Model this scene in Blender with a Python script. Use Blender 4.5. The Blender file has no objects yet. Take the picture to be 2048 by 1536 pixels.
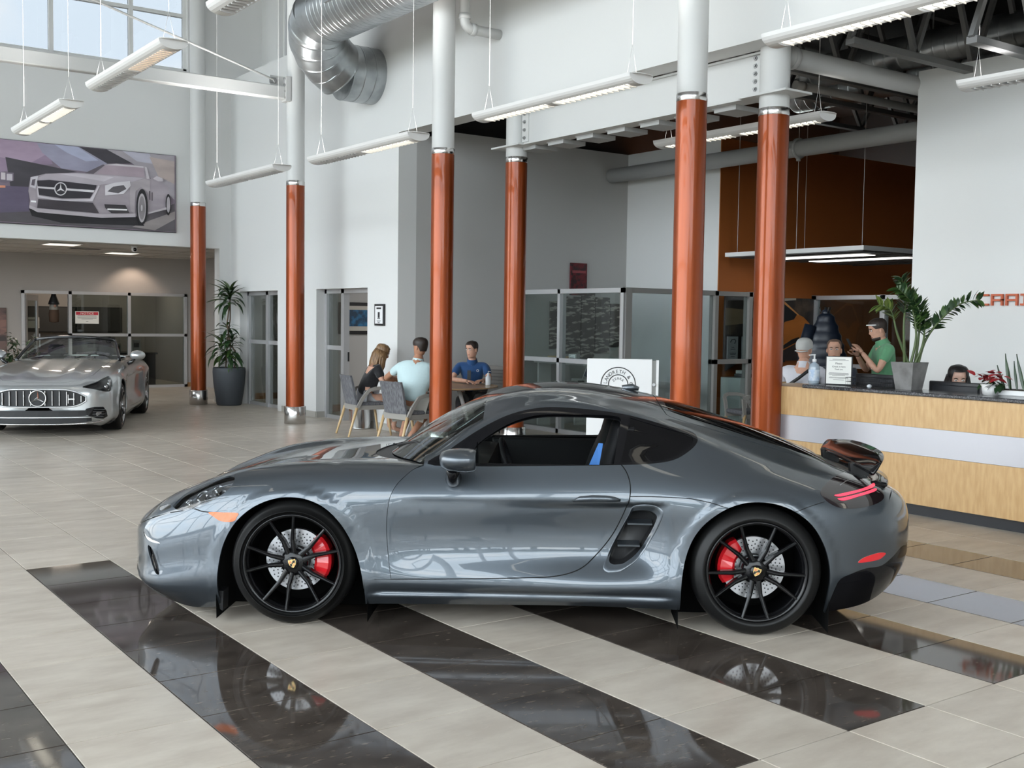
import bpy, bmesh, math, random
import numpy as np
from mathutils import Vector, Matrix
from mathutils.geometry import delaunay_2d_cdt
PI = math.pi
SC = bpy.context.scene
COL = SC.collection
random.seed(7)

# ---------------------------------------------------------------- camera
def make_camera():
    f, yaw, pitch, roll = 2215.0, math.radians(35.70), math.radians(3.34), math.radians(0.778)
    fwd = Vector((math.sin(yaw)*math.cos(pitch), math.cos(yaw)*math.cos(pitch), -math.sin(pitch)))
    r = Vector((math.cos(yaw), -math.sin(yaw), 0)); u = r.cross(fwd)
    c, s = math.cos(roll), math.sin(roll)
    r2 = c*r + s*u; u2 = -s*r + c*u
    cd = bpy.data.cameras.new('camera'); cam = bpy.data.objects.new('camera', cd)
    cd.sensor_width = 36.0; cd.lens = f/2048*36.0; cd.clip_start = 0.05; cd.clip_end = 400
    m = Matrix.Identity(4)
    for i in range(3):
        m[i][0] = r2[i]; m[i][1] = u2[i]; m[i][2] = -fwd[i]
    m[0][3], m[1][3], m[2][3] = 0, 0, 1.66
    cam.matrix_world = m
    COL.objects.link(cam); SC.camera = cam
make_camera()

# ---------------------------------------------------------------- world, exposure, daylight openings
EXPOSURE = 0.25
SKY = 8.0
SC.view_settings.view_transform = 'Standard'; SC.view_settings.look = 'None'
SC.view_settings.exposure = EXPOSURE; SC.view_settings.gamma = 1.0
SC.view_settings.use_curve_mapping = False
SC.cycles.max_bounces = 10; SC.cycles.diffuse_bounces = 5; SC.cycles.glossy_bounces = 5
SC.cycles.transmission_bounces = 8; SC.cycles.transparent_max_bounces = 16
SC.cycles.sample_clamp_indirect = 6.0
SC.cycles.caustics_reflective = False; SC.cycles.caustics_refractive = False
SC.cycles.use_denoising = True

def make_world():
    w = bpy.data.worlds.new('sky'); SC.world = w; w.use_nodes = True
    nt = w.node_tree; N = nt.nodes; L = nt.links
    bg = N['Background']
    tc = N.new('ShaderNodeTexCoord'); mp = N.new('ShaderNodeMapping')
    mp.inputs['Scale'].default_value = (1.0, 1.0, 1.6)
    no = N.new('ShaderNodeTexNoise'); no.inputs['Scale'].default_value = 3.2; no.inputs['Detail'].default_value = 7
    no.inputs['Roughness'].default_value = 0.55
    cr = N.new('ShaderNodeValToRGB')
    cr.color_ramp.elements[0].position = 0.44; cr.color_ramp.elements[0].color = (0.76, 0.86, 0.95, 1)
    cr.color_ramp.elements[1].position = 0.60; cr.color_ramp.elements[1].color = (1.0, 0.985, 0.955, 1)
    L.new(tc.outputs['Generated'], mp.inputs['Vector']); L.new(mp.outputs['Vector'], no.inputs['Vector'])
    L.new(no.outputs['Fac'], cr.inputs['Fac']); L.new(cr.outputs['Color'], bg.inputs['Color'])
    bg.inputs['Strength'].default_value = SKY
make_world()

def portal(name, loc, normal, sx, sy):
    ld = bpy.data.lights.new(name, 'AREA'); ld.shape = 'RECTANGLE'; ld.size = sx; ld.size_y = sy
    ld.cycles.is_portal = True
    o = bpy.data.objects.new(name, ld); o.location = loc
    o.rotation_euler = Vector(normal).to_track_quat('-Z', 'Y').to_euler()
    COL.objects.link(o)
portal('daylight_front', (-2.2, -8.3, 4.3), (0, 1, 0), 9.8, 8.2)
portal('daylight_side', (-7.3, 6.0, 4.3), (1, 0, 0), 8.2, 28.0)
portal('daylight_left', (0.5, 20.75, 7.3), (0, -1, 0), 14.0, 2.4)

# ---------------------------------------------------------------- helpers: materials
MATS = {}
def mat(name, col=(0.8,0.8,0.8), rough=0.5, metal=0.0, spec=0.5, coat=0.0, coat_rough=0.03, emit=None, estr=1.0,
        noise=None, bump=None, trans=0.0, alpha=1.0, ior=1.45, sheen=0.0):
    """noise=(scale, colour2, detail, lo, hi[, stretch]) ; bump=(scale, strength[, stretch])"""
    if name in MATS: return MATS[name]
    m = bpy.data.materials.new(name); MATS[name] = m; m.use_nodes = True
    nt = m.node_tree; N = nt.nodes; L = nt.links; p = N['Principled BSDF']
    p.inputs['Base Color'].default_value = (*col, 1); p.inputs['Roughness'].default_value = rough
    p.inputs['Metallic'].default_value = metal; p.inputs['Specular IOR Level'].default_value = spec
    p.inputs['Coat Weight'].default_value = coat; p.inputs['Coat Roughness'].default_value = coat_rough
    p.inputs['Transmission Weight'].default_value = trans; p.inputs['IOR'].default_value = ior
    p.inputs['Alpha'].default_value = alpha
    if sheen: p.inputs['Sheen Weight'].default_value = sheen
    if emit: 
        p.inputs['Emission Color'].default_value = (*emit, 1); p.inputs['Emission Strength'].default_value = estr
    def coords(scale, stretch):
        tc = N.new('ShaderNodeTexCoord'); mp = N.new('ShaderNodeMapping')
        mp.inputs['Scale'].default_value = (scale*stretch[0], scale*stretch[1], scale*stretch[2])
        L.new(tc.outputs['Object'], mp.inputs['Vector']); return mp.outputs['Vector']
    if noise:
        sc, c2, det, lo, hi = noise[:5]; st = noise[5] if len(noise) > 5 else (1,1,1)
        n = N.new('ShaderNodeTexNoise'); n.inputs['Scale'].default_value = 1.0; n.inputs['Detail'].default_value = det
        L.new(coords(sc, st), n.inputs['Vector'])
        r = N.new('ShaderNodeValToRGB'); r.color_ramp.elements[0].position = lo; r.color_ramp.elements[1].position = hi
        r.color_ramp.elements[0].color = (*col, 1); r.color_ramp.elements[1].color = (*c2, 1)
        L.new(n.outputs['Fac'], r.inputs['Fac']); L.new(r.outputs['Color'], p.inputs['Base Color'])
    if bump:
        st = bump[2] if len(bump) > 2 else (1,1,1)
        n = N.new('ShaderNodeTexNoise'); n.inputs['Scale'].default_value = 1.0; n.inputs['Detail'].default_value = 4
        L.new(coords(bump[0], st), n.inputs['Vector'])
        b = N.new('ShaderNodeBump'); b.inputs['Strength'].default_value = bump[1]; b.inputs['Distance'].default_value = 0.01
        L.new(n.outputs['Fac'], b.inputs['Height']); L.new(b.outputs['Normal'], p.inputs['Normal'])
    return m

def glass(name, tint=(0.9,0.95,0.95), refl=0.06, rough=0.0, dark=0.0, fres=0.5):
    """thin pane: transparent tint + fresnel reflection"""
    if name in MATS: return MATS[name]
    m = bpy.data.materials.new(name); MATS[name] = m; m.use_nodes = True
    nt = m.node_tree; N = nt.nodes; L = nt.links
    for n in list(N): N.remove(n)
    out = N.new('ShaderNodeOutputMaterial'); tr = N.new('ShaderNodeBsdfTransparent'); gl = N.new('ShaderNodeBsdfGlossy')
    tr.inputs['Color'].default_value = (*tint, 1); gl.inputs['Roughness'].default_value = rough
    lw = N.new('ShaderNodeLayerWeight'); lw.inputs['Blend'].default_value = 0.5
    pw = N.new('ShaderNodeMath'); pw.operation = 'POWER'; pw.inputs[1].default_value = 4.5
    L.new(lw.outputs['Facing'], pw.inputs[0])
    ma = N.new('ShaderNodeMath'); ma.operation = 'MULTIPLY_ADD'; ma.inputs[1].default_value = 0.8*(1-refl); ma.inputs[2].default_value = refl
    ma.use_clamp = True
    mx = N.new('ShaderNodeMixShader')
    L.new(pw.outputs[0], ma.inputs[0]); L.new(ma.outputs[0], mx.inputs['Fac'])
    L.new(tr.outputs[0], mx.inputs[1]); L.new(gl.outputs[0], mx.inputs[2]); L.new(mx.outputs[0], out.inputs['Surface'])
    return m

# ---------------------------------------------------------------- helpers: mesh builder
class MB:
    def __init__(s): s.v = []; s.f = []; s.m = []; s.sm = []
    def add(s, vs, fs, mi=0, smooth=False):
        b = len(s.v); s.v += [tuple(map(float, p)) for p in vs]
        for f in fs: s.f.append(tuple(b+i for i in f)); s.m.append(mi); s.sm.append(smooth)
        return s
    def box(s, a, b, mi=0, rot=None, bev=0.0):
        """axis box from corner a to corner b; bev chamfers every edge"""
        lo = [min(a[i], b[i]) for i in range(3)]; hi = [max(a[i], b[i]) for i in range(3)]
        if bev <= 0:
            vs = [(x,y,z) for x in (lo[0],hi[0]) for y in (lo[1],hi[1]) for z in (lo[2],hi[2])]
            fs = [(0,1,3,2),(4,6,7,5),(0,4,5,1),(2,3,7,6),(0,2,6,4),(1,5,7,3)]
        else:
            vs = []; idx = {}
            c = [lo, hi]
            for i in range(8):
                sg = (i>>2&1, i>>1&1, i&1)
                for ax in range(3):
                    p = [c[sg[k]][k] + (0 if k == ax else (bev if sg[k] == 0 else -bev)) for k in range(3)]
                    idx[(sg, ax)] = len(vs); vs.append(tuple(p))
            fs = []
            for ax in range(3):
                o1, o2 = (ax+1)%3, (ax+2)%3
                for sd in (0,1):
                    q = []
                    for (p, r) in ((0,0),(1,0),(1,1),(0,1)):
                        sg = [0,0,0]; sg[ax] = sd; sg[o1] = p; sg[o2] = r; q.append(idx[(tuple(sg), ax)])
                    fs.append(tuple(q if sd else q[::-1]))
            for ax in range(3):
                o1, o2 = (ax+1)%3, (ax+2)%3
                for p in (0,1):
                    for r in (0,1):
                        s0 = [0,0,0]; s0[o1] = p; s0[o2] = r; s1 = list(s0); s1[ax] = 1
                        q = [idx[(tuple(s0), o1)], idx[(tuple(s1), o1)], idx[(tuple(s1), o2)], idx[(tuple(s0), o2)]]
                        fs.append(tuple(q if p == r else q[::-1]))
            for i in range(8):
                sg = (i>>2&1, i>>1&1, i&1); q = [idx[(sg, k)] for k in range(3)]
                fs.append(tuple(q if sum(sg)%2 else q[::-1]))
        if rot is not None:
            ctr = Vector([(lo[i]+hi[i])/2 for i in range(3)]); vs = [rot @ (Vector(p)-ctr) + ctr for p in vs]
        return s.add(vs, fs, mi)
    def obox(s, c, x, y, z, mi=0):
        """oriented box: centre c, half-vectors x,y,z"""
        c, x, y, z = map(Vector, (c, x, y, z))
        vs = [c+a*x+b*y+d*z for a in (-1,1) for b in (-1,1) for d in (-1,1)]
        return s.add(vs, [(0,1,3,2),(4,6,7,5),(0,4,5,1),(2,3,7,6),(0,2,6,4),(1,5,7,3)], mi)
    def bar(s, p, q, w, h, mi=0, up=(0,0,1)):
        p, q = Vector(p), Vector(q); d = (q-p); L = d.length; d.normalize(); u = Vector(up)
        if abs(d.dot(u)) > 0.99: u = Vector((1,0,0))
        sx = d.cross(u).normalized(); uu = sx.cross(d)
        return s.obox((p+q)/2, d*L/2, sx*w/2, uu*h/2, mi)
    def tube(s, pts, r, n=10, mi=0, caps=True, smooth=True):
        pts = [Vector(p) for p in pts]; R = r if isinstance(r, (list, tuple)) else [r]*len(pts)
        vs = []; fs = []; prev = None
        for i, p in enumerate(pts):
            if i == 0: t = pts[1]-p
            elif i == len(pts)-1: t = p-pts[i-1]
            else: t = (pts[i+1]-p).normalized() + (p-pts[i-1]).normalized()
            t.normalize()
            if prev is None:
                a = Vector((0,0,1)) if abs(t.z) < 0.9 else Vector((1,0,0))
                u = t.cross(a).normalized()
            else: u = (prev - t*prev.dot(t)).normalized()
            prev = u; w = t.cross(u)
            for k in range(n):
                a = 2*PI*k/n; vs.append(p + R[i]*(math.cos(a)*u + math.sin(a)*w))
        for i in range(len(pts)-1):
            for k in range(n):
                fs.append((i*n+k, i*n+(k+1)%n, (i+1)*n+(k+1)%n, (i+1)*n+k))
        s.add(vs, fs, mi, smooth)
        if caps:
            b = len(s.v) - len(vs)
            s.f.append(tuple(b+k for k in range(n))[::-1]); s.m.append(mi); s.sm.append(False)
            s.f.append(tuple(b+(len(pts)-1)*n+k for k in range(n))); s.m.append(mi); s.sm.append(False)
        return s
    def cyl(s, p, q, r, n=24, mi=0, caps=True): return s.tube([p, q], r, n, mi, caps)
    def lathe(s, prof, c=(0,0,0), n=32, mi=0, axis='z', smooth=True, close=False):
        """prof = [(r, h)] about axis through c"""
        vs = []; fs = []; m = len(prof)
        for k in range(n):
            a = 2*PI*k/n; ca, sa = math.cos(a), math.sin(a)
            for r, h in prof:
                if axis == 'z': vs.append((c[0]+r*ca, c[1]+r*sa, c[2]+h))
                elif axis == 'y': vs.append((c[0]+r*ca, c[1]+h, c[2]+r*sa))
                else: vs.append((c[0]+h, c[1]+r*ca, c[2]+r*sa))
        for k in range(n):
            k2 = (k+1)%n
            for i in range(m if close else m-1):
                j = (i+1)%m
                f = (k*m+i, k2*m+i, k2*m+j, k*m+j)
                fs.append(f if axis != 'y' else f[::-1])
        return s.add(vs, fs, mi, smooth)
    def prism(s, poly, axis, a, b, mi=0):
        """polygon (list of 2-tuples) extruded along axis from a to b; plane coords are the other two axes in order"""
        n = len(poly)
        def P(u, v, w): return {'x': (w,u,v), 'y': (u,w,v), 'z': (u,v,w)}[axis]
        vs = [P(u,v,a) for u,v in poly] + [P(u,v,b) for u,v in poly]
        fs = [tuple(range(n))[::-1], tuple(range(n, 2*n))] + [(i, (i+1)%n, n+(i+1)%n, n+i) for i in range(n)]
        return s.add(vs, fs, mi)
    def quad(s, a, b, c, d, mi=0): return s.add([a,b,c,d], [(0,1,2,3)], mi)
    def sphere(s, c, r, n=16, m=10, mi=0, sc=(1,1,1)):
        vs = []; fs = []
        for i in range(m+1):
            t = PI*i/m
            for k in range(n):
                a = 2*PI*k/n
                vs.append((c[0]+r*sc[0]*math.sin(t)*math.cos(a), c[1]+r*sc[1]*math.sin(t)*math.sin(a), c[2]+r*sc[2]*math.cos(t)))
        for i in range(m):
            for k in range(n): fs.append((i*n+k, (i+1)*n+k, (i+1)*n+(k+1)%n, i*n+(k+1)%n))
        return s.add(vs, fs, mi, True)
    def mesh(s, name, mats):
        me = bpy.data.meshes.new(name); me.from_pydata(s.v, [], s.f)
        for m in (mats if isinstance(mats, (list, tuple)) else [mats]): me.materials.append(m)
        me.polygons.foreach_set('material_index', s.m); me.polygons.foreach_set('use_smooth', s.sm)
        me.update(); return me
    def fix(s, name, mats):
        """mesh with outward normals recalculated"""
        me = s.mesh(name, mats); bm = bmesh.new(); bm.from_mesh(me)
        bmesh.ops.remove_doubles(bm, verts=bm.verts, dist=1e-5)
        bmesh.ops.recalc_face_normals(bm, faces=bm.faces); bm.to_mesh(me); bm.free(); return me
    def obj(s, name, mats, parent=None, loc=None, rot=None, fix=True):
        return link(name, s.fix(name, mats) if fix else s.mesh(name, mats), parent, loc, rot)

def link(name, data, parent=None, loc=None, rot=None):
    o = bpy.data.objects.new(name, data); COL.objects.link(o)
    if parent is not None: o.parent = parent
    if loc is not None: o.location = loc
    if rot is not None: o.rotation_euler = rot
    return o
def tag(o, label=None, cat=None, group=None, kind=None):
    if label: o['label'] = label
    if cat: o['category'] = cat
    if group: o['group'] = group
    if kind: o['kind'] = kind
    return o
def thing(name, label, cat, loc=(0,0,0), rz=0.0, group=None):
    o = link(name, None, None, loc, (0,0,rz)); o.empty_display_size = 0.1
    return tag(o, label, cat, group)
def struct(o): o['kind'] = 'structure'; return o
def copy_tree(o, parent=None, label=None, loc=None, rz=None):
    c = o.copy(); COL.objects.link(c)
    if parent is not None: c.parent = parent
    if label: c['label'] = label
    if loc is not None: c.location = loc
    if rz is not None: c.rotation_euler = (0,0,rz)
    for ch in list(o.children): copy_tree(ch, c)
    return c
def sub(mesh_obj, lv=1, angle=None):
    md = mesh_obj.modifiers.new('s', 'SUBSURF'); md.levels = lv; md.render_levels = lv
    return mesh_obj
# ---------------------------------------------------------------- materials of the building
M_white = mat('white_paint', (0.70,0.70,0.69), 0.6, bump=(140, 0.05))
M_grey  = mat('grey_paint', (0.47,0.462,0.45), 0.6, bump=(140, 0.05))
M_pale  = mat('pale_grey_paint', (0.67,0.67,0.665), 0.6, bump=(140, 0.05))
M_orange= mat('orange_paint', (0.42,0.125,0.03), 0.5, bump=(140, 0.05))
M_dark  = mat('dark_deck_paint', (0.018,0.018,0.019), 0.7)
M_steel = mat('grey_steel_paint', (0.40,0.40,0.395), 0.5)
M_beam  = mat('light_steel_paint', (0.60,0.60,0.59), 0.45)
M_alu   = mat('anodised_aluminium', (0.55,0.55,0.56), 0.38, metal=0.55)
M_black = mat('matt_black', (0.012,0.012,0.013), 0.5)
M_gloss = mat('gloss_black', (0.008,0.008,0.009), 0.12, coat=0.6)
M_beige = mat('office_beige', (0.36,0.335,0.315), 0.7)
M_base  = mat('tile_baseboard', (0.40,0.38,0.345), 0.4)
M_ceilt = mat('ceiling_tile_white', (0.55,0.53,0.5), 0.8, bump=(200, 0.2))
M_win   = glass('window_glass', (0.97,0.98,0.98), 0.04)
M_wint  = glass('tinted_high_glass', (0.325,0.33,0.335), 0.05)   # dark tint added to hold back the bright sky, two faces per pane
M_part  = glass('partition_glass', (0.80,0.84,0.83), 0.07)
M_dglass= glass('dim_glass', (0.62,0.66,0.65), 0.07)
M_carpet= mat('office_carpet', (0.10,0.085,0.075), 0.9)
M_wood_l= mat('warm_wood', (0.36,0.19,0.08), 0.4, noise=(6, (0.26,0.13,0.05), 5, 0.35, 0.65, (1,1,12)))

def sbox(name, boxes, m, bev=0.0):
    b = MB()
    for a, c in boxes: b.box(a, c, bev=bev)
    return struct(b.obj(name, m))

# ---------------------------------------------------------------- floor of square tiles
TX0, TY0, TS = 1.060, 4.388, 0.5325
M_grout = mat('tile_grout', (0.07,0.065,0.06), 0.8)
def tile_mat(name, c1, c2, rough, rough2, c3):
    m = bpy.data.materials.new(name); m.use_nodes = True; nt = m.node_tree; N = nt.nodes; L = nt.links; p = N['Principled BSDF']
    g = N.new('ShaderNodeNewGeometry'); oi = N.new('ShaderNodeObjectInfo')
    n1 = N.new('ShaderNodeTexNoise'); n1.inputs['Scale'].default_value = 2.6; n1.inputs['Detail'].default_value = 8; n1.inputs['Roughness'].default_value = 0.6
    mp = N.new('ShaderNodeMapping'); mp.inputs['Scale'].default_value = (1.0, 2.6, 1); L.new(g.outputs['Position'], mp.inputs['Vector']); L.new(mp.outputs['Vector'], n1.inputs['Vector'])
    r = N.new('ShaderNodeValToRGB'); e = r.color_ramp.elements
    e[0].position = 0.36; e[0].color = (*c1,1); e[1].position = 0.66; e[1].color = (*c2,1)
    L.new(n1.outputs['Fac'], r.inputs['Fac'])
    n2 = N.new('ShaderNodeTexNoise'); n2.inputs['Scale'].default_value = 16; n2.inputs['Detail'].default_value = 9; L.new(mp.outputs['Vector'], n2.inputs['Vector'])
    r2 = N.new('ShaderNodeValToRGB'); r2.color_ramp.elements[0].position = 0.60; r2.color_ramp.elements[0].color = (0,0,0,1)
    r2.color_ramp.elements[1].position = 0.74; r2.color_ramp.elements[1].color = (1,1,1,1); L.new(n2.outputs['Fac'], r2.inputs['Fac'])
    mx = N.new('ShaderNodeMix'); mx.data_type = 'RGBA'; L.new(r2.outputs['Color'], mx.inputs['Factor'])
    L.new(r.outputs['Color'], mx.inputs['A']); mx.inputs['B'].default_value = (*c3, 1)
    hs = N.new('ShaderNodeHueSaturation'); ma = N.new('ShaderNodeMath'); ma.operation = 'MULTIPLY_ADD'; ma.inputs[1].default_value = 0.14; ma.inputs[2].default_value = 0.93
    L.new(oi.outputs['Random'], ma.inputs[0]); L.new(ma.outputs[0], hs.inputs['Value']); L.new(mx.outputs['Result'], hs.inputs['Color'])
    L.new(hs.outputs['Color'], p.inputs['Base Color'])
    p.inputs['Roughness'].default_value = rough
    return m
M_tile = tile_mat('beige_matt_tile', (0.43,0.375,0.315), (0.55,0.495,0.425), 0.33, 0.3, (0.51,0.455,0.39))
M_tiled = tile_mat('dark_polished_tile', (0.040,0.032,0.027), (0.080,0.066,0.056), 0.05, 0.1, (0.15,0.12,0.095))

def is_dark(i, j): return (i % 2 == 1) and (-3 <= j < 6) and i <= 11
def tile_mesh(name, m):
    g = 0.003; h = 0.0; b = 0.0012; s = TS
    mb = MB()
    o = [(g,g,-0.01),(s-g,g,-0.01),(s-g,s-g,-0.01),(g,s-g,-0.01)]
    t = [(g,g,-b),(s-g,g,-b),(s-g,s-g,-b),(g,s-g,-b)]
    u = [(g+b,g+b,h),(s-g-b,g+b,h),(s-g-b,s-g-b,h),(g+b,s-g-b,h)]
    vs = o+t+u; fs = [(8,9,10,11)]
    for k in range(4):
        k2 = (k+1)%4; fs += [(k,k2,4+k2,4+k), (4+k,4+k2,8+k2,8+k)]
    mb.add(vs, fs); return mb.mesh(name, m)
def build_floor():
    mb = MB().box((-7.2,-8.2,-0.2), (18.2,30,-0.004))
    fl = struct(mb.obj('floor', M_grout)); 
    ml, md = tile_mesh('tile_light', M_tile), tile_mesh('tile_dark', M_tiled)
    cells = []
    for i in range(-15, 32):
        for j in range(-23, 47):
            x, y = TX0+i*TS, TY0+j*TS
            if x > 17.6 or y > 28.3: continue
            c = (x+TS/2, y+TS/2)
            # depth and lateral position for a rough idea of what is in view
            dz = math.sin(0.623)*c[0] + math.cos(0.623)*c[1]; dx = math.cos(0.623)*c[0] - math.sin(0.623)*c[1]
            vis = dz > 3.4 and abs(dx)/dz < 0.52 and c[0] < 8.6
            if 2.3 < c[0] < 4.9 and 0: vis = False
            cells.append((not vis, dz*dz, i, j))
    cells.sort()
    rest = MB()
    for n, (nv, dz, i, j) in enumerate(cells):
        x, y = TX0+i*TS, TY0+j*TS; dk = is_dark(i, j)
        if n < 290 and not nv:
            o = link('tile', md if dk else ml, fl, (x, y, 0.0))
        else:
            g = 0.003
            rest.add([(x+g,y+g,0),(x+TS-g,y+g,0),(x+TS-g,y+TS-g,0),(x+g,y+TS-g,0),(x+g,y+g,-0.004),(x+TS-g,y+g,-0.004),(x+TS-g,y+TS-g,-0.004),(x+g,y+TS-g,-0.004)],
                     [(0,1,2,3),(4,5,1,0),(5,6,2,1),(6,7,3,2),(7,4,0,3)], 1 if dk else 0)
    r = rest.obj('tile', [M_tile, M_tiled], fl, fix=False); r['kind'] = 'stuff'
build_floor()

# ---------------------------------------------------------------- walls of the hall
# left wall (y = 20.35): low opening to an office bay, strip of high windows
YL = 20.35
sbox('wall_left', [((-7,YL,2.923),(8.25,YL+0.25,6.13)), ((7.765,YL,0),(8.0,YL+0.25,2.923)), ((7.17,YL,6.13),(8.85,YL+0.25,8.6)), ((-7,YL,8.2),(7.17,YL+0.25,8.6))], M_white)
sbox('trim_1', [((-7,YL-0.03,6.09),(7.25,YL,6.13))], M_white)
def window_strip(name, x0, x1, y, z0, z1, xs, zs):
    w = struct(link(name, None, None, (0,0,0)))
    fr = MB(); d0, d1 = y+0.08, y+0.16
    for z in (z0, z1-0.06): fr.box((x0,d0,z),(x1,d1,z+0.06))
    for x in (x0, x1-0.06): fr.box((x,d0,z0),(x+0.06,d1,z1))
    fr.obj('frame', M_white, w)
    for x in xs: MB().box((x-0.035,d0-0.02,z0),(x+0.035,d1,z1)).obj('mullion', M_white, w)
    for z in zs: MB().box((x0,d0-0.01,z-0.03),(x1,d1,z+0.03)).obj('transom', M_white, w)
    ex = [x0]+list(xs)+[x1]; ez = [z0]+list(zs)+[z1]
    for a in range(len(ex)-1):
        for b in range(len(ez)-1):
            MB().box((ex[a]+0.03,y+0.115,ez[b]+0.03),(ex[a+1]-0.03,y+0.125,ez[b+1]-0.03)).obj('pane', M_wint, w)
window_strip('window_1', -6.9, 7.17, YL, 6.13, 8.2, [-6.08,-4.72,-3.36,-2.0,-0.64,0.72,2.08,3.44,4.80,6.16], [7.15])

# right-hand wall line (x = 8.0): two glazed office doors, then a header over the open recess
sbox('wall_middle', [((8,18.98,2.11),(8.3,YL,6.1)), ((8,16.66,0),(8.3,18.0,6.1)), ((8,18.0,2.11),(8.3,18.98,6.1)), ((8,19.93,0),(8.3,YL,2.11)), ((8,14.9,2.11),(8.3,16.66,6.1)),
                     ((8,13.99,0),(8.3,14.9,6.1)), ((8,-8,4.31),(8.32,13.99,6.1)), ((8.3,13.99,4.31),(8.56,14.3,6.1)),
                     ((8.0,18.0,0),(8.3,18.2,2.11))], M_white)
# upper wall, set back above a ledge, with one more high window near the corner
sbox('wall_upper', [((8.62,-8,6.1),(8.85,18.9,8.6)), ((8.62,19.55,6.1),(8.85,YL,8.6)), ((8.62,18.9,6.1),(8.85,19.55,6.35)), ((8.62,18.9,8.3),(8.85,19.55,8.6)), ((8.3,-8,6.0),(8.85,YL+0.2,6.1))], M_white)
def side_window():
    w = struct(link('window_2', None)); fr = MB(); x0, x1 = 8.70, 8.76
    for z in (6.35, 7.62, 8.24): fr.box((x0,18.9,z),(x1,19.55,z+0.06))
    for y in (18.9, 19.49): fr.box((x0,y,6.35),(x1,y+0.06,8.3))
    fr.obj('frame', M_white, w)
    MB().box((8.725,18.95,6.4),(8.735,19.5,7.63)).obj('pane', M_wint, w)
    MB().box((8.725,18.95,7.68),(8.735,19.5,8.25)).obj('pane', M_wint, w)
side_window()
sbox('baseboard_middle', [((7.985,16.66,0),(8.0,18.0,0.10)), ((7.985,13.99,0),(8.0,14.9,0.10)), ((7.985,19.93,0),(8.0,YL,0.1)), ((7.765,YL-0.015,0),(7.985,YL,0.10)),
                          ((8.0,16.645,0),(8.2,16.66,0.1)), ((7.75,YL-0.015,0),(7.765,YL+0.25,0.1))], M_base)

# recess behind the columns
sbox('wall_recess', [((8.3,13.99,0),(12.6,14.15,4.41))], M_grey)
sbox('wall_back', [((12.37,11.9,0),(12.6,13.99,4.41))], M_pale)
sbox('wall_orange', [((12.6,11.9,0),(18.0,12.1,4.44))], M_orange)
sbox('wall_orange_end', [((12.37,11.885,0),(12.62,11.9,4.44))], M_orange)
sbox('wall_reception', [((10.65,-8,0),(10.9,7.345,4.40))], M_white)
sbox('wall_far', [((18.0,-8,0),(18.2,14.4,5.9)), ((8.85,14.15,4.41),(18.2,14.4,5.9)), ((8.56,14.3,4.4),(8.85,14.4,6.1))], M_dark)
sbox('ceiling_low', [((8.56,-8,5.7),(18.2,14.3,5.9))], M_dark)

# outer shell behind the camera: glazed fronts
def facade(name, axis, pos, a0, a1, bays, z0, zt):
    """glazed front: piers, spandrels, framed panes. axis 'y': wall in plane y=pos running along x"""
    def B(mb, a, b, za, zb, d0, d1):
        if axis == 'y': mb.box((a,pos+d0,za),(b,pos+d1,zb))
        else: mb.box((pos+d0,a,za),(pos+d1,b,zb))
    mb = MB(); B(mb,a0,a1,0,z0,-0.12,0.12); B(mb,a0,a1,zt,8.6,-0.12,0.12)
    n = bays; w = (a1-a0)/n
    for k in range(n+1):
        c = a0+k*w; B(mb, max(a0,c-0.07), min(a1,c+0.07), z0, zt, -0.1, 0.1)
    wall = struct(mb.obj('wall_'+name, M_white))
    win = struct(link('window_'+{'front':'3','side':'4'}[name], None))
    for k in range(n):
        for (za, zb) in ((z0, 2.9), (2.9, 5.6), (5.6, zt)):
            p = MB(); B(p, a0+k*w+0.07, a0+(k+1)*w-0.07, za+0.04, zb-0.04, -0.006, 0.006); p.obj('pane', M_win, win)
    t = MB()
    for z in (2.9, 5.6): B(t, a0, a1, z-0.05, z+0.05, -0.05, 0.05)
    t.obj('transom', M_alu, win)
facade('front', 'y', -8.0, -7.0, 2.6, 5, 0.25, 8.1)
sbox('wall_front_solid', [((2.6,-8.12,0),(10.65,-7.88,8.6))], M_white)
facade('side', 'x', -7.0, -8.0, YL, 14, 0.25, 8.1)
sbox('wall_front_right', [((10.65,-8.12,0),(18.2,-7.9,5.9))], M_white)
sbox('ceiling', [((-7.2,-8.2,8.6),(8.9,YL+0.3,8.8))], mat('grey_roof_deck', (0.16,0.16,0.165), 0.7))
struct(MB().box((-60,-60,-0.5),(60,60,-0.21)).obj('ground_outside', mat('outside_concrete', (0.34,0.33,0.31), 0.9, noise=(0.4,(0.24,0.26,0.22),4,0.4,0.6))))

def trees_outside():
    rnd = random.Random(3); mb = MB()
    for k in range(46):
        x = -26+k*1.25+rnd.uniform(-.5,.5); y = -21+rnd.uniform(-3,3); h = rnd.uniform(2.6,5.5)
        mb.cyl((x,y,-.2),(x,y,h*.5),.12,6)
        for q in range(5): mb.sphere((x+rnd.uniform(-.9,.9),y+rnd.uniform(-.9,.9),h*rnd.uniform(.45,.9)), rnd.uniform(.6,1.2), 8, 5)
    o = mb.obj('treeline', mat('tree_green', (0.05,0.075,0.03), 0.9), fix=False); o['kind'] = 'stuff'; o['label'] = 'row of trees outside the front windows, seen in reflections'
trees_outside()

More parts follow.
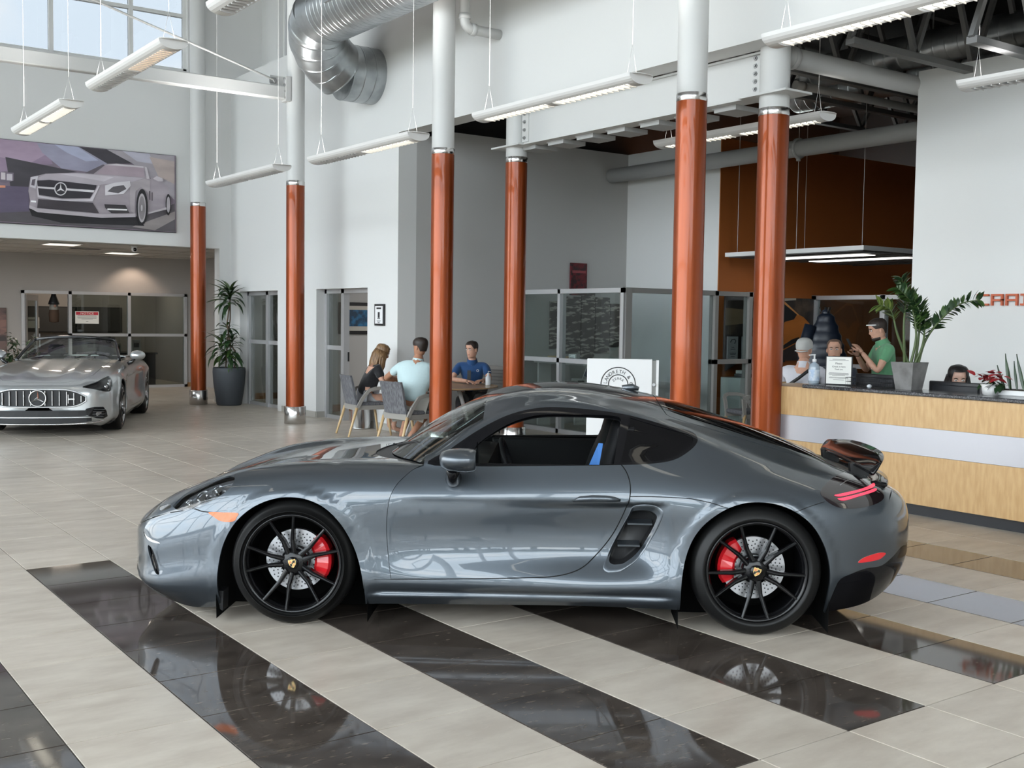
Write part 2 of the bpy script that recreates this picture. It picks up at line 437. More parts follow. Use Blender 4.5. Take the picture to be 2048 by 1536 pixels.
# office bay on the left, beyond the low opening
sbox('ceiling_office', [((-7,YL+0.25,2.94),(9.2,29,3.1))], M_ceilt)
def ceiling_grid():
    t = struct(link('trim_2', None))
    for k in range(0, 5): MB().box((2.0,YL+0.6+k*1.2,2.932),(9.1,YL+0.63+k*1.2,2.94)).obj('ceiling_rail', M_base, t)
    for k in range(0, 6): MB().box((3.0+k*1.2,YL+0.3,2.931),(3.03+k*1.2,25.2,2.94)).obj('ceiling_rail', M_base, t)
ceiling_grid()
sbox('wall_office', [((-7,25.25,0),(5.27,25.4,2.94)), ((5.27,25.25,2.14),(8.85,25.4,2.94)), ((8.85,25.25,0),(9.2,25.4,2.94))], M_beige)
sbox('wall_office_back', [((3,28.6,0),(9.6,28.8,2.94)), ((9.2,YL+0.3,0),(9.4,28.6,2.94)), ((-7.2,YL,0),(-7,29,3.1)), ((3.0,25.4,0),(3.1,28.6,2.94))], M_beige)
sbox('baseboard_office', [((8.85,25.235,0),(9.2,25.25,0.1)), ((5.3,28.585,0),(9.2,28.6,0.09))], M_wood_l)
def partition_office():
    w = struct(link('window_5', None, None, (0,25.25,0)))
    fr = MB()
    for x in (5.27, 6.23, 7.50, 8.78): fr.box((x,-0.04,0),(x+0.065,0.06,2.14))
    fr.box((5.27,-0.04,2.075),(8.845,0.06,2.14)); fr.box((6.23,-0.04,1.16),(8.845,0.06,1.225)); fr.box((6.23,-0.04,0),(8.845,0.06,0.06))
    fr.obj('frame', M_alu, w)
    for (x0,x1) in ((6.295,7.5),(7.565,8.78)):
        for (z0,z1) in ((0.06,1.16),(1.225,2.075)): MB().box((x0,0.0,z0),(x1,0.008,z1)).obj('pane', M_dglass, w)
    d = struct(link('door_3', None, None, (5.36,25.29,0), (0,0,math.radians(62))))
    b = MB(); b.box((0,-0.02,0.01),(0.11,0.02,2.05)); b.box((0.79,-0.02,0.01),(0.9,0.02,2.05)); b.box((0.11,-0.02,1.93),(0.79,0.02,2.05)); b.box((0.11,-0.02,0.01),(0.79,0.02,0.25))
    b.obj('door_frame', M_alu, d); MB().box((0.11,-0.004,0.25),(0.79,0.004,1.93)).obj('pane', M_dglass, d)
    MB().bar((0.84,-0.06,0.9),(0.84,-0.06,1.2),0.025,0.025).obj('handle', M_alu, d)
partition_office()

# rooms behind the two glazed doors
sbox('wall_rooms', [((12.0,14.15,0),(12.2,24,2.9)), ((8.3,17.62,0),(12,17.74,2.9)), ((8.3,20.9,0),(12,21.0,2.9)), ((8.3,14.15,2.75),(12,21.0,2.9))], M_grey)
sbox('baseboard_rooms', [((8.3,17.605,0),(12,17.62,0.12)), ((8.3,20.885,0),(12,20.9,0.12)), ((11.985,14.2,0),(12,20.9,0.12))], M_wood_l)
def glazed_door(name, x, y0, y1, ymid, ztop, zbar, solid):
    w = struct(link(name, None, None, (x,0,0)))
    fr = MB()
    fr.box((-0.05,y0,ztop-0.07),(0.05,y1,ztop)); fr.box((-0.05,y0,0),(0.05,y0+0.07,ztop)); fr.box((-0.05,y1-0.07,0),(0.05,y1,ztop))
    fr.box((-0.05,ymid-0.05,0),(0.05,ymid+0.05,ztop))
    fr.obj('frame', M_alu, w)
    spans = [(y1-0.07, ymid+0.05)] + ([(ymid-0.05, y0+0.07)] if solid else [])
    for (a, b) in spans:
        MB().box((-0.03,b,zbar-0.035),(0.03,a,zbar+0.035)).obj('rail', M_alu, w)
        MB().box((-0.03,b,0),(0.03,a,0.06)).obj('rail', M_alu, w)
        MB().box((-0.004,b,0.06),(0.004,a,zbar-0.035)).obj('pane', M_dglass, w)
        MB().box((-0.004,b,zbar+0.035),(0.004,a,ztop-0.07)).obj('pane', M_dglass, w)
    return w
glazed_door('door_1', 8.2, 18.25, 19.93, 19.02, 2.11, 1.18, True)
d2 = glazed_door('door_2', 8.2, 14.92, 16.66, 16.02, 2.11, 1.16, False)
MB().box((0.02,15.955,0.95),(0.045,15.975,1.1)).obj('strike_plate', M_black, d2)

# glass partition of the office box in the recess
def partition_recess():
    w = struct(link('window_6', None)); X = 10.07; Y = 11.395; ZT = 2.115
    fr = MB(); s = 0.06
    ys = [11.365, 12.76, 13.93]
    for y in ys: fr.box((X-s,y-0.0,0),(X+s,y+s,ZT))
    for z in (0.0, 1.04, ZT-0.07): fr.box((X-s,ys[0],z),(X+s,13.99,z+0.065))
    fr.obj('frame', M_alu, w)
    for a, b in ((11.43,12.76),(12.82,13.93)):
        for z0, z1 in ((0.065,1.04),(1.105,ZT-0.07)): MB().box((X-0.004,a,z0),(X+0.004,b,z1)).obj('pane', M_part, w)
    f2 = MB()
    for x in (11.78, 12.5, 13.15): f2.box((x,Y-s+0.03,0),(x+0.07,Y+s+0.03,ZT))
    for z in (1.05, ZT-0.07): f2.box((11.78,Y-0.03,z),(13.22,Y+0.09,z+0.065))
    f2.box((10.13,Y-0.03,ZT-0.07),(11.78,Y+0.09,ZT)); f2.box((10.13,Y-0.02,0),(11.78,Y+0.06,0.06))
    f2.box((10.05,Y-0.04,0),(10.16,Y+0.09,ZT))
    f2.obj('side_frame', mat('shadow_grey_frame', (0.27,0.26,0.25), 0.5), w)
    MB().box((10.16,Y+0.02,0.06),(11.78,Y+0.028,ZT-0.07)).obj('pane', glass('frosted_pane',(0.85,0.88,0.88),0.08), w)
    for z0, z1 in ((0.05,1.05),(1.115,ZT-0.07)):
        MB().box((11.85,Y+0.02,z0),(12.5,Y+0.028,z1)).obj('pane', M_part, w)
        MB().box((12.57,Y+0.02,z0),(13.15,Y+0.028,z1)).obj('pane', M_part, w)
    # second glazed box in front of the orange wall
    v = struct(link('window_7', None)); X2 = 14.6; f3 = MB()
    for y in (9.0, 10.49, 11.80): f3.box((X2-0.05,y,0),(X2+0.05,y+0.09,ZT))
    for z in (0.96, ZT-0.07): f3.box((X2-0.05,9.0,z),(X2+0.05,11.89,z+0.065))
    f3.obj('frame', M_alu, v)
    for a, b in ((9.09,10.49),(10.58,11.80)):
        for z0, z1 in ((0.0,0.96),(1.025,ZT-0.07)): MB().box((X2-0.004,a,z0),(X2+0.004,b,z1)).obj('pane', M_part, v)
partition_recess()
# ---------------------------------------------------------------- columns
M_copper = mat('copper_lacquer', (0.31,0.062,0.012), 0.36, metal=0.45, coat=0.4, coat_rough=0.06, spec=0.3, noise=(9,(0.20,0.036,0.007),4,0.3,0.7,(1,1,0.02)))
M_chrome = mat('brushed_stainless', (0.62,0.61,0.60), 0.2, metal=1.0, bump=(60,0.08,(1,1,0.02)))
M_galv = mat('galvanised_steel', (0.40,0.42,0.43), 0.30, metal=0.9, noise=(5,(0.32,0.34,0.35),6,0.4,0.6))
M_bolt = mat('bolt_steel', (0.35,0.35,0.35), 0.4, metal=0.6)

def column(x, y, label, top, r=0.137, plate=False):
    t = thing('steel_column', label, 'column', (x,y,0), 0, 'copper and grey columns')
    MB().lathe([(r,3.72),(r,top)], n=40).obj('upper_pipe', M_beam, t, fix=False)
    MB().lathe([(r+0.001,3.655),(r+0.005,3.66),(r+0.005,3.725),(r+0.001,3.73)], n=40).obj('steel_band', M_chrome, t, fix=False)
    MB().lathe([(r+0.003,0.26),(r+0.003,3.66)], n=48).obj('copper_sleeve', M_copper, t, fix=False)
    MB().lathe([(0.16,0.0),(0.165,0.004),(0.165,0.268),(0.16,0.272),(r,0.272)], n=48).obj('chrome_base', M_chrome, t, fix=False)
    if plate:
        MB().box((-0.19,-0.30,3.845),(0.19,0.30,3.865)).obj('cap_plate', M_beam, t)
    return t
CX1, CX2, CY = 7.27, 8.38, [20.12, 15.88, 11.63, 7.37]
column(CX1, CY[0], 'copper column at the far corner beside the silver convertible', 8.6)
column(CX1, CY[1], 'copper column carrying the bolted tie beam, past the tall planter', 8.6)
column(CX1, CY[2], 'copper column behind the man in the pale shirt', 8.6)
column(CX1, CY[3], 'tall copper column rising right behind the coupe roof, grey pipe to the ceiling', 8.6)
column(CX2, CY[2], 'copper column under the left end of the bolted girder', 4.33, 0.137, True)
column(CX2, CY[3], 'copper column under the right end of the girder at the reception desk', 4.33, 0.145, True)

# ---------------------------------------------------------------- girder between the rear columns
def girder():
    t = thing('steel_girder', 'light grey I-beam girder bolted between two copper columns', 'girder', (CX2,9.5,3.87))
    y0, y1 = CY[3]+0.15-9.5, CY[2]-0.15-9.5
    MB().box((-0.012,y0,0.0),(0.012,y1,0.41)).obj('web', M_beam, t)
    MB().box((-0.11,y0,-0.02),(0.11,y1,0.0)).obj('bottom_flange', M_beam, t)
    MB().box((-0.05,y0,0.41),(0.11,y1,0.43)).obj('top_flange', M_beam, t)
    for a, n in ((y0, 5), (y1-0.13, 4)):
        MB().box((-0.028,a,0.03),(-0.012,a+0.13,0.40)).obj('splice_plate', M_beam, t)
        for k in range(n):
            z = 0.38-k*(0.30/(n-1)); yy = a+0.075
            MB().cyl((-0.028,yy,z),(-0.04,yy,z),0.024,6).cyl((-0.04,yy,z),(-0.055,yy,z),0.013,8).obj('bolt', M_bolt, t)
    for k in range(7):
        yy = y0+0.35+k*0.56
        MB().box((0.0,yy,-0.07),(0.35,yy+0.3,-0.02)).box((0.0,yy+0.3,-0.035),(0.5,yy+0.33,-0.02)).obj('joist_seat', M_steel, t)
girder()

# ---------------------------------------------------------------- tie beam with rod on the left
def tie_beam():
    t = thing('tie_beam', 'long grey tube beam spanning the hall to a bolted column plate', 'beam', (7.13,15.88,4.94))
    MB().box((-13.9,-0.075,0.0),(-0.06,0.075,0.19), bev=0.012).obj('tube', M_beam, t)
    MB().box((-0.28,-0.012,0.19),(-0.02,0.012,0.34)).obj('gusset', M_beam, t)
    MB().box((-0.06,-0.1,-0.03),(0.02,0.1,0.34)).obj('end_plate', M_beam, t)
    for k in range(4):
        for s in (-1,1): MB().cyl((-0.06,s*0.06,0.02+k*0.095),(-0.085,s*0.06,0.02+k*0.095),0.018,6).obj('bolt', M_bolt, t)
    r = MB(); r.cyl((-0.2,-0.05,0.255),(-11.3,-0.05,0.255+11.1*0.275),0.016,10)
    r.obj('tension_rod', M_beam, t)
    MB().box((-0.30,-0.05,0.22),(-0.2,-0.02,0.30)).cyl((-0.22,-0.075,0.25),(-0.22,0.05,0.25),0.028,12).obj('clevis', M_bolt, t)
tie_beam()

# ---------------------------------------------------------------- spiral ducts and pipes
def spiral(mb, pts, r, pitch, n=36, mi=0):
    """round duct with raised seam rings along a polyline"""
    P = [Vector(p) for p in pts]; out = []; rad = []
    for a, b in zip(P[:-1], P[1:]):
        L = (b-a).length; d = (b-a)/L; k = max(1, int(L/pitch))
        for q in range(k):
            s0 = L*q/k; s1 = L*(q+1)/k
            for s, rr in ((s0, r), (s0+0.006, r), (s1-0.022, r), (s1-0.016, r), (s1-0.013, r*1.008), (s1-0.004, r*1.008)):
                out.append(a+d*s); rad.append(rr)
    out.append(P[-1]); rad.append(r)
    return mb.tube(out, rad, n, mi)
def big_duct():
    t = thing('air_duct', 'large galvanised spiral duct turning out of the white wall', 'duct', (8,14.75,5.22))
    r = 0.405
    spiral(MB(), [(0,0,0),(-0.52,0,0.0)], r, 0.13).obj('wall_collar', M_galv, t, fix=False)
    # five-gore elbow from -x to -y with a rise
    A = Vector((-0.52,0,0)); pts = []
    for k in range(6):
        a = k/5*PI/2; pts.append(Vector((-0.52-0.63*math.sin(a), -0.63*(1-math.cos(a)), 0.56*(k/5)**1.0)))
    e = MB()
    for k in range(5):
        sp = []; rr = []
        d = pts[k+1]-pts[k]
        e2 = MB()
        tt = [pts[k], pts[k]+d*0.03, pts[k]+d*0.97, pts[k+1]]
    ring = []; rad = []
    for k in range(5):
        d = pts[k+1]-pts[k]
        for f_, q in ((0.0,1.008),(0.05,1.008),(0.07,1.0),(0.11,1.0),(0.89,1.0),(0.93,1.0),(0.95,1.008)): ring.append(pts[k]+d*f_); rad.append(r*q)
    ring.append(pts[5]); rad.append(r)
    e = MB().tube(ring, rad, 40); e.obj('elbow', M_galv, t, fix=False)
    s = pts[5]
    spiral(MB(), [s, (s.x, s.y-0.35, s.z)], r*1.006, 0.35).obj('coupling', M_galv, t, fix=False)
    spiral(MB(), [(s.x, s.y-0.35, s.z),(s.x, -9.0, s.z)], r, 0.105).obj('straight_run', M_galv, t, fix=False)
    g = MB()
    yg = s.y-1.25
    fr = MB().box((s.x-0.43,yg-0.33,s.z-0.10),(s.x-0.39,yg+0.33,s.z+0.16)); fr.obj('register', M_galv, t)
    for k in range(9): MB().box((s.x-0.445,yg-0.28+k*0.065,s.z-0.07),(s.x-0.43,yg-0.265+k*0.065,s.z+0.13)).obj('register_blade', M_steel, t)
big_duct()

def drain_pipe():
    t = thing('drain_pipe', 'white roof drain pipe elbowing into the header wall', 'pipe', (8,11.5,5.19))
    pts = [(0,0,0),(-0.42,0,0)] + [(-0.42-0.1*math.sin(a), 0, 0.1*(1-math.cos(a))) for a in (0.4,0.8,1.2,1.5708)] + [(-0.52,0,0.2),(-0.52,0,3.4)]
    MB().tube(pts, 0.062, 18).obj('pipe', M_beam, t, fix=False)
    MB().lathe([(0.062,-0.03),(0.075,-0.03),(0.075,0.03),(0.062,0.03)], (-0.40,0,0), 18, axis='x').obj('coupling', M_beam, t)
    MB().lathe([(0.062,-0.03),(0.075,-0.03),(0.075,0.03),(0.062,0.03)], (-0.52,0,0.14), 18).obj('coupling', M_beam, t)
drain_pipe()

def long_pipe():
    t = thing('hanging_pipe', 'long grey pipe hung across the pale and orange recess walls', 'pipe', (12.0,10,4.03))
    MB().cyl((0,3.98,0),(0,-9,0),0.115,24).obj('pipe', M_steel, t)
    for y in (0.1, -4.5):
        MB().lathe([(0.116,-0.02),(0.14,-0.02),(0.14,0.02),(0.116,0.02)], (0,y,0), 24, axis='y').cyl((0,y,-0.13),(0,y,-0.17),0.03,8).obj('pipe_clamp', M_steel, t)
    for y in (-1.9,): MB().cyl((0,y,0.11),(0,y,1.6),0.01,8).bar((0,y-0.07,0.06),(0,y,0.2),0.015,0.015).bar((0,y+0.07,0.06),(0,y,0.2),0.015,0.015).obj('hanger_rod', M_steel, t)
long_pipe()

M_joist = mat('joist_grey', (0.16,0.16,0.16), 0.5)
def joist(y, label, x0=8.7, x1=17.8, zb=4.55, zt=5.55):
    t = thing('roof_joist', label, 'joist', (x0,y,zb), 0, 'open web joists under the dark deck')
    L = x1-x0
    MB().box((0,-0.05,0),(L,0.05,0.06)).obj('bottom_chord', M_joist, t)
    MB().box((0,-0.05,zt-zb-0.06),(L,0.05,zt-zb)).obj('top_chord', M_joist, t)
    n = 9; w = L/n
    for k in range(n):
        MB().bar((k*w,0,0.05),(k*w+w/2,0,zt-zb-0.05),0.05,0.05).obj('web_bar', M_joist, t)
        MB().bar((k*w+w/2,0,zt-zb-0.05),(k*w+w,0,0.05),0.05,0.05).obj('web_bar', M_joist, t)
joist(11.2, 'dark joist over the corner of the grey and pale recess walls', zb=4.7)
joist(9.6, 'dark joist crossing behind the girder middle', zb=4.55)
joist(8.4, 'dark joist just beyond the right hand girder column', zb=4.45)
joist(6.75, 'grey joist above the reception wall edge', zb=4.28)
joist(5.5, 'grey joist nearest the lamp over the reception wall', zb=4.05, zt=5.3)

def cross_pipe(name, label, p, q, r, m, cat='pipe'):
    p, q = Vector(p), Vector(q); t = thing(name, label, cat, p)
    MB().cyl((0,0,0), q-p, r, 20).obj('pipe', m, t); MB().lathe([(r,-0.03),(r*1.12,-0.03),(r*1.12,0.03),(r,0.03)], (0.12,0,0), 20, axis='x').obj('coupling', m, t)
cross_pipe('sprinkler_main', 'thick grey pipe running back from the girder column', (8.55,7.42,4.27), (17.5,7.42,4.27), 0.10, M_steel)
cross_pipe('branch_pipe', 'thin grey branch pipe under the dark deck', (10.6,9.0,4.52), (17.5,9.0,4.52), 0.05, M_steel)
def recess_duct(label, x, z, r, y0, y1):
    t = thing('air_duct', label, 'duct', (x,y0,z)); spiral(MB(), [(0,0,0),(0,y1-y0,0)], r, 0.16, 28).obj('straight_run', M_galv, t, fix=False)
    for y in (y0+1.0, (y0+y1)/2): 
        MB().cyl((0,y-y0,r),(0,y-y0,5.7-z),0.008,6).obj('hanger_rod', M_steel, t)
recess_duct('galvanised spiral duct above the reception wall top', 11.55, 4.88, 0.20, 9.6, -7.0)
recess_duct('galvanised spiral duct deeper under the dark deck', 13.6, 5.15, 0.26, 11.5, -7.0)

# ---------------------------------------------------------------- pendant lamps
M_lampw = mat('lamp_white', (0.66,0.65,0.64), 0.4)
M_lens = mat('lamp_lens_lit', (0.9,0.88,0.8), 0.5, emit=(1.0,0.95,0.82), estr=2.4)
M_lensw = mat('lamp_lens_warm', (0.9,0.8,0.7), 0.5, emit=(1.0,0.72,0.48), estr=0.75)
M_lensoff = mat('lamp_lens_unlit', (0.42,0.42,0.43), 0.5)
LAMP_W = 40.0
def pendant(x, y0, z, label, lit=(1,1), L=2.44, power=1.0, ceil=8.6, warm=False, louver=True, cable=True):
    """lamp running from y0 to y0+L, bottom bowl at z; the lit lenses glow, an added hidden area light fills upward"""
    t = thing('pendant_lamp', label, 'lamp', (x,y0,z), 0, 'pendant strip lamps')
    sec = []
    for k in range(13):
        a = PI*k/12; sec.append((-0.135*math.cos(a), 0.085-0.085*math.sin(a)**0.8 if 0<k<12 else 0.085))
    b = MB(); n = len(sec)
    inner = [(p[0]*0.93, p[1]*0.9+0.012) for p in sec]
    yy = [0.0, L]
    # bowl skin, with lens openings cut in the middle band (k 4..8)
    segs = [(0,0.10),(0.10,L/2-0.05),(L/2-0.05,L/2+0.05),(L/2+0.05,L-0.10),(L-0.10,L)]
    vs = []; fs = []
    for (a, c) in segs:
        op = (c-a) > 0.5
        for k in range(n-1):
            if op and 4 <= k < 8: continue
            q = len(vs); vs += [(sec[k][0],a,sec[k][1]),(sec[k+1][0],a,sec[k+1][1]),(sec[k+1][0],c,sec[k+1][1]),(sec[k][0],c,sec[k][1])]
            fs.append((q,q+1,q+2,q+3))
    b.add(vs, fs, 0, True)
    b.obj('bowl', M_lampw, t, fix=False)
    for y, s in ((0.0,-1),(L,1)):
        e = MB(); e.prism(sec, 'y', y-0.004, y+0.004)
        tip = [(0.13*math.cos(a), y+s*0.05*math.sin(a)) for a in [PI*k/8 for k in range(9)]]
        e.prism(tip, 'z', 0.08, 0.086)
        e.obj('end_cap', M_lampw, t)
    for h, (a, c) in enumerate(((0.10,L/2-0.05),(L/2+0.05,L-0.10))):
        on = lit[h]; m = (M_lensw if warm else M_lens) if on else M_lensoff
        l = MB().add([(sec[4][0],a,sec[4][1]+0.012),(sec[8][0],a,sec[8][1]+0.012),(sec[8][0],c,sec[8][1]+0.012),(sec[4][0],c,sec[4][1]+0.012)], [(0,1,2,3)])
        lo = l.obj('lens', m, t, fix=False)
        if louver:
            lv = MB(); 
            for q in range(14): yq = a+(c-a)*(q+0.5)/14; lv.box((sec[4][0],yq-0.004,sec[6][1]),(sec[8][0],yq+0.004,sec[6][1]+0.012))
            lo2 = lv.obj('louver', M_lampw, lo); lo2['kind'] = 'stuff'
    if cable:
        for y in (0.12, L-0.12):
            c = MB(); c.cyl((0,y,0.36),(0,y,ceil-z),0.003,5)
            c.cyl((-0.06,y,0.085),(0,y,0.36),0.002,5).cyl((0.06,y,0.085),(0,y,0.36),0.002,5); c.obj('hanging_cable', M_lampw, t)
    if power:  # added hidden fill, on in unlit lamps too, to brighten the hall
        ld = bpy.data.lights.new('hall_fill', 'AREA'); ld.shape = 'RECTANGLE'; ld.size = 0.2; ld.size_y = L*0.9
        ld.energy = LAMP_W*power; ld.color = (1.0,0.985,0.96); ld.spread = math.radians(95)
        link('hall_fill_light', ld, t, (0,L/2,0.075), (PI,0,0))
    return t
pendant(3.42, 10.08, 4.06, 'white strip lamp crossing in front of the tie beam, one half glowing warm', (1,0), warm=True)
pendant(3.25, 12.94, 3.93, 'white strip lamp above the car poster, both halves lit')
pendant(6.08, 13.70, 3.56, 'unlit white strip lamp between the two left copper columns', (0,0))
pendant(6.07, 10.20, 3.53, 'white strip lamp below the big duct, one half lit', (1,0))
pendant(6.53, 7.24, 3.70, 'white strip lamp in front of the girder, both halves lit', (1,1))
pendant(6.50, 3.30, 3.72, 'white strip lamp in the top corner above the reception, cream louvers lit', (1,1))
pendant(3.38, 6.35, 4.08, 'white strip lamp end at the picture top beside the duct', (0,0))
pendant(9.24, 7.42, 3.72, 'lit strip lamp in the recess behind the copper columns', (1,1), ceil=5.7, power=0.12)
pendant(9.10, 3.36, 3.74, 'unlit white louvered lamp before the reception wall', (0,0), ceil=5.7, power=0.3)
def more_lamps():
    # further lamps of the same rows, above and behind the viewer; they show only as reflections in the cars
    for x, y, lab in ((3.38,2.6,'white strip lamp above the coupe, outside the picture'),(3.38,-1.8,'white strip lamp overhead behind the viewer, middle row'),(0.2,5.6,'white strip lamp over the hall left of the coupe, outside the picture'),
                      (0.2,-1.8,'white strip lamp overhead behind the viewer, left row'),(-2.8,5.6,'white strip lamp near the side windows, outside the picture'),(6.5,-1.2,'white strip lamp overhead behind the viewer, wall row')):
        pendant(x, y, 4.1 if x < 5 else 3.72, lab, (1,1), louver=False)
more_lamps()
# ================================================================ car body tools
def spl(t, y, tq):
    """natural cubic spline through (t, y[..., k]) at tq"""
    t = np.asarray(t, float); y = np.asarray(y, float); n = len(t); h = np.diff(t)
    A = np.zeros((n,n)); B = np.zeros((n,)+y.shape[1:]); A[0,0] = A[-1,-1] = 1
    for i in range(1, n-1):
        A[i,i-1] = h[i-1]; A[i,i] = 2*(h[i-1]+h[i]); A[i,i+1] = h[i]
        B[i] = 6*((y[i+1]-y[i])/h[i]-(y[i]-y[i-1])/h[i-1])
    M = np.linalg.solve(A, B.reshape(n,-1)).reshape(B.shape)
    k = np.clip(np.searchsorted(t, tq)-1, 0, n-2); sh = (-1,)+(1,)*(y.ndim-1)
    hh = h[k].reshape(sh); a = ((t[k+1]-tq)).reshape(sh); b = (tq-t[k]).reshape(sh)
    return (M[k]*a**3+M[k+1]*b**3)/(6*hh)+(y[k]/hh-M[k]*hh/6)*a+(y[k+1]/hh-M[k+1]*hh/6)*b
def gsm(a, sig, axis):
    """gaussian smoothing with odd reflection at the ends"""
    if sig < 0.3: return a
    r = int(3*sig)+1; k = np.exp(-0.5*(np.arange(-r,r+1)/sig)**2); k /= k.sum()
    a = np.moveaxis(a, axis, 0); n = a.shape[0]
    lo = 2*a[0]-a[1:r+1][::-1]; hi = 2*a[-1]-a[-r-1:-1][::-1]
    b = np.concatenate([lo, a, hi]); out = sum(k[i]*b[i:i+n] for i in range(2*r+1))
    return np.moveaxis(out, 0, axis)

class Surf:
    """half body surface: stations = [(x, [(y,z)...])]; u = x, v = mean chord length"""
    def __init__(s, stations, du=0.01, dv=0.008, su=4.0, sv=1.3, disp=None, keep=None):
        X = np.array([a for a, _ in stations], float); Q = np.array([p for _, p in stations], float)
        ch = np.concatenate([np.zeros((len(X),1)), np.cumsum(np.linalg.norm(np.diff(Q,axis=1),axis=2),axis=1)], 1)
        mid = (X > 0.2) & (X < 2.6)
        s.vk = ch[mid].mean(0) if mid.sum() else ch.mean(0)
        s.U = np.arange(X[0], X[-1]+du*0.5, du); s.U[-1] = X[-1]
        s.V = np.arange(0, s.vk[-1], dv); s.V = np.append(s.V[:-1], s.vk[-1])
        Qu = spl(X, Q, s.U)
        G = spl(s.vk, np.moveaxis(Qu,0,1), s.V); G = np.moveaxis(G,1,0)
        G = gsm(gsm(G, su, 0), sv, 1)
        G[:,0,0] = 0
        s.G = np.concatenate([np.repeat(s.U[:,None,None], G.shape[1], 1), G], 2)
        if disp: disp(s.G)
    def ev(s, u, v):
        """bicubic (Catmull-Rom) evaluation"""
        u = np.atleast_1d(np.asarray(u,float)); v = np.atleast_1d(np.asarray(v,float))
        def loc(T, t):
            k = np.clip(np.searchsorted(T, t)-1, 0, len(T)-2); f = np.clip((t-T[k])/(T[k+1]-T[k]),0,1); return k, f
        i, fu = loc(s.U, u); j, fv = loc(s.V, v); nu, nv = s.G.shape[:2]
        def w(f): return [-.5*f+f*f-.5*f**3, 1-2.5*f*f+1.5*f**3, .5*f+2*f*f-1.5*f**3, -.5*f*f+.5*f**3]
        wu, wv = w(fu), w(fv); out = 0
        for a in range(4):
            for b in range(4):
                out = out + (wu[a]*wv[b])[:,None]*s.G[np.clip(i+a-1,0,nu-1), np.clip(j+b-1,0,nv-1)]
        return out
    def nrm(s, u, v, e=0.006):
        u = np.atleast_1d(np.asarray(u,float)); v = np.atleast_1d(np.asarray(v,float))
        a = s.ev(np.minimum(u+e,s.U[-1]),v)-s.ev(np.maximum(u-e,s.U[0]),v)
        b = s.ev(u,np.minimum(v+e,s.V[-1]))-s.ev(u,np.maximum(v-e,0))
        n = np.cross(a, b); n /= np.linalg.norm(n,axis=1)[:,None]+1e-9
        return n
    def side(s, pts, vmin=0.0, vmax=None):
        """side-view points (x,z) -> (u,v), scanning from the bottom edge upward"""
        vv = np.linspace(vmin, s.V[-1] if vmax is None else vmax, 500); out = []
        for x, z in pts:
            P = s.ev(np.full(500, x), vv); zz = P[:,2]; k = len(vv)-2
            while k > 0 and not (zz[k+1] <= z <= zz[k]): k -= 1
            if k == 0: k = int(np.argmin(np.abs(zz-z))); out.append((x, vv[k])); continue
            f = (zz[k]-z)/(zz[k]-zz[k+1]+1e-9); out.append((x, vv[k]+f*(vv[k+1]-vv[k])))
        return out
    def top(s, pts, vmax):
        vv = np.linspace(0, vmax, 400); out = []
        for x, y in pts:
            P = s.ev(np.full(400, x), vv); k = int(np.argmin(np.abs(P[:,1]-y))); out.append((x, vv[k]))
        return out

def smooth_poly(pts, n=6, closed=True):
    """Catmull-Rom resample of a polyline"""
    P = [np.array(p, float) for p in pts]; m = len(P); out = []
    for i in range(m if closed else m-1):
        if closed: a,b,c,d = P[i-1],P[i],P[(i+1)%m],P[(i+2)%m]
        else: a,b,c,d = P[max(i-1,0)],P[i],P[i+1],P[min(i+2,m-1)]
        for q in range(n):
            t = q/n; out.append(tuple(0.5*((2*b)+(c-a)*t+(2*a-5*b+4*c-d)*t*t+(3*b-a-3*c+d)*t**3)))
    if not closed: out.append(tuple(P[-1]))
    return out
def densify(pts, d=0.02, closed=True):
    out = []; m = len(pts)
    for i in range(m if closed else m-1):
        a = np.array(pts[i],float); b = np.array(pts[(i+1)%m],float); k = max(1,int(np.ceil(np.linalg.norm(b-a)/d)))
        for q in range(k): out.append(tuple(a+(b-a)*q/k))
    if not closed: out.append(tuple(pts[-1]))
    return out
def strip(pl, w):
    """thin closed polygon around an open polyline"""
    P = np.array(pl,float); T = np.gradient(P,axis=0); N = np.stack([-T[:,1],T[:,0]],1); N /= np.linalg.norm(N,axis=1)[:,None]+1e-12
    return [tuple(p) for p in P+N*w/2]+[tuple(p) for p in (P-N*w/2)[::-1]]
def inpoly(pts, poly):
    x, y = pts[:,0], pts[:,1]; P = np.array(poly); r = np.zeros(len(x),bool)
    x0,y0 = P[:,0],P[:,1]; x1,y1 = np.roll(x0,-1),np.roll(y0,-1)
    for a,b,c,d in zip(x0,y0,x1,y1):
        if b == d: continue
        m = ((b > y) != (d > y)) & (x < (c-a)*(y-b)/(d-b)+a); r ^= m
    return r

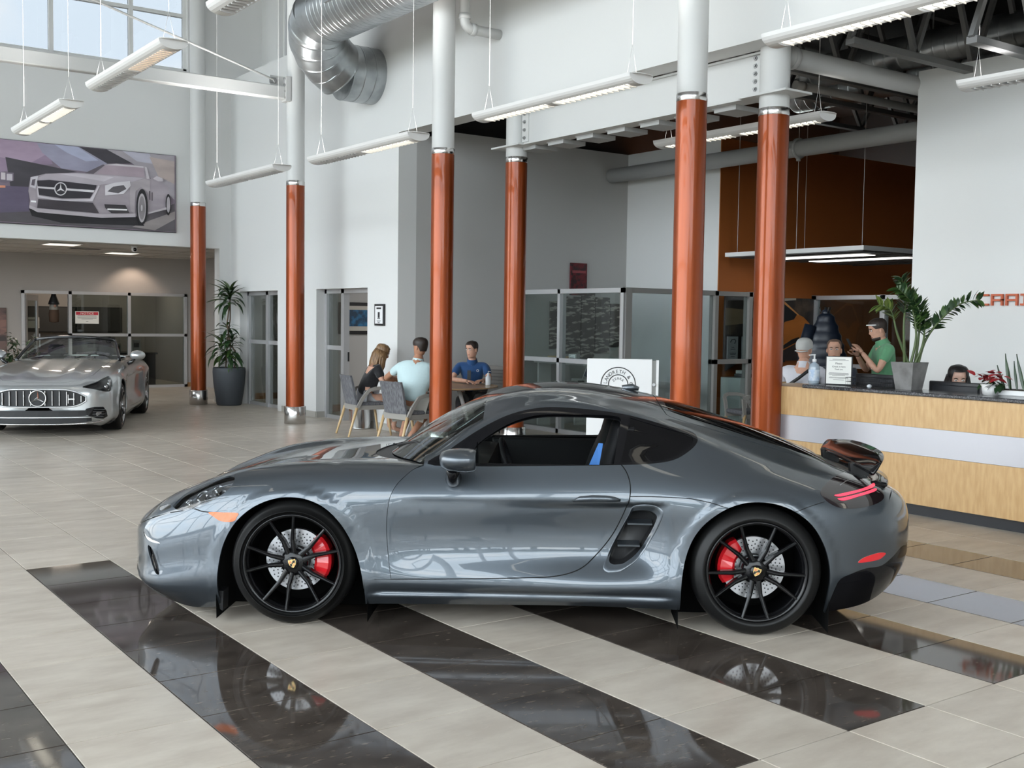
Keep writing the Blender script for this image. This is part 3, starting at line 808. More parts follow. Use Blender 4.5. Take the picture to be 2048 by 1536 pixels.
def panels(S, domain, regions, gu=0.03, gv=0.025):
    """CDT of the (u,v) domain with all region outlines as edges. regions: [(name, poly)] first match wins; name None = hole.
    returns uv array, {name: tri index array}"""
    V = []; E = []
    def addpoly(p):
        b = len(V); n = len(p); V.extend([Vector((float(a),float(c))) for a,c in p]); E.extend([(b+i,b+(i+1)%n) for i in range(n)])
    addpoly(domain)
    for nm, p in regions: addpoly(p)
    allp = np.array([(v.x,v.y) for v in V])
    us = np.arange(S.U[0]+gu/2, S.U[-1], gu); vs = np.arange(gv/2, S.V[-1], gv)
    g = np.array([(u,v) for u in us for v in vs]); g = g[inpoly(g, domain)]
    # keep grid points a little away from outline vertices
    keep = np.ones(len(g),bool)
    H = {}
    for q in allp: H.setdefault((int(q[0]/0.02),int(q[1]/0.02)),[]).append(q)
    for i, q in enumerate(g):
        a, b = int(q[0]/0.02), int(q[1]/0.02)
        for da in (-1,0,1):
            for db in (-1,0,1):
                for r in H.get((a+da,b+db),()):
                    if (q[0]-r[0])**2+(q[1]-r[1])**2 < 0.0085**2: keep[i] = False
    V.extend([Vector((float(a),float(b))) for a,b in g[keep]])
    r = delaunay_2d_cdt(V, E, [], 0, 1e-6)
    uv = np.array([(p.x,p.y) for p in r[0]]); T = np.array([f for f in r[2]], int)
    c = uv[T].mean(1); ins = inpoly(c, domain); T = T[ins]; c = c[ins]
    out = {}; free = np.ones(len(T),bool)
    for nm, p in regions:
        m = inpoly(c, p) & free; free &= ~m
        if nm: out.setdefault(nm, []).append(T[m])
    out = {k: np.concatenate(v) for k, v in out.items()}
    out['rest'] = T[free]
    return uv, out

def skin(S, uv, T, off=0.0, mirror=True, name='panel', mats=None, parent=None, flange=0.0):
    """mesh object from triangles of the (u,v) plane; x is turned to the front (blender x = -x)"""
    ids, inv_ = np.unique(T, return_inverse=True); T2 = inv_.reshape(T.shape); q = uv[ids]
    P = S.ev(q[:,0],q[:,1]); N = S.nrm(q[:,0],q[:,1])
    flip = (N*np.array([0,1,0])).sum(1)
    P = P+N*off
    P = P*np.array([-1,1,1]); N = N*np.array([-1,1,1])
    # orient
    fn = np.cross(P[T2[:,1]]-P[T2[:,0]], P[T2[:,2]]-P[T2[:,0]]); d = (fn*N[T2[:,0]]).sum(1)
    T2 = np.where((d < 0)[:,None], T2[:,::-1], T2)
    vs, fs, ns = P, T2, N
    if flange:
        # inward rim along open edges so panels show thickness
        from collections import Counter
        cnt = Counter(); de = {}
        for t in fs:
            for a, b in ((t[0],t[1]),(t[1],t[2]),(t[2],t[0])):
                cnt[(min(a,b),max(a,b))] += 1; de[(min(a,b),max(a,b))] = (a,b)
        be = [de[e] for e, k in cnt.items() if k == 1 and abs(vs[e[0]][1]) > 0.004]
        bv = sorted({i for e in be for i in e}); mp = {i: len(vs)+k for k, i in enumerate(bv)}
        vs = np.concatenate([vs, vs[bv]-ns[bv]*flange]); ns = np.concatenate([ns, ns[bv]])
        fs = np.concatenate([fs, np.array([(b,a,mp[a]) for a,b in be]+[(b,mp[a],mp[b]) for a,b in be],int).reshape(-1,3)])
    apart = mirror and np.abs(P[:,1]).min() > 0.05
    def make(vs, fs, ns, par, half):
        me = bpy.data.meshes.new(name); me.from_pydata(vs.tolist(), [], fs.tolist())
        me.polygons.foreach_set('use_smooth', [True]*len(fs)); me.update()
        if not flange: me.normals_split_custom_set_from_vertices([tuple(n) for n in ns])
        else:
            vi = np.zeros(len(me.loops),int); me.loops.foreach_get('vertex_index', vi); L = ns[vi].copy()
            pn = np.zeros(len(fs)*3); me.polygons.foreach_get('normal', pn); pn = pn.reshape(-1,3)
            fl = ((vi % half) >= len(P)).reshape(-1,3).any(1)
            Lf = L.reshape(-1,3,3); Lf[fl] = pn[fl][:,None,:]
            me.normals_split_custom_set([tuple(n) for n in Lf.reshape(-1,3)])
        for m in (mats if isinstance(mats,(list,tuple)) else [mats]): me.materials.append(m)
        return link(name, me, par)
    m = np.array([1,-1,1]); n = len(vs)
    if apart:
        o = make(vs, fs, ns, parent, n)
        MIR[o.name] = make(vs*m, fs[:,::-1], ns*m, MIR.get(parent.name, parent) if parent else None, n)
        return o
    if mirror: vs = np.concatenate([vs, vs*m]); ns = np.concatenate([ns, ns*m]); fs = np.concatenate([fs, fs[:,::-1]+n])
    return make(vs, fs, ns, parent, n)
MIR = {}
# ================================================================ the grey coupe
def paint(name, base, flake, rough=0.28):
    m = mat(name, base, rough, metal=0.75, coat=1.0, coat_rough=0.015)
    nt = m.node_tree; N = nt.nodes; L = nt.links; p = N['Principled BSDF']
    lw = N.new('ShaderNodeLayerWeight'); lw.inputs['Blend'].default_value = 0.35
    mx = N.new('ShaderNodeMix'); mx.data_type = 'RGBA'; mx.inputs['A'].default_value = (*flake,1); mx.inputs['B'].default_value = (*base,1)
    L.new(lw.outputs['Facing'], mx.inputs['Factor']); L.new(mx.outputs['Result'], p.inputs['Base Color'])
    return m
M_paint = paint('graphite_blue_metallic', (0.034,0.041,0.049), (0.078,0.092,0.108), 0.42)
M_seam = mat('panel_gap', (0.004,0.004,0.004), 0.8)
M_trim = mat('gloss_black_trim', (0.005,0.005,0.006), 0.08, spec=0.35)
M_tint = mat('privacy_glass', (0.003,0.003,0.0035), 0.03, spec=0.3)
M_clear = glass('windscreen_glass', (0.66,0.72,0.68), 0.11)
M_lampgl = glass('headlamp_glass', (0.86,0.88,0.9), 0.05)
M_red = mat('red_lens', (0.5,0.012,0.02), 0.12, coat=0.7, emit=(1.0,0.03,0.03), estr=0.10)  # faint glow put into the colour, though the reflector holds no lamp
M_redbar = mat('red_light_bar', (0.8,0.05,0.1), 0.3, emit=(1.0,0.06,0.10), estr=0.7)
M_amber = mat('amber_lens', (0.52,0.095,0.002), 0.25, coat=0.3, emit=(1.0,0.25,0.02), estr=0.06)
M_smoke = mat('smoked_lens', (0.012,0.008,0.009), 0.05, coat=1.0)
M_tyre = mat('tyre_rubber', (0.006,0.006,0.006), 0.45, spec=0.3)
M_rim = mat('gloss_black_wheel', (0.004,0.004,0.0045), 0.16, spec=0.35)
M_disc = mat('brake_disc_steel', (0.36,0.36,0.37), 0.32, metal=0.9)
M_cal = mat('red_caliper', (0.55,0.012,0.018), 0.25, coat=0.6)
M_gold = mat('crest_gold', (0.62,0.44,0.18), 0.25, metal=0.7)
M_under = mat('underbody_black', (0.006,0.006,0.006), 0.95, spec=0.05)
M_inner = mat('black_leather', (0.007,0.007,0.008), 0.55, spec=0.2)
M_blue = mat('blue_belt', (0.02,0.12,0.36), 0.6)
M_mirror = mat('mirror_chrome', (0.6,0.6,0.6), 0.08, metal=1.0)
M_dgrey = mat('bucket_grey', (0.32,0.32,0.33), 0.22, metal=0.8)

CAR_O, CAR_A = (3.018, 6.141, 0.0), math.radians(142.057)
HOOD = [
 (-1.036,[(0,.42),(.05,.42),(.08,.419),(.11,.416),(.14,.41),(.15,.40),(.15,.385),(.14,.37),(.11,.36),(.06,.355),(0,.355)]),
 (-1.015,[(0,.475),(.14,.475),(.24,.472),(.33,.462),(.39,.44),(.41,.40),(.41,.35),(.40,.30),(.37,.26),(.28,.24),(0,.24)]),
 (-.975,[(0,.515),(.20,.515),(.33,.51),(.45,.497),(.535,.46),(.555,.41),(.555,.33),(.555,.26),(.535,.19),(.43,.165),(0,.165)]),
 (-.90,[(0,.56),(.25,.56),(.40,.556),(.53,.545),(.635,.50),(.665,.43),(.67,.335),(.67,.245),(.655,.165),(.55,.115),(0,.115)]),
 (-.78,[(0,.612),(.27,.615),(.44,.622),(.57,.628),(.69,.575),(.745,.475),(.757,.365),(.757,.255),(.745,.15),(.65,.085),(0,.085)]),
 (-.60,[(0,.668),(.29,.676),(.47,.695),(.605,.713),(.735,.655),(.808,.545),(.825,.42),(.825,.30),(.815,.17),(.74,.075),(0,.075)]),
 (-.42,[(0,.722),(.30,.73),(.49,.758),(.63,.785),(.765,.735),(.845,.615),(.862,.46),(.862,.32),(.852,.19),(.80,.10),(0,.10)]),
 (-.2,[(0,.775),(.30,.782),(.50,.808),(.645,.832),(.783,.785),(.866,.665),(.882,.50),(.882,.34),(.872,.20),(.825,.12),(0,.12)]),
 (0,[(0,.810),(.30,.815),(.50,.835),(.65,.853),(.788,.812),(.873,.69),(.886,.515),(.886,.35),(.876,.205),(.83,.128),(0,.128)]),
 (.3,[(0,.848),(.30,.850),(.50,.858),(.655,.866),(.788,.825),(.868,.70),(.872,.52),(.872,.355),(.872,.215),(.828,.135),(0,.135)]),
 (.6,[(0,.872),(.30,.872),(.50,.870),(.662,.866),(.782,.828),(.858,.705),(.853,.53),(.860,.36),(.872,.22),(.828,.14),(0,.14)]),
 (.9,[(0,.885),(.30,.883),(.50,.878),(.672,.868),(.782,.832),(.855,.705),(.845,.535),(.856,.362),(.874,.222),(.83,.144),(0,.144)]),
 (1.2,[(0,.895),(.30,.893),(.50,.885),(.68,.870),(.782,.835),(.855,.705),(.840,.54),(.852,.362),(.876,.222),(.832,.147),(0,.147)])]
CABIN = [
 (.35,[(0,.86),(.30,.862),(.48,.864),(.645,.868),(.70,.862),(.745,.845),(.79,.822),(.867,.702),(.870,.52),(.870,.355),(.872,.216),(.828,.136),(0,.136)]),
 (.55,[(0,.955),(.27,.942),(.46,.915),(.665,.872),(.715,.868),(.75,.855),(.785,.826),(.860,.705),(.856,.528),(.862,.36),(.872,.219),(.828,.139),(0,.139)]),
 (.70,[(0,1.055),(.27,1.04),(.46,1.0),(.682,.905),(.742,.885),(.762,.868),(.783,.836),(.857,.705),(.850,.533),(.858,.361),(.873,.22),(.829,.141),(0,.141)]),
 (.85,[(0,1.143),(.26,1.128),(.45,1.088),(.650,1.005),(.722,.975),(.756,.912),(.781,.850),(.856,.706),(.846,.536),(.856,.362),(.874,.221),(.83,.143),(0,.143)]),
 (1.0,[(0,1.218),(.25,1.205),(.43,1.172),(.605,1.108),(.684,1.068),(.737,.962),(.779,.860),(.855,.706),(.842,.54),(.853,.363),(.875,.222),(.831,.145),(0,.145)]),
 (1.165,[(0,1.262),(.25,1.251),(.42,1.222),(.555,1.175),(.643,1.132),(.715,1.000),(.778,.868),(.855,.707),(.838,.543),(.850,.363),(.876,.222),(.832,.147),(0,.147)]),
 (1.45,[(0,1.287),(.25,1.278),(.415,1.253),(.525,1.215),(.606,1.168),(.697,1.022),(.777,.878),(.857,.71),(.833,.548),(.845,.362),(.878,.222),(.835,.15),(0,.15)]),
 (1.70,[(0,1.268),(.25,1.258),(.415,1.230),(.525,1.190),(.610,1.145),(.697,1.012),(.779,.884),(.860,.715),(.836,.553),(.848,.36),(.88,.222),(.838,.15),(0,.15)]),
 (1.92,[(0,1.231),(.25,1.219),(.415,1.188),(.525,1.146),(.622,1.102),(.702,.990),(.781,.885),(.866,.722),(.855,.562),(.866,.37),(.882,.222),(.84,.147),(0,.147)]),
 (2.2,[(0,1.158),(.25,1.145),(.41,1.113),(.52,1.070),(.632,1.022),(.712,.950),(.787,.872),(.880,.732),(.888,.578),(.888,.38),(.886,.222),(.843,.145),(0,.145)]),
 (2.475,[(0,1.073),(.25,1.060),(.41,1.028),(.52,.985),(.635,.938),(.716,.892),(.792,.842),(.888,.732),(.902,.60),(.902,.42),(.89,.24),(.845,.145),(0,.145)]),
 (2.75,[(0,.978),(.25,.966),(.41,.940),(.52,.906),(.632,.874),(.714,.842),(.79,.802),(.878,.712),(.896,.58),(.894,.41),(.878,.25),(.83,.145),(0,.145)]),
 (2.95,[(0,.893),(.25,.887),(.41,.872),(.53,.854),(.632,.832),(.712,.802),(.775,.757),(.843,.672),(.862,.55),(.860,.405),(.84,.265),(.78,.16),(0,.16)]),
 (3.12,[(0,.815),(.25,.815),(.41,.812),(.53,.802),(.625,.785),(.695,.755),(.748,.708),(.790,.632),(.803,.528),(.797,.405),(.772,.29),(.70,.185),(0,.185)]),
 (3.26,[(0,.768),(.25,.768),(.40,.764),(.50,.755),(.575,.738),(.634,.706),(.676,.658),(.704,.59),(.712,.50),(.702,.405),(.672,.315),(.59,.235),(0,.235)]),
 (3.36,[(0,.722),(.22,.722),(.34,.718),(.42,.71),(.48,.69),(.53,.66),(.56,.62),(.575,.565),(.578,.50),(.57,.43),(.545,.36),(.47,.295),(0,.295)]),
 (3.42,[(0,.655),(.12,.655),(.2,.652),(.26,.645),(.31,.63),(.34,.605),(.36,.575),(.37,.54),(.37,.50),(.36,.46),(.335,.42),(.27,.385),(0,.385)]),
 (3.445,[(0,.56),(.04,.56),(.06,.558),(.08,.555),(.1,.55),(.11,.54),(.115,.53),(.117,.52),(.117,.51),(.112,.50),(.1,.49),(.07,.485),(0,.485)])]
ARCH_F = smooth_poly([(-.408,.02),(-.410,.145),(-.406,.27),(-.385,.395),(-.343,.498),(-.281,.581),(-.198,.645),(-.102,.684),(-.008,.696),(.088,.684),(.182,.640),(.262,.560),(.322,.458),(.360,.358),(.384,.25),(.390,.145),(.391,.02)], 4, False)
ARCH_R = smooth_poly([(2.082,.02),(2.078,.154),(2.076,.255),(2.088,.370),(2.115,.472),(2.156,.554),(2.216,.622),(2.300,.681),(2.39,.714),(2.475,.722),(2.565,.712),(2.660,.676),(2.750,.606),(2.812,.51),(2.845,.414),(2.856,.316),(2.852,.2),(2.850,.02)], 4, False)
def sstep(a, b, x):
    t = np.clip((x-a)/(b-a),0,1); return t*t*(3-2*t)
def car_disp(G):
    x, y, z = G[...,0], G[...,1], G[...,2]; side = sstep(.55,.75,y)
    for cx, cz, rx, rz in ((-.008,.292,.402,.404),(2.465,.305,.392,.417)):
        r = np.sqrt(((x-cx)/rx)**2+((np.maximum(z,cz-.0)-cz)/rz)**2)
        r = np.where(z < cz, np.abs(x-cx)/rx, r)
        y += 0.009*side*(sstep(1.16,1.06,r))*sstep(.80,.76,z)
    # undercut below the shoulder line, deepening towards the side intake
    w = sstep(.5,.75,x)*sstep(2.02,1.86,x)
    d = sstep(.700,.672,z)*sstep(.26,.42,z)
    y -= side*w*d*(0.010+0.030*sstep(1.0,1.85,x))
    # sill blade
    w = sstep(.38,.5,x)*sstep(2.08,1.95,x)
    y -= side*w*0.018*np.exp(-((z-.195)/.022)**2)
    y += side*w*0.010*np.exp(-((z-.165)/.016)**2)

def build_coupe():
    SF = Surf(HOOD, disp=car_disp, su=3.2); SR = Surf(CABIN, disp=car_disp, su=4.0)
    car = thing('sports_car', 'metallic grey coupe with black wheels and raised rear wing on the striped tiles', 'car', CAR_O, CAR_A)
    vbF, vbR = SF.vk[9]+.035, SR.vk[11]+.035
    fs = lambda p: SF.side(p, vmin=SF.vk[2], vmax=vbF)
    rs = lambda p, vm=None: SR.side(p, vmin=SR.vk[3] if vm is None else vm, vmax=vbR)
    # ---- shared curves (x, z)
    door_front = smooth_poly([(.690,.862),(.640,.845),(.600,.815),(.556,.770),(.523,.705),(.508,.607),(.505,.514),(.514,.396),(.533,.264)], 5, False)
    base = [(.42+.27*(t**2.2), .70*t) for t in np.linspace(0,1,24)]          # windscreen foot (x,y)
    # ================= front half
    cl = SF.top(base, SF.vk[4])
    df = fs(door_front)
    dom = [(SF.U[0],0.0)] + densify([(SF.U[0],0.0),(.42,0.0)],.03,False)[1:-1] + cl + df + fs([(.533,.264)]) + fs([(.388,.264)]) + [(.388,vbF)] + densify([(.388,vbF),(SF.U[0],vbF)],.03,False)
    arch = fs(ARCH_F[4:-4]); archp = [(arch[0][0],vbF+.2)]+arch+[(arch[-1][0],vbF+.2)]
    head = fs(smooth_poly([(-.696,.602),(-.692,.620),(-.668,.650),(-.622,.685),(-.535,.732),(-.425,.771),(-.372,.782),(-.346,.768),(-.354,.733),(-.402,.688),(-.484,.642),(-.554,.612),(-.640,.592)],5))
    drl = fs(smooth_poly([(-.805,.588),(-.735,.611),(-.716,.596),(-.775,.576)],4))
    mark = fs(smooth_poly([(-.463,.598),(-.37,.602),(-.292,.604),(-.298,.582),(-.316,.559),(-.386,.555),(-.427,.574)],3))
    slot = fs(smooth_poly([(-.840,.384),(-.815,.377),(-.789,.332),(-.760,.242),(-.790,.244),(-.826,.322)],4))
    bright = fs(smooth_poly([(-.881,.453),(-.85,.434),(-.788,.418),(-.756,.407),(-.811,.408),(-.857,.421)],4))
    lipl = fs(densify([(-.985,.238),(-.9,.19),(-.80,.175)],.02,False))
    hood_edge = SF.top([( -.70,.0),(-.695,.2),(-.665,.38),(-.60,.485),(-.45,.535),(-.2,.56),(.1,.585),(.35,.61),(.47,.63)], SF.vk[4])
    hood_edge = [tuple(p) for p in smooth_poly(hood_edge, 6, False)]
    bseam = fs(smooth_poly([(-.71,.575),(-.64,.588),(-.575,.608),(-.535,.606),(-.49,.599),(-.36,.600)],5,False))
    cowl_in = SF.top([(a-.075-.03*(1-b/.7), b*.97) for a, b in base], SF.vk[4])
    cowl = cowl_in + cl[::-1]
    hoodp = hood_edge + cowl_in[::-1] + [(cowl_in[0][0],-.01),(hood_edge[0][0],-.01)]
    G = 0.0055
    regs = [(None, archp), ('headlamp', head), ('front_lamp', drl), ('side_marker', mark), ('front_slot', slot), ('bright_strip', bright),
            ('seam', strip(hood_edge, G)), ('seam', strip(bseam, G)), ('cowl', cowl), ('hood', hoodp)]
    # bumper: everything ahead of the bumper seam and arch
    bp = bseam + [(-.30,vbF+.2),(-1.2,vbF+.2),(-1.2,bseam[0][1]-.10),(bseam[0][0],bseam[0][1]-.0)]
    regs.append(('front_bumper', bp))
    uv, R = panels(SF, dom, regs)
    sk = lambda nm, key, m, **k: skin(SF, uv, R[key], name=nm, mats=m, parent=car, **k)
    sk('front_fender', 'rest', M_paint, flange=.012); sk('hood', 'hood', M_paint, flange=.01); sk('front_bumper', 'front_bumper', M_paint, flange=.012)
    sk('panel_gap', 'seam', M_seam, off=-.006); sk('cowl_panel', 'cowl', M_black, off=-.008)
    sk('side_marker', 'side_marker', M_amber, off=.002)
    for nm, key, m in (('front_slot','front_slot',M_black),('front_lamp','front_lamp',M_mirror),('bright_strip','bright_strip',M_mirror)): sk(nm, key, m, off=-.002 if key!='front_slot' else -.02)
    hl = sk('headlamp', 'headlamp', M_lampgl, off=.001)
    skin(SF, uv, R['headlamp'], off=-.035, name='lamp_bucket', mats=M_dgrey, parent=hl)
    def on(S, x, z, off, f=fs):
        (u, v), = f([(x,z)]); P = S.ev(u,v)[0]+S.nrm(u,v)[0]*off; return Vector((-P[0],P[1],P[2])), Vector((-S.nrm(u,v)[0][0],S.nrm(u,v)[0][1],S.nrm(u,v)[0][2]))
    for sgn in (1,-1):
        for x, z, r in ((-.53,.675,.040),(-.44,.715,.032),(-.61,.635,.024)):
            c, n = on(SF, x, z, -.022); c = Vector((c.x, sgn*c.y, c.z)); n = Vector((n.x, sgn*n.y, n.z))
            b = MB(); b.tube([c, c+n*0.012], [r, r], 20, caps=False).tube([c, c+n*.004],[r*.75,r*.75],16); b.obj('reflector', M_mirror, hl if sgn > 0 else MIR.get(hl.name, hl))
        for k in range(4):
            c, n = on(SF, -.60+.05*k, .63+.028*k, -.014); c = Vector((c.x, sgn*c.y, c.z)); MB().sphere(c,.008,8,6).obj('lamp_led', M_mirror, hl if sgn > 0 else MIR.get(hl.name, hl))
    # ================= cabin and rear half
    a_edge = [(u, SR.vk[3]) for u in np.linspace(1.0,.69,16)]
    dr = rs(door_front)
    sillF = rs(densify([(.533,.264),(.388,.264)],.03,False))
    dom = [(1.0,0.0)] + densify([(1.0,0.0),(1.0,SR.vk[3])],.03,False)[1:-1] + a_edge + dr + sillF + [(.388,vbR)] + densify([(.388,vbR),(SR.U[-1],vbR)],.03,False) + densify([(SR.U[-1],vbR),(SR.U[-1],0)],.03,False) + densify([(SR.U[-1],0.0),(1.0,0.0)],.03,False)[:-1]
    arch = rs(ARCH_R[4:-4]); archp = [(arch[0][0],vbR+.2)]+arch+[(arch[-1][0],vbR+.2)]
    va = SR.vk[3]-.02
    dlo = rs(smooth_poly([(.712,.872),(.83,.952),(.945,1.032),(1.058,1.098),(1.165,1.143),(1.285,1.171),(1.40,1.179),(1.58,1.170),(1.77,1.147),(1.92,1.113),(2.05,1.080),(2.145,1.058),(2.176,1.030),(2.168,1.000),(2.13,.966),(2.06,.926),(1.985,.906),(1.87,.894),(1.74,.888),(1.5,.880),(1.22,.872),(.97,.866)],4), va)
    win = rs(smooth_poly([(.985,.985),(1.075,1.050),(1.165,1.098),(1.258,1.128),(1.351,1.141),(1.49,1.143),(1.628,1.142),(1.720,1.137),(1.757,1.122),(1.748,1.07),(1.736,1.0),(1.718,.905),(1.70,.889),(1.5,.885),(1.2,.880),(1.0,.876),(.968,.885),(.962,.94)],3), va)
    qtr = rs(smooth_poly([(1.808,1.118),(1.815,1.128),(1.92,1.098),(2.045,1.066),(2.125,1.045),(2.150,1.028),(2.145,1.004),(2.115,.975),(2.045,.936),(1.975,.917),(1.88,.906),(1.765,.901),(1.757,.910),(1.775,.98)],4), va)
    door_rear = smooth_poly([(.533,.264),(.70,.268),(.864,.273),(1.05,.279),(1.229,.286),(1.41,.297),(1.545,.335),(1.636,.411),(1.714,.513),(1.767,.624),(1.797,.715),(1.802,.79),(1.784,.852),(1.752,.895)],5,False)
    drear = rs(door_rear)
    doorp = dr[::-1][::-1] + drear[1:] + rs([(1.5,.884),(1.2,.878),(.9,.872)])
    doorp = dr + drear[1:] + rs([(1.5,.890),(1.2,.885),(.9,.878)], va)
    intake = rs(smooth_poly([(1.842,.684),(1.892,.690),(1.940,.683),(1.976,.655),(1.968,.608),(1.931,.518),(1.862,.400),(1.775,.334),(1.725,.321),(1.688,.322),(1.668,.347),(1.700,.431),(1.745,.523),(1.796,.625),(1.814,.668)],5))
    sill = rs(densify([(.388,.264),(.533,.264),(.864,.273),(1.229,.286),(1.41,.297),(1.56,.300),(1.75,.288),(1.93,.268),(2.075,.262)],.03,False))
    skirtp = sill + [(2.09,vbR+.2),(.38,vbR+.2)]
    fseam = rs(smooth_poly([(1.803,.732),(1.88,.734),(1.972,.734),(2.06,.732),(2.125,.728),(2.221,.712),(2.312,.686)],4,False))
    rseam = rs(smooth_poly([(2.662,.676),(2.74,.702),(2.822,.725)],5,False))
    tail = rs(smooth_poly([(2.806,.760),(2.822,.785),(2.863,.809),(2.913,.829),(2.987,.838),(3.06,.828),(3.13,.800),(3.175,.765),(3.178,.728),(3.13,.704),(3.03,.688),(2.945,.687),(2.885,.698),(2.835,.725)],5), SR.vk[3])
    rbar = rs(smooth_poly([(2.880,.750),(2.913,.755),(3.026,.769),(3.14,.785),(3.143,.776),(3.026,.758),(2.915,.743)],4), SR.vk[3])
    rbar2 = rs(smooth_poly([(2.895,.734),(2.93,.738),(3.026,.751),(3.13,.768),(3.135,.758),(3.026,.740),(2.93,.724)],4), SR.vk[3])
    refl = rs(smooth_poly([(3.009,.402),(3.045,.428),(3.128,.447),(3.172,.441),(3.158,.424),(3.130,.410),(3.067,.402)],4))
    diff = rs(smooth_poly([(2.862,.160),(2.9,.30),(2.98,.345),(3.063,.368),(3.15,.375),(3.23,.42),(3.30,.46),(3.40,.42)],4,False))
    diffp = diff + [(3.6,vbR+.2),(2.84,vbR+.2)]
    rbump = rseam + rs([(2.9,.70),(3.05,.68),(3.2,.70)]) + [(3.28,SR.vk[3]*1.0),(3.34,0.0),(3.6,-.05),(3.6,vbR+.2),(2.86,vbR+.2),(2.75,arch[-12][1])]
    vt = SR.vk[3]
    glassr = SR.top(smooth_poly([(2.03,0),(2.03,.25),(2.035,.38),(2.08,.43),(2.3,.43),(2.6,.42),(2.8,.405),(2.88,.36),(2.90,.2),(2.90,0)],5,False), vt)
    glassp = glassr + [(2.90,-.01),(2.03,-.01)]
    hatch = SR.top(smooth_poly([(1.985,0),(1.99,.3),(2.01,.44),(2.06,.49),(2.3,.485),(2.6,.475),(2.85,.465),(3.0,.46)],5,False), vt)
    deck = SR.top([(2.94,0),(2.94,.25),(2.95,.42),(3.10,.43),(3.16,.40),(3.17,0)], vt); deckp = deck+[(3.17,-.01),(2.94,-.01)]
    roofseam = [(1.0+.012, v) for v in np.linspace(0, SR.vk[4]-.05, 20)]
    regs = [(None, archp), (None, win), ('quarter_glass', qtr), ('window_trim', dlo), (None, intake), ('light_bar', rbar), ('light_bar2', rbar2), ('tail_lamp', tail), ('rear_reflector', refl),
            ('seam', strip(drear, G)), ('seam', strip(dr[2:], G)), ('seam', strip(fseam, G*.8)), ('seam', strip(rseam, G*.8)), ('seam', strip(hatch, G)), ('seam', strip(sill[2:14], G)),
            ('rear_glass', glassp), ('engine_grille', deckp), ('door', doorp), ('side_skirt', skirtp), ('diffuser', diffp), ('rear_bumper', rbump)]
    uv2, Q = panels(SR, dom, regs)
    s2 = lambda nm, key, m, par=car, **k: skin(SR, uv2, Q[key], name=nm, mats=m, parent=par, **k)
    s2('roof_and_quarter', 'rest', M_paint, flange=.012); dobj = s2('door', 'door', M_paint, flange=.012); s2('side_skirt', 'side_skirt', M_paint, flange=.01)
    s2('rear_bumper', 'rear_bumper', M_paint, flange=.012); s2('diffuser', 'diffuser', M_trim, off=-.002, flange=.01)
    s2('window_trim', 'window_trim', M_trim, off=.001, flange=.02); s2('quarter_glass', 'quarter_glass', M_tint, off=-.002)
    s2('panel_gap', 'seam', M_seam, off=-.006); s2('rear_glass', 'rear_glass', M_tint, off=-.001); s2('engine_grille', 'engine_grille', M_black, off=-.006)
    tl = s2('tail_lamp', 'tail_lamp', M_smoke, off=.003, flange=.01); s2('light_bar', 'light_bar', M_redbar, par=tl, off=.005); s2('light_bar', 'light_bar2', M_redbar, par=tl, off=.005)
    s2('rear_reflector', 'rear_reflector', M_red, off=.002)
    # tail lamp inner graphics
    for k in range(3):
        pl = rs(smooth_poly([(2.90+.03*k,.80-.006*k),(2.96+.03*k,.812),(3.05+.02*k,.80)],6,False), SR.vk[3])
        for sgn in (1,-1):
            pts = [(-p[0], sgn*p[1], p[2]) for p in SR.ev([q[0] for q in pl],[q[1] for q in pl])+SR.nrm([q[0] for q in pl],[q[1] for q in pl])*.003]
            if k == 1: MB().tube(pts, .0025, 6).obj('lamp_line', M_dgrey, tl if sgn > 0 else MIR.get(tl.name, tl))
    # ---- inner lining, floor, wells
    lin = np.concatenate([Q['rest'],Q['door'],Q['window_trim']])
    uvm = uv2[lin].mean(1); lin = lin[(uvm[:,0]>.72)&(uvm[:,0]<2.3)]
    s2o = skin(SR, uv2, lin, off=-.03, name='interior_lining', mats=M_inner, parent=car)
    b = MB(); b.box((-.45,-.78,.15),(-2.03,.78,.19)).box((.80,-.40,.13),(-.45,.40,.19)).box((-2.03,-.42,.15),(-3.2,.42,.2)); b.obj('underbody', M_under, car)
    b = MB(); b.box((-.62,-.72,.17),(-.70,.72,.80)); b.obj('firewall', M_inner, car)
    for sgn in (1,-1):
        for nm, pl, cx in (('front_wheel_liner', ARCH_F, -.008), ('rear_wheel_liner', ARCH_R, 2.465)):
            w = MB(); n = len(pl); o = [(-(cx+(x-cx)*1.03), sgn*.845, z*1.03 if z>.1 else z) for x,z in pl]; i_ = [(p[0], sgn*.48, p[2]) for p in o]
            w.add(o+i_, [(k,k+1,n+k+1,n+k) for k in range(n-1)], 0, True)
            w.add(i_, [tuple(range(n))]); w.obj(nm, M_under, car)
    # ---- windscreen
    nS, nT = 18, 16; vs = []; fs_ = []
    P3 = SR.ev(np.linspace(.69,1.0,nT+1), np.full(nT+1, SR.vk[3])); Tp = SR.ev(np.full(nS+1,1.0), np.linspace(0,SR.vk[3],nS+1))
    Bq = SF.ev([c[0] for c in cl],[c[1] for c in cl]); Bt = np.linspace(0,1,len(cl)); sS = np.linspace(0,1,nS+1)
    Bp = np.stack([np.interp(sS,Bt,Bq[:,k]) for k in range(3)],1); Bp[-1] = P3[0]; Bp[:,2] += .003*(1-sS)
    for t in range(nT+1):
        tt = t/nT; L0 = (1-tt)*Bp[0]+tt*Tp[0]+np.array([-.012,0,.022])*4*tt*(1-tt)
        for k in range(nS+1):
            s_ = sS[k]; p = (1-tt)*Bp[k]+tt*Tp[k]+(1-s_)*L0+s_*P3[t]-((1-s_)*((1-tt)*Bp[0]+tt*Tp[0])+s_*((1-tt)*P3[0]+tt*P3[-1])); vs.append(p)
    vs = np.array(vs)*np.array([-1,1,1])
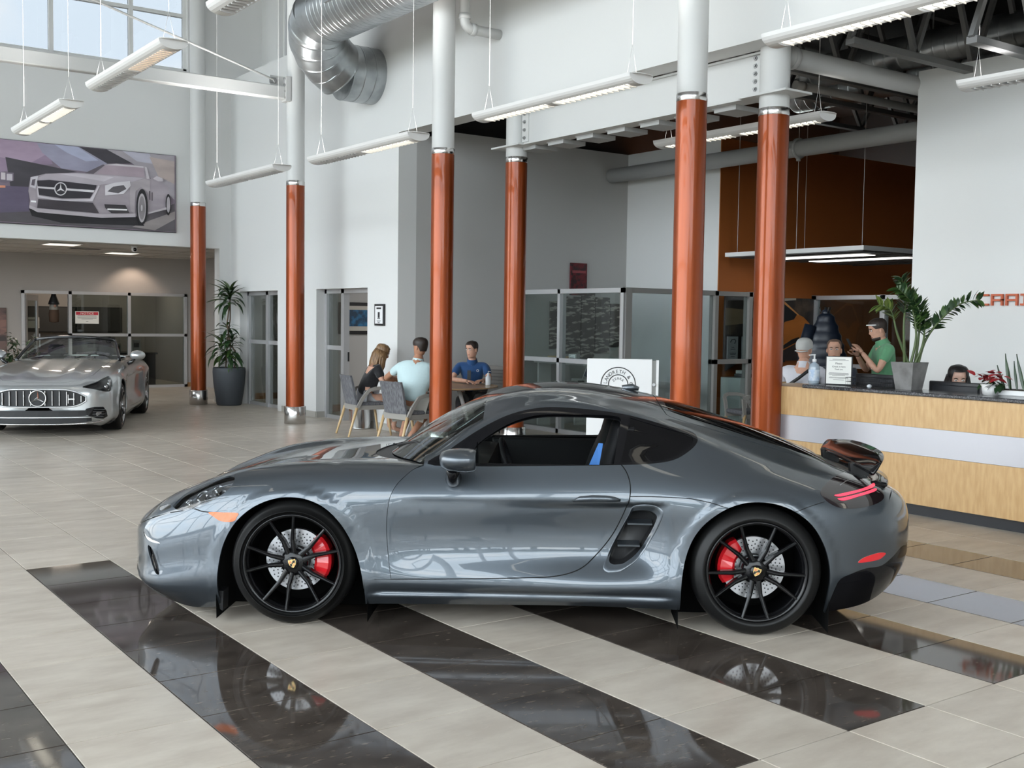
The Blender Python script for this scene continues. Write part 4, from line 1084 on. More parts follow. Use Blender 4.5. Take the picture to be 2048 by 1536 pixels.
    for t in range(nT):
        for k in range(nS): a = t*(nS+1)+k; fs_.append((a,a+1,a+nS+2,a+nS+1))
    w = MB(); w.add(vs, fs_, 0, True); w.add(vs*np.array([1,-1,1]), [f[::-1] for f in fs_], 0, True)
    w.obj('windscreen', M_clear, car)
    ed = MB(); 
    for sgn in (1,-1): ed.tube([(-p[0], sgn*p[1], p[2]) for p in P3], .006, 6)
    ed.obj('windscreen_seal', M_black, car)['kind'] = 'stuff'
    for y0, x0, x1, y1 in ((.12,.48,.70,.55),(-.42,.50,.56,.10)):
        MB().tube([(-x0+.02,y0,.90),(-(x0+x1)/2+.0,(y0+y1)/2,.945 if y0>0 else .93),(-x1,y1,.93 if y0>0 else .945)],.009,6).obj('wiper', M_black, car)
    # ---- dash, seats, wheel
    b = MB(); b.add([(-.66,-.68,.86),(-.66,.68,.86),(-1.02,.66,.84),(-1.02,-.66,.84),(-1.06,.66,.60),(-1.06,-.66,.60),(-.70,-.68,.6),(-.70,.68,.6)],[(0,1,2,3),(2,4,5,3),(0,3,5,6),(1,7,4,2),(4,7,6,5)]); b.obj('dashboard', M_inner, car)
    for sgn in (1,-1):
        yc = sgn*.36; s_ = MB(); so = .10
        s_.box((-1.18,yc-.24,.20),(-1.68,yc+.24,.40),bev=.05)
        se = s_.obj('seat', M_inner, car)
        bk = MB()
        rings = [(1.66,.34,.25,.08),(1.72,.55,.26,.09),(1.79,.80,.24,.07),(1.84,.95,.15,.055),(1.865,1.06,.14,.05),(1.875,1.10,.10,.035)]
        vs2 = []; n = 16
        for x, z, hw, ht in rings:
            for k in range(n):
                a = 2*PI*k/n; vs2.append((-x+so+ht*math.sin(a)*.9, yc+hw*math.copysign(abs(math.cos(a))**.6,math.cos(a)), z+ht*.2*math.sin(a)))
        bk.add(vs2, [(r*n+k, r*n+(k+1)%n, (r+1)*n+(k+1)%n, (r+1)*n+k) for r in range(len(rings)-1) for k in range(n)]+[tuple(range((len(rings)-1)*n, len(rings)*n))], 0, True)
        bk.obj('backrest', M_inner, se)
        if sgn > 0: MB().add([(-1.640,sgn*.60,.985),(-1.664,sgn*.615,.985),(-1.622,sgn*.615,.72),(-1.530,sgn*.60,.72)],[(0,1,2,3)]).obj('seat_belt', M_blue, car, fix=False)
    st = MB(); cs = []
    for k in range(25):
        a = 2*PI*k/24; cs.append((-1.14+.05*math.sin(a), .36+.18*math.cos(a), .80+.17*math.sin(a)))
    st.tube(cs,.014,8,caps=False).bar((-1.13,.19,.80),(-1.13,.53,.80),.03,.03); st.obj('steering_wheel', M_inner, car)['kind'] = 'stuff'
    dh = MB()
    for sgn in (1,-1): dh.tube([(-1.02,sgn*.70,.80),(-1.06,sgn*.69,.83),(-1.16,sgn*.69,.825),(-1.2,sgn*.70,.80)],.009,8)
    dh.obj('inner_handle', M_mirror, car)['kind'] = 'stuff'
    for sgn in (1,-1):
        MB().box((-.98,sgn*.665,.30),(-1.72,sgn*.70,.872),bev=.012).obj('door_card', M_inner, car)
        MB().box((-1.74,sgn*.60,.50),(-1.86,sgn*.66,1.10),bev=.03).obj('pillar_trim', M_inner, car)
    # ---- side intake buckets, fins, rims
    iu = np.array(intake)
    I0 = SR.ev(iu[:,0],iu[:,1]); N0 = SR.nrm(iu[:,0],iu[:,1]); c = I0.mean(0)
    for sgn in (1,-1):
        S3 = np.array([-1,sgn,1])
        rings = []
        for sc_, dep in ((1.0,0.0),(.965,.001),(.90,-.010),(.80,-.022),(.74,-.07),(.72,-.10)):
            fwd = np.clip((I0[:,0]-I0[:,0].min())/(np.ptp(I0[:,0])),0,1)
            q = c+(I0-c)*sc_; q[:,1] = I0[:,1]+dep; rings.append(q*S3)
        n = len(I0); b = MB(); vs2 = [p for r in rings for p in r]
        b.add(vs2[:4*n], [(r*n+k, r*n+(k+1)%n, (r+1)*n+(k+1)%n, (r+1)*n+k) for r in range(3) for k in range(n)], 0, True)
        it = b.obj('side_intake', M_paint, car)
        b = MB(); b.add(vs2[3*n:], [(r*n+k, r*n+(k+1)%n, (r+1)*n+(k+1)%n, (r+1)*n+k) for r in range(2) for k in range(n)]+[tuple(range(2*n,3*n))], 0, True)
        b.obj('intake_duct', M_black, it)
        for xa, xb, z, y in ((1.792,1.925,.585,.835),(1.742,1.86,.468,.835)):
            MB().box((-xa,sgn*(y-.075),z-.005),(-xb,sgn*(y-.004),z+.006),bev=.002,rot=Matrix.Rotation(sgn*-.18,3,'X')).obj('intake_fin', M_paint, it)
    # ---- door handles
    for sgn in (1,-1):
        hp = [(1.500,.703),(1.535,.716),(1.60,.722),(1.67,.722),(1.72,.718),(1.748,.712)]
        pp = rs(hp); P = SR.ev([q[0] for q in pp],[q[1] for q in pp]); offs = [.002,.018,.024,.024,.018,.004]; rr = [.006,.014,.017,.017,.014,.007]
        MB().tube([(-p[0], sgn*(p[1]+o), p[2]) for p, o in zip(P, offs)], rr, 12).obj('door_handle', M_paint, dobj, fix=False)
    # ---- mirrors
    for sgn in (1,-1):
        b = MB(); vs2 = []; n = 20; rings = [(.80,.02,.02),(.815,.085,.045),(.85,.115,.058),(.90,.125,.064),(.95,.122,.064),(.985,.11,.058),(.995,.10,.05)]
        for x, hy, hz in rings:
            for k in range(n):
                a = 2*PI*k/n; vs2.append((-x, sgn*(.985+hy*math.cos(a)), .925+hz*(math.sin(a) if math.sin(a)<0 else 1.0*math.sin(a))+.01*(math.cos(a))))
        b.add(vs2, [(r*n+k, r*n+(k+1)%n, (r+1)*n+(k+1)%n, (r+1)*n+k) for r in range(len(rings)-1) for k in range(n)]+[tuple(range(n))], 0, True)
        mi = b.obj('door_mirror', M_paint, car)
        MB().lathe([(0,.0),(.098,0)], (-.996, sgn*.985,.925), 24, axis='x').obj('mirror_glass', M_mirror, mi)
        MB().tube([(-.86,sgn*.80,.80),(-.86,sgn*.86,.805),(-.865,sgn*.93,.84),(-.87,sgn*.97,.88)],[.045,.04,.035,.035],12).obj('mirror_foot', M_trim, mi)
    # ---- wing
    def wing():
        vs2 = []; n = 31
        for i in range(n):
            y = -.60+1.2*i/(n-1); e = abs(y)/.60; e2 = e**4; dz = -.012*e**2-.02*e2
            xl = 3.085+.02*e**2+.03*e2; xt = 3.285-.05*e**2-.05*e2
            zl, zt = .866+dz, .936+dz
            for f in (0,.15,.4,.7,1.0): vs2.append((-(xl+(xt-xl)*f), y, zl+(zt-zl)*f**1.15+.016*math.sin(PI*f)**.8))
            for f in (1.0,.6,.25): vs2.append((-(xl+(xt-xl)*f), y, zl+(zt-zl)*f**1.15-.008*(f<.9)-.004))
        m_ = 8; b = MB(); b.add(vs2, [(i*m_+k, i*m_+(k+1)%m_, (i+1)*m_+(k+1)%m_, (i+1)*m_+k) for i in range(n-1) for k in range(m_)]+[tuple(range(m_))[::-1], tuple(range((n-1)*m_,n*m_))], 0, True)
        w = b.obj('rear_wing', M_trim, car)
        for sgn in (1,-1):
            b = MB(); b.bar((-3.14,sgn*.33,.79),(-3.13,sgn*.33,.872),.05,.10,up=(1,0,0)); b.obj('wing_strut', M_black, w)
        b = MB(); vs2 = []
        for i in range(n):
            y = -.58+1.16*i/(n-1); e = (abs(y)/.58); x = 3.255-.10*e**2.5
            vs2 += [(-(x-.10),y,.775),(-x,y,.808-.01*e**2),(-(x+.065),y,.800-.012*e**2),(-(x+.07),y,.785-.012*e**2),(-(x+.03),y,.745)]
        b.add(vs2, [(i*5+k, i*5+(k+1)%5, (i+1)*5+(k+1)%5, (i+1)*5+k) for i in range(n-1) for k in range(5)]+[(0,1,2,3,4),tuple((n-1)*5+k for k in (4,3,2,1,0))], 0, True)
        b.obj('tail_lip', M_trim, car)
    wing()
    MB().tube([(-1.80,0,1.253),(-1.86,0,1.262),(-1.90,0,1.252)],[.02,.022,.012],10).obj('roof_antenna', M_paint, car)
    # chin lip
    b = MB(); pts = []
    for i in range(31):
        y = -.74+1.48*i/30; x = -1.015+.42*(abs(y)/.80)**3.0; pts.append((x,y))
    vs2 = []
    for x, y in pts: vs2 += [(-x+.0,y,.215),(-x+.012,y,.20),(-x+.004,y,.175),(-x-.06,y,.13),(-x-.10,y,.19)]
    b.add(vs2, [(i*5+k, i*5+(k+1)%5, (i+1)*5+(k+1)%5, (i+1)*5+k) for i in range(30) for k in range(5)]+[(4,3,2,1,0),tuple(30*5+k for k in range(5))], 0, True); b.obj('chin_lip', M_paint, car)
    for sgn in (1,-1):
        MB().prism([(.395,.16),(.43,.16),(.415,.06),(.40,.05)],'y',sgn*.70,sgn*.80).obj('air_flap', M_black, car)
    # ---- wheels
    def wheel(xc, R, w, rim_r, ang, cal_a, sgn):
        wh = link('wheel', None, car, (-xc, sgn*.868, R), (0,0,0 if sgn > 0 else PI))
        # local: +y outward
        pr_ = [(rim_r,-.0),(rim_r+.006,.012),(rim_r+.02,.022),(R-.055,.020),(R-.022,.008),(R-.006,-.018),(R,-.045),(R,-w+.03),(R-.02,-w+.0),(rim_r,-w)]
        MB().lathe(pr_, (0,0,0), 72, axis='y').obj('tyre', M_tyre, wh)
        g = MB()
        for k in range(60):
            a = 2*PI*k/60; c_, s_ = math.cos(a), math.sin(a); c2, s2_ = math.cos(a+.05), math.sin(a+.05)
            g.add([( (R+.0006)*c_,-.05,(R+.0006)*s_),((R+.0006)*c2,-.05,(R+.0006)*s2_),((R-.012)*c2,-.008,(R-.012)*s2_),((R-.012)*c_,-.008,(R-.012)*s_)],[(0,1,2,3)])
        # barrel, lip
        b = MB(); b.lathe([(rim_r-.002,.002),(rim_r+.004,.010),(rim_r-.006,.012),(rim_r-.016,.002),(rim_r-.024,-.04),(rim_r-.03,-.16),(rim_r-.02,-w+.01)], (0,0,0), 72, axis='y'); b.obj('rim_barrel', M_rim, wh)
        b = MB(); b.lathe([(0.0,-.012),(.03,-.012),(.05,-.018),(.072,-.03),(.078,-.06),(.06,-.09)], (0,0,0), 40, axis='y'); b.obj('hub', M_rim, wh)
        for k in range(5):
            ca = ang+2*PI*k/5
            for d_ in (-1,1):
                ti = ca+d_*math.radians(15.2); r1 = rim_r-.008
                p0 = Vector((.055*math.cos(ca+d_*.30), -.028, .055*math.sin(ca+d_*.30)))
                p1 = Vector((.125*math.cos(ca+d_*math.radians(12)), -.022, .125*math.sin(ca+d_*math.radians(12))))
                p2 = Vector((r1*math.cos(ti), .002, r1*math.sin(ti)))
                b = MB(); vs2 = []
                for p, hw, hd in ((p0,.016,.020),(p1,.0125,.018),((p1+p2)/2,.010,.015),(p2,.0085,.012)):
                    rad = Vector((p.x,0,p.z)).normalized(); tan = Vector((-rad.z,0,rad.x)); o = Vector((0,1,0))
                    vs2 += [p-tan*hw-o*hd*1.6, p-tan*hw*.9+o*hd*.25, p-tan*hw*.25+o*hd*.6, p+tan*hw*.25+o*hd*.6, p+tan*hw*.9+o*hd*.25, p+tan*hw-o*hd*1.6]
                b.add(vs2, [(i*6+k2, i*6+(k2+1)%6, (i+1)*6+(k2+1)%6, (i+1)*6+k2) for i in range(3) for k2 in range(6)]); b.obj('spoke', M_rim, wh)
            a = ca+PI/5; MB().lathe([(0,.004),(.0085,.004),(.0085,-.02)], (.052*math.cos(a),-.028,.052*math.sin(a)), 12, axis='y').obj('wheel_bolt', M_dgrey, wh)
        # disc with drilled look, caliper
        b = MB(); b.lathe([(.075,-.105),(.168,-.105),(.168,-.135),(.075,-.135)], (0,0,0), 60, axis='y', smooth=False); ds = b.obj('brake_disc', M_disc, wh)
        hl_ = MB()
        for k in range(44):
            for q in range(3):
                a = 2*PI*k/44+q*.05; r_ = .098+.022*q+.008*(k%2); hl_.lathe([(0,0),(.0042,0)], (r_*math.cos(a),-.1035,r_*math.sin(a)), 8, axis='y')
        hl_.obj('disc_hole', M_black, ds, fix=False)['kind'] = 'stuff'
        MB().lathe([(0,-.09),(.075,-.085),(.078,-.105)], (0,0,0), 32, axis='y').obj('disc_bell', M_black, wh)
        vs2 = []; nC = 9
        for i in range(nC):
            a = cal_a+math.radians(-42+84*i/(nC-1)); t = 1-abs(i-(nC-1)/2)/((nC-1)/2); ri, ro = .118-.012*min(1,t*3), .184+.012*min(1,t*3)
            y0 = -.078+.014*min(1,t*2.2)*(1-.35*(abs(i-4)<1))
            vs2 += [(ri*math.cos(a),y0-.012,ri*math.sin(a)),((ri+.014)*math.cos(a),y0,(ri+.014)*math.sin(a)),((ro-.014)*math.cos(a),y0,(ro-.014)*math.sin(a)),(ro*math.cos(a),y0-.014,ro*math.sin(a)),(ro*math.cos(a),-.16,ro*math.sin(a)),(ri*math.cos(a),-.16,ri*math.sin(a))]
        b = MB(); b.add(vs2, [(i*6+k, i*6+(k+1)%6, (i+1)*6+(k+1)%6, (i+1)*6+k) for i in range(nC-1) for k in range(6)]+[(0,1,2,3,4,5),tuple((nC-1)*6+k for k in (5,4,3,2,1,0))]); b.obj('brake_caliper', M_cal, wh)
        MB().lathe([(0,-.2),(.15,-.2),(.155,-.19)], (0,0,0), 24, axis='y').obj('backing_plate', M_black, wh)
        # crest cap
        MB().lathe([(0,-.004),(.030,-.004),(.033,-.010)], (0,0,0), 32, axis='y').obj('hub_cap', M_rim, wh)
        rot = Matrix.Rotation({1:.25}.get(sgn,.25) if xc < 1 else -.35, 3, 'Y')
        sh = [(-.019,.021),(-.010,.019),(0,.022),(.010,.019),(.019,.021),(.021,.008),(.017,-.008),(.009,-.018),(0,-.026),(-.009,-.018),(-.017,-.008),(-.021,.008)]
        b = MB(); b.prism(sh,'y',-.004,.001); b.v = [tuple(rot @ Vector(p)) for p in b.v]; cr = b.obj('crest', M_gold, wh)
        for (x0,z0,x1,z1,m_) in ((-.016,.001,-.003,.014,M_black),(.003,-.016,.014,-.001,M_black),(.004,.004,.016,.007,M_cal),(.004,.010,.016,.013,M_cal),(-.013,-.006,-.003,-.003,M_cal),(-.010,-.013,-.003,-.010,M_cal),(-.003,-.004,.003,.005,M_black)):
            q = MB(); q.box((x0,.001,z0),(x1,.0018,z1)); q.v = [tuple(rot @ Vector(p)) for p in q.v]; q.obj('crest_field', m_, cr)
        return wh
    # angles: blender local x points to the car front = picture left; for the near side mirror the measured angle
    fa = PI-math.radians(103.7); ra = PI-math.radians(125.5)
    wheel(0.0, .336, .235, .266, fa, PI-math.radians(8), 1); wheel(2.475, .346, .265, .266, ra, PI-math.radians(165), 1)
    wheel(0.0, .336, .235, .266, fa, PI-math.radians(172), -1); wheel(2.475, .346, .265, .266, ra, PI-math.radians(15), -1)
    return car
build_coupe()
# ================================================================ silver convertible
M_silver = paint('silver_metallic', (0.30,0.31,0.32), (0.62,0.64,0.65), 0.30)
M_wheel_s = mat('wheel_grey_polished', (0.34,0.33,0.33), 0.25, metal=0.9)
ROAD = [
 (-.965,[(0,.575),(.08,.575),(.14,.573),(.20,.57),(.25,.56),(.27,.53),(.27,.48),(.26,.43),(.23,.40),(.15,.385),(0,.385)]),
 (-.93,[(0,.655),(.22,.653),(.36,.648),(.47,.635),(.56,.60),(.60,.54),(.60,.44),(.59,.33),(.56,.24),(.45,.19),(0,.19)]),
 (-.87,[(0,.695),(.25,.693),(.42,.69),(.56,.675),(.68,.63),(.73,.55),(.735,.44),(.73,.32),(.71,.22),(.60,.16),(0,.16)]),
 (-.76,[(0,.735),(.28,.735),(.46,.735),(.61,.728),(.75,.685),(.825,.59),(.84,.46),(.84,.33),(.82,.22),(.72,.15),(0,.15)]),
 (-.58,[(0,.785),(.29,.787),(.48,.790),(.64,.785),(.79,.745),(.885,.64),(.905,.49),(.905,.34),(.89,.22),(.80,.14),(0,.14)]),
 (-.35,[(0,.835),(.30,.837),(.50,.842),(.67,.842),(.81,.80),(.915,.69),(.935,.53),(.935,.36),(.92,.23),(.84,.14),(0,.14)]),
 (0,[(0,.888),(.30,.890),(.50,.893),(.68,.893),(.82,.855),(.925,.745),(.948,.57),(.948,.38),(.93,.24),(.85,.14),(0,.14)]),
 (.4,[(0,.930),(.30,.932),(.50,.932),(.69,.925),(.815,.885),(.912,.785),(.925,.60),(.925,.40),(.915,.25),(.85,.14),(0,.14)]),
 (.8,[(0,.965),(.30,.965),(.50,.960),(.69,.945),(.80,.905),(.895,.81),(.905,.62),(.91,.41),(.92,.25),(.85,.14),(0,.14)]),
 (1.2,[(0,.985),(.30,.985),(.50,.975),(.69,.957),(.795,.915),(.89,.825),(.90,.63),(.908,.41),(.925,.25),(.85,.14),(0,.14)]),
 (1.8,[(0,.985),(.30,.985),(.50,.978),(.69,.962),(.795,.92),(.895,.84),(.91,.65),(.915,.42),(.93,.25),(.85,.14),(0,.14)]),
 (2.3,[(0,.99),(.30,.99),(.50,.985),(.69,.970),(.81,.93),(.925,.845),(.95,.68),(.95,.44),(.94,.26),(.86,.15),(0,.15)]),
 (2.72,[(0,.985),(.30,.985),(.50,.98),(.68,.965),(.81,.925),(.935,.83),(.957,.68),(.957,.46),(.94,.28),(.86,.17),(0,.17)]),
 (3.2,[(0,.955),(.30,.955),(.50,.95),(.65,.935),(.77,.89),(.865,.80),(.89,.66),(.89,.46),(.87,.30),(.78,.20),(0,.20)]),
 (3.55,[(0,.91),(.28,.91),(.45,.905),(.57,.89),(.67,.845),(.73,.76),(.75,.64),(.745,.48),(.72,.34),(.62,.26),(0,.26)]),
 (3.70,[(0,.80),(.15,.80),(.25,.795),(.33,.785),(.40,.75),(.43,.70),(.44,.62),(.435,.52),(.41,.44),(.32,.40),(0,.40)]),
 (3.75,[(0,.66),(.05,.66),(.08,.658),(.11,.65),(.13,.64),(.14,.63),(.14,.61),(.135,.59),(.12,.57),(.08,.56),(0,.56)])]
def build_roadster():
    d = Vector((-.412,-.911,0)).normalized()
    car = thing('convertible_car', 'silver open convertible with upright chrome bar grille under the car poster', 'car', (3.885,16.60,0), math.atan2(d.y,d.x))
    def disp(G):
        x, y, z = G[...,0], G[...,1], G[...,2]; side = sstep(.55,.75,y)
        for cx, r0 in ((0,.40),(2.72,.41)):
            r = np.sqrt(((x-cx)/r0)**2+((np.maximum(z,.34)-.34)/r0)**2); y += .012*side*sstep(1.14,1.08,r)*(z<.86)
        w = sstep(.5,.8,x)*sstep(2.3,2.0,x); y -= side*w*.022*sstep(.76,.72,z)*sstep(.30,.5,z)
        # two soft power domes on the bonnet
        w = sstep(-.8,-.4,x)*sstep(1.0,.7,x); z += w*(.018*np.exp(-((y-.30)/.10)**2))
    S = Surf(ROAD, su=3.6, disp=disp); vb = S.vk[9]+.035
    fs = lambda p: S.side(p, vmin=S.vk[2], vmax=vb)
    def arch(cx, r):
        return fs([(cx+r*math.cos(a), .34+r*math.sin(a)) if math.sin(a) > -.45 else (cx+r*math.copysign(.9,math.cos(a)), .15) for a in [PI+.45-(PI+.9)*k/30 for k in range(31)]])
    dom = densify([(S.U[0],0),(S.U[-1],0),(S.U[-1],vb),(S.U[0],vb)],.03)
    A1, A2 = arch(0,.395), arch(2.72,.405); ext = lambda p: [(p[0][0],vb+.2)]+p+[(p[-1][0],vb+.2)]
    head = fs(smooth_poly([(-.885,.660),(-.80,.700),(-.66,.745),(-.50,.775),(-.40,.785),(-.44,.735),(-.55,.665),(-.66,.605),(-.74,.592),(-.82,.615)],4))
    cab = S.top([(1.02,0),(1.05,.35),(1.12,.62),(1.25,.70),(2.15,.70),(2.30,.62),(2.36,.3),(2.36,0)], S.vk[5])
    d1 = fs(smooth_poly([(.86,.93),(.84,.80),(.86,.5),(.90,.27)],5,False)); d2_ = fs(smooth_poly([(.90,.27),(1.9,.27),(2.06,.36),(2.18,.6),(2.2,.80),(2.16,.93)],5,False))
    hood = S.top([(-.80,0),(-.79,.3),(-.74,.5),(-.5,.62),(0,.66),(.6,.66),(.95,.64)], S.vk[5])
    regs = [(None, ext(A1)), (None, ext(A2)), (None, cab+[(2.36,-.01),(1.02,-.01)]), ('headlamp', head), ('seam', strip(d1,.005)), ('seam', strip(d2_,.005)), ('seam', strip(hood,.005)),
            ('door', d1+d2_[1:]), ('hood', hood+[(.95,-.01),(-.80,-.01)])]
    uv, R = panels(S, dom, regs, .04, .03)
    sk = lambda nm, key, m, **k: skin(S, uv, R[key], name=nm, mats=m, parent=car, **k)
    sk('body_shell','rest',M_silver,flange=.015); sk('door','door',M_silver,flange=.012); sk('hood','hood',M_silver,flange=.012); sk('panel_gap','seam',M_seam,off=-.006)
    h = sk('headlamp','headlamp',M_lampgl,off=.002); skin(S, uv, R['headlamp'], off=-.03, name='lamp_bucket', mats=M_black, parent=h)
    for sg in (1,-1):
        for x, z in ((-.70,.668),(-.58,.700),(-.49,.735)):
            (u,v), = fs([(x,z)]); p = S.ev(u,v)[0]+S.nrm(u,v)[0]*-.018; MB().sphere((-p[0],sg*p[1],p[2]),.027,12,8).obj('lamp_projector', M_mirror, h if sg > 0 else MIR.get(h.name,h))
    # nose plates follow the bumper plan
    def nx(y, off): return float(np.interp(abs(y),[0,.27,.5,.6,.68,.735,.79,.84,.905],[.985,.978,.952,.934,.905,.868,.82,.757,.6]))+.006+off
    def plate(nm, poly, m, off, depth=.03, par=car):
        b = MB(); n = len(poly); f_ = [(nx(y,off),y,z) for y,z in poly]; k_ = [(nx(y,off)-depth,y,z) for y,z in poly]
        # strip-fill across columns of equal y
        b.add(f_+k_, [tuple(range(n))]+[(i,(i+1)%n,n+(i+1)%n,n+i) for i in range(n)]); return b.obj(nm, m, par)
    def curved(nm, y0, y1, zlo, zhi, m, off, n=24, depth=.03, par=car):
        b = MB(); vs = []
        for k in range(n+1):
            y = y0+(y1-y0)*k/n; vs += [(nx(y,off),y,zlo(y)),(nx(y,off),y,zhi(y)),(nx(y,off)-depth,y,zhi(y)),(nx(y,off)-depth,y,zlo(y))]
        b.add(vs, [(k*4+q, k*4+(q+1)%4, (k+1)*4+(q+1)%4, (k+1)*4+q) for k in range(n) for q in range(4)]+[(0,1,2,3),tuple(n*4+q for q in (3,2,1,0))]); return b.obj(nm, m, par)
    gt = lambda y: .640-.10*max(0,(abs(y)-.30)/.32)**2.0-.012*(abs(y)/.6)**2
    gb = lambda y: .400+.095*max(0,(abs(y)-.36)/.26)**2.2
    gr = curved('grille', -.60, .60, gb, gt, M_black, .004, depth=.10)
    b = MB(); top = [(nx(y,.012),y,gt(y)) for y in np.linspace(-.60,.60,31)]; bot = [(nx(y,.012),y,gb(y)) for y in np.linspace(.60,-.60,31)]
    b.tube(top+bot+[top[0]], .011, 8, caps=False); b.obj('grille_surround', M_silver, gr, fix=False)
    for k in range(13):
        y = -.54+.09*k
        if abs(y) < .04: continue
        z0, z1 = gb(y)+.02, gt(y)-.02; MB().box((nx(y,.008),y-.007,z0),(nx(y,.03),y+.007,z1),bev=.003).obj('grille_bar', M_mirror, gr)
    MB().box((nx(.40,.01),.38,.50),(nx(.40,.028),.46,.515)).box((nx(.38,.01),.376,.45),(nx(.38,.029),.384,.57)).obj('grille_badge', M_mirror, gr)['kind'] = 'stuff'
    # round star emblem
    em = MB(); R_ = .105; cx = nx(0,.04); c0 = (cx,0,.52)
    em.tube([(cx,R_*math.cos(a),.52+R_*math.sin(a)) for a in [2*PI*k/40 for k in range(41)]], .009, 8, caps=False); e_ = em.obj('star_ring', M_mirror, gr, fix=False)
    st = MB(); out = []
    for k in range(6):
        a = PI/2+k*PI/3; r_ = R_ if k%2 == 0 else .018; out.append((r_*math.cos(a), .52+r_*math.sin(a)))
    st.add([(cx+.012,0,.52)]+[(cx-.002,y,z) for y,z in out]+[(cx-.01,y,z) for y,z in out], [(0,1+k,1+(k+1)%6) for k in range(6)]+[(1+k,7+k,7+(k+1)%6,1+(k+1)%6) for k in range(6)]); st.obj('star', M_mirror, gr)
    MB().lathe([(0,.0),(R_*.97,.0)], (cx-.008,0,.52), 32, axis='x').obj('star_back', M_black, gr)
    # lower openings and lips
    curved('lower_intake', -.60, .60, lambda y: .262+.02*(abs(y)/.6)**3, lambda y: .352+.0*y, M_black, .006, depth=.10)
    curved('lower_mesh', -.66, .66, lambda y: .175+.03*(abs(y)/.66)**4, lambda y: .250+.0*y, M_black, .008, depth=.10)
    for sg in (1,-1):
        pl = [(sg*y,z) for y,z in ((.56,.31),(.60,.375),(.70,.395),(.80,.39),(.835,.33),(.845,.255),(.80,.225),(.72,.24),(.63,.275))]
        v = plate('side_vent', pl, M_black, .004, .10)
        for q in range(4): MB().box((nx(.7,.005),sg*.64,.265+.03*q),(nx(.82,.005),sg*.82,.272+.03*q)).obj('vent_slat', M_gloss, v)
    b = MB(); pts = [(nx(y,.012), y, .258-.0*abs(y)+(.10*sstep(.62,.72,np.array(abs(y)))).item()*0) for y in np.linspace(-.66,.66,25)]; b.tube(pts,.012,6); b.obj('bumper_blade', M_silver, car, fix=False)
    b = MB(); pts = [(nx(y,.02), y, .168+.035*(abs(y)/.80)**4) for y in np.linspace(-.80,.80,31)]; b.tube(pts,.012,6); b.obj('front_splitter', M_mirror, car, fix=False)
    # windscreen and frame
    vs = []; nS, nT = 20, 8
    for t in range(nT+1):
        tt = t/nT
        for k in range(nS+1):
            s_ = -1+2*k/nS; y = s_*(.74-.15*tt); x = .90+.20*abs(s_)**2.2*(1-.3*tt)+(.66+.06*0)*tt; z = .965+.33*tt-.05*abs(s_)**2.5*tt-.015*(abs(s_)**2)*(1-tt)+.02*math.sin(PI*tt)
            vs.append((-x,y,z))
    b = MB(); b.add(vs, [(t*(nS+1)+k, t*(nS+1)+k+1, (t+1)*(nS+1)+k+1, (t+1)*(nS+1)+k) for t in range(nT) for k in range(nS)], 0, True); b.obj('windscreen', M_clear, car)
    e = MB(); L_ = [vs[t*(nS+1)] for t in range(nT+1)]; T_ = vs[nT*(nS+1):]; R2 = [vs[t*(nS+1)+nS] for t in range(nT,-1,-1)]
    e.tube(L_+T_[1:]+R2[1:], .024, 8); e.obj('windscreen_frame', M_gloss, car, fix=False)
    # cabin
    b = MB(); b.box((-1.05,-.70,.25),(-2.35,.70,.30)).box((-2.30,-.68,.3),(-2.36,.68,.96)).box((-1.06,-.70,.3),(-2.3,-.72,.93)).box((-1.06,.70,.3),(-2.3,.72,.93)); b.obj('cabin_tub', M_inner, car)
    b = MB(); b.add([(-1.0,-.69,.95),(-1.0,.69,.95),(-1.38,.66,.93),(-1.38,-.66,.93),(-1.42,.66,.55),(-1.42,-.66,.55),(-1.0,.69,.5),(-1.0,-.69,.5)],[(0,1,2,3),(3,2,4,5),(0,3,5,7),(1,6,4,2),(5,4,6,7)]); b.obj('dashboard', M_inner, car)
    for sg in (1,-1):
        s_ = MB(); s_.box((-1.5,sg*.37-.25,.3),(-2.05,sg*.37+.25,.5),bev=.05); se = s_.obj('seat', M_inner, car)
        MB().box((-2.0,sg*.37-.25,.45),(-2.16,sg*.37+.25,.98),bev=.05,rot=Matrix.Rotation(-.2,3,'Y')).obj('backrest', M_inner, se)
        MB().box((-2.12,sg*.37-.13,.98),(-2.2,sg*.37+.13,1.16),bev=.035).obj('headrest', M_inner, se)
        c = [(-1.48+.05*math.sin(a), .37+.19*math.cos(a), .88+.18*math.sin(a)) for a in [2*PI*k/24 for k in range(25)]]
        if sg > 0: MB().tube(c,.014,8,caps=False).obj('steering_wheel', M_inner, car)
        # door mirrors
        rings = [(.0,.02,.02),(.03,.09,.055),(.08,.115,.075),(.14,.115,.078),(.18,.10,.07)]; vs3 = []; n = 16
        for x, hy, hz in rings:
            for k in range(n): a = 2*PI*k/n; vs3.append((-1.03-x, sg*(1.0+hy*math.cos(a)), 1.03+hz*math.sin(a)))
        b = MB(); b.add(vs3, [(r*n+k, r*n+(k+1)%n, (r+1)*n+(k+1)%n, (r+1)*n+k) for r in range(4) for k in range(n)]+[tuple(range(n)), tuple(range(4*n,5*n))], 0, True); mi = b.obj('door_mirror', M_silver, car)
        MB().tube([(-1.10,sg*.86,.90),(-1.10,sg*.92,.93),(-1.10,sg*.96,.98)],[.03,.03,.025],8).obj('mirror_foot', M_gloss, mi)
        MB().tube([(-1.95,sg*.918,.80),(-2.0,sg*.935,.80),(-2.12,sg*.94,.80),(-2.16,sg*.925,.80)],[.006,.013,.013,.006],8).obj('door_handle', M_silver, car)
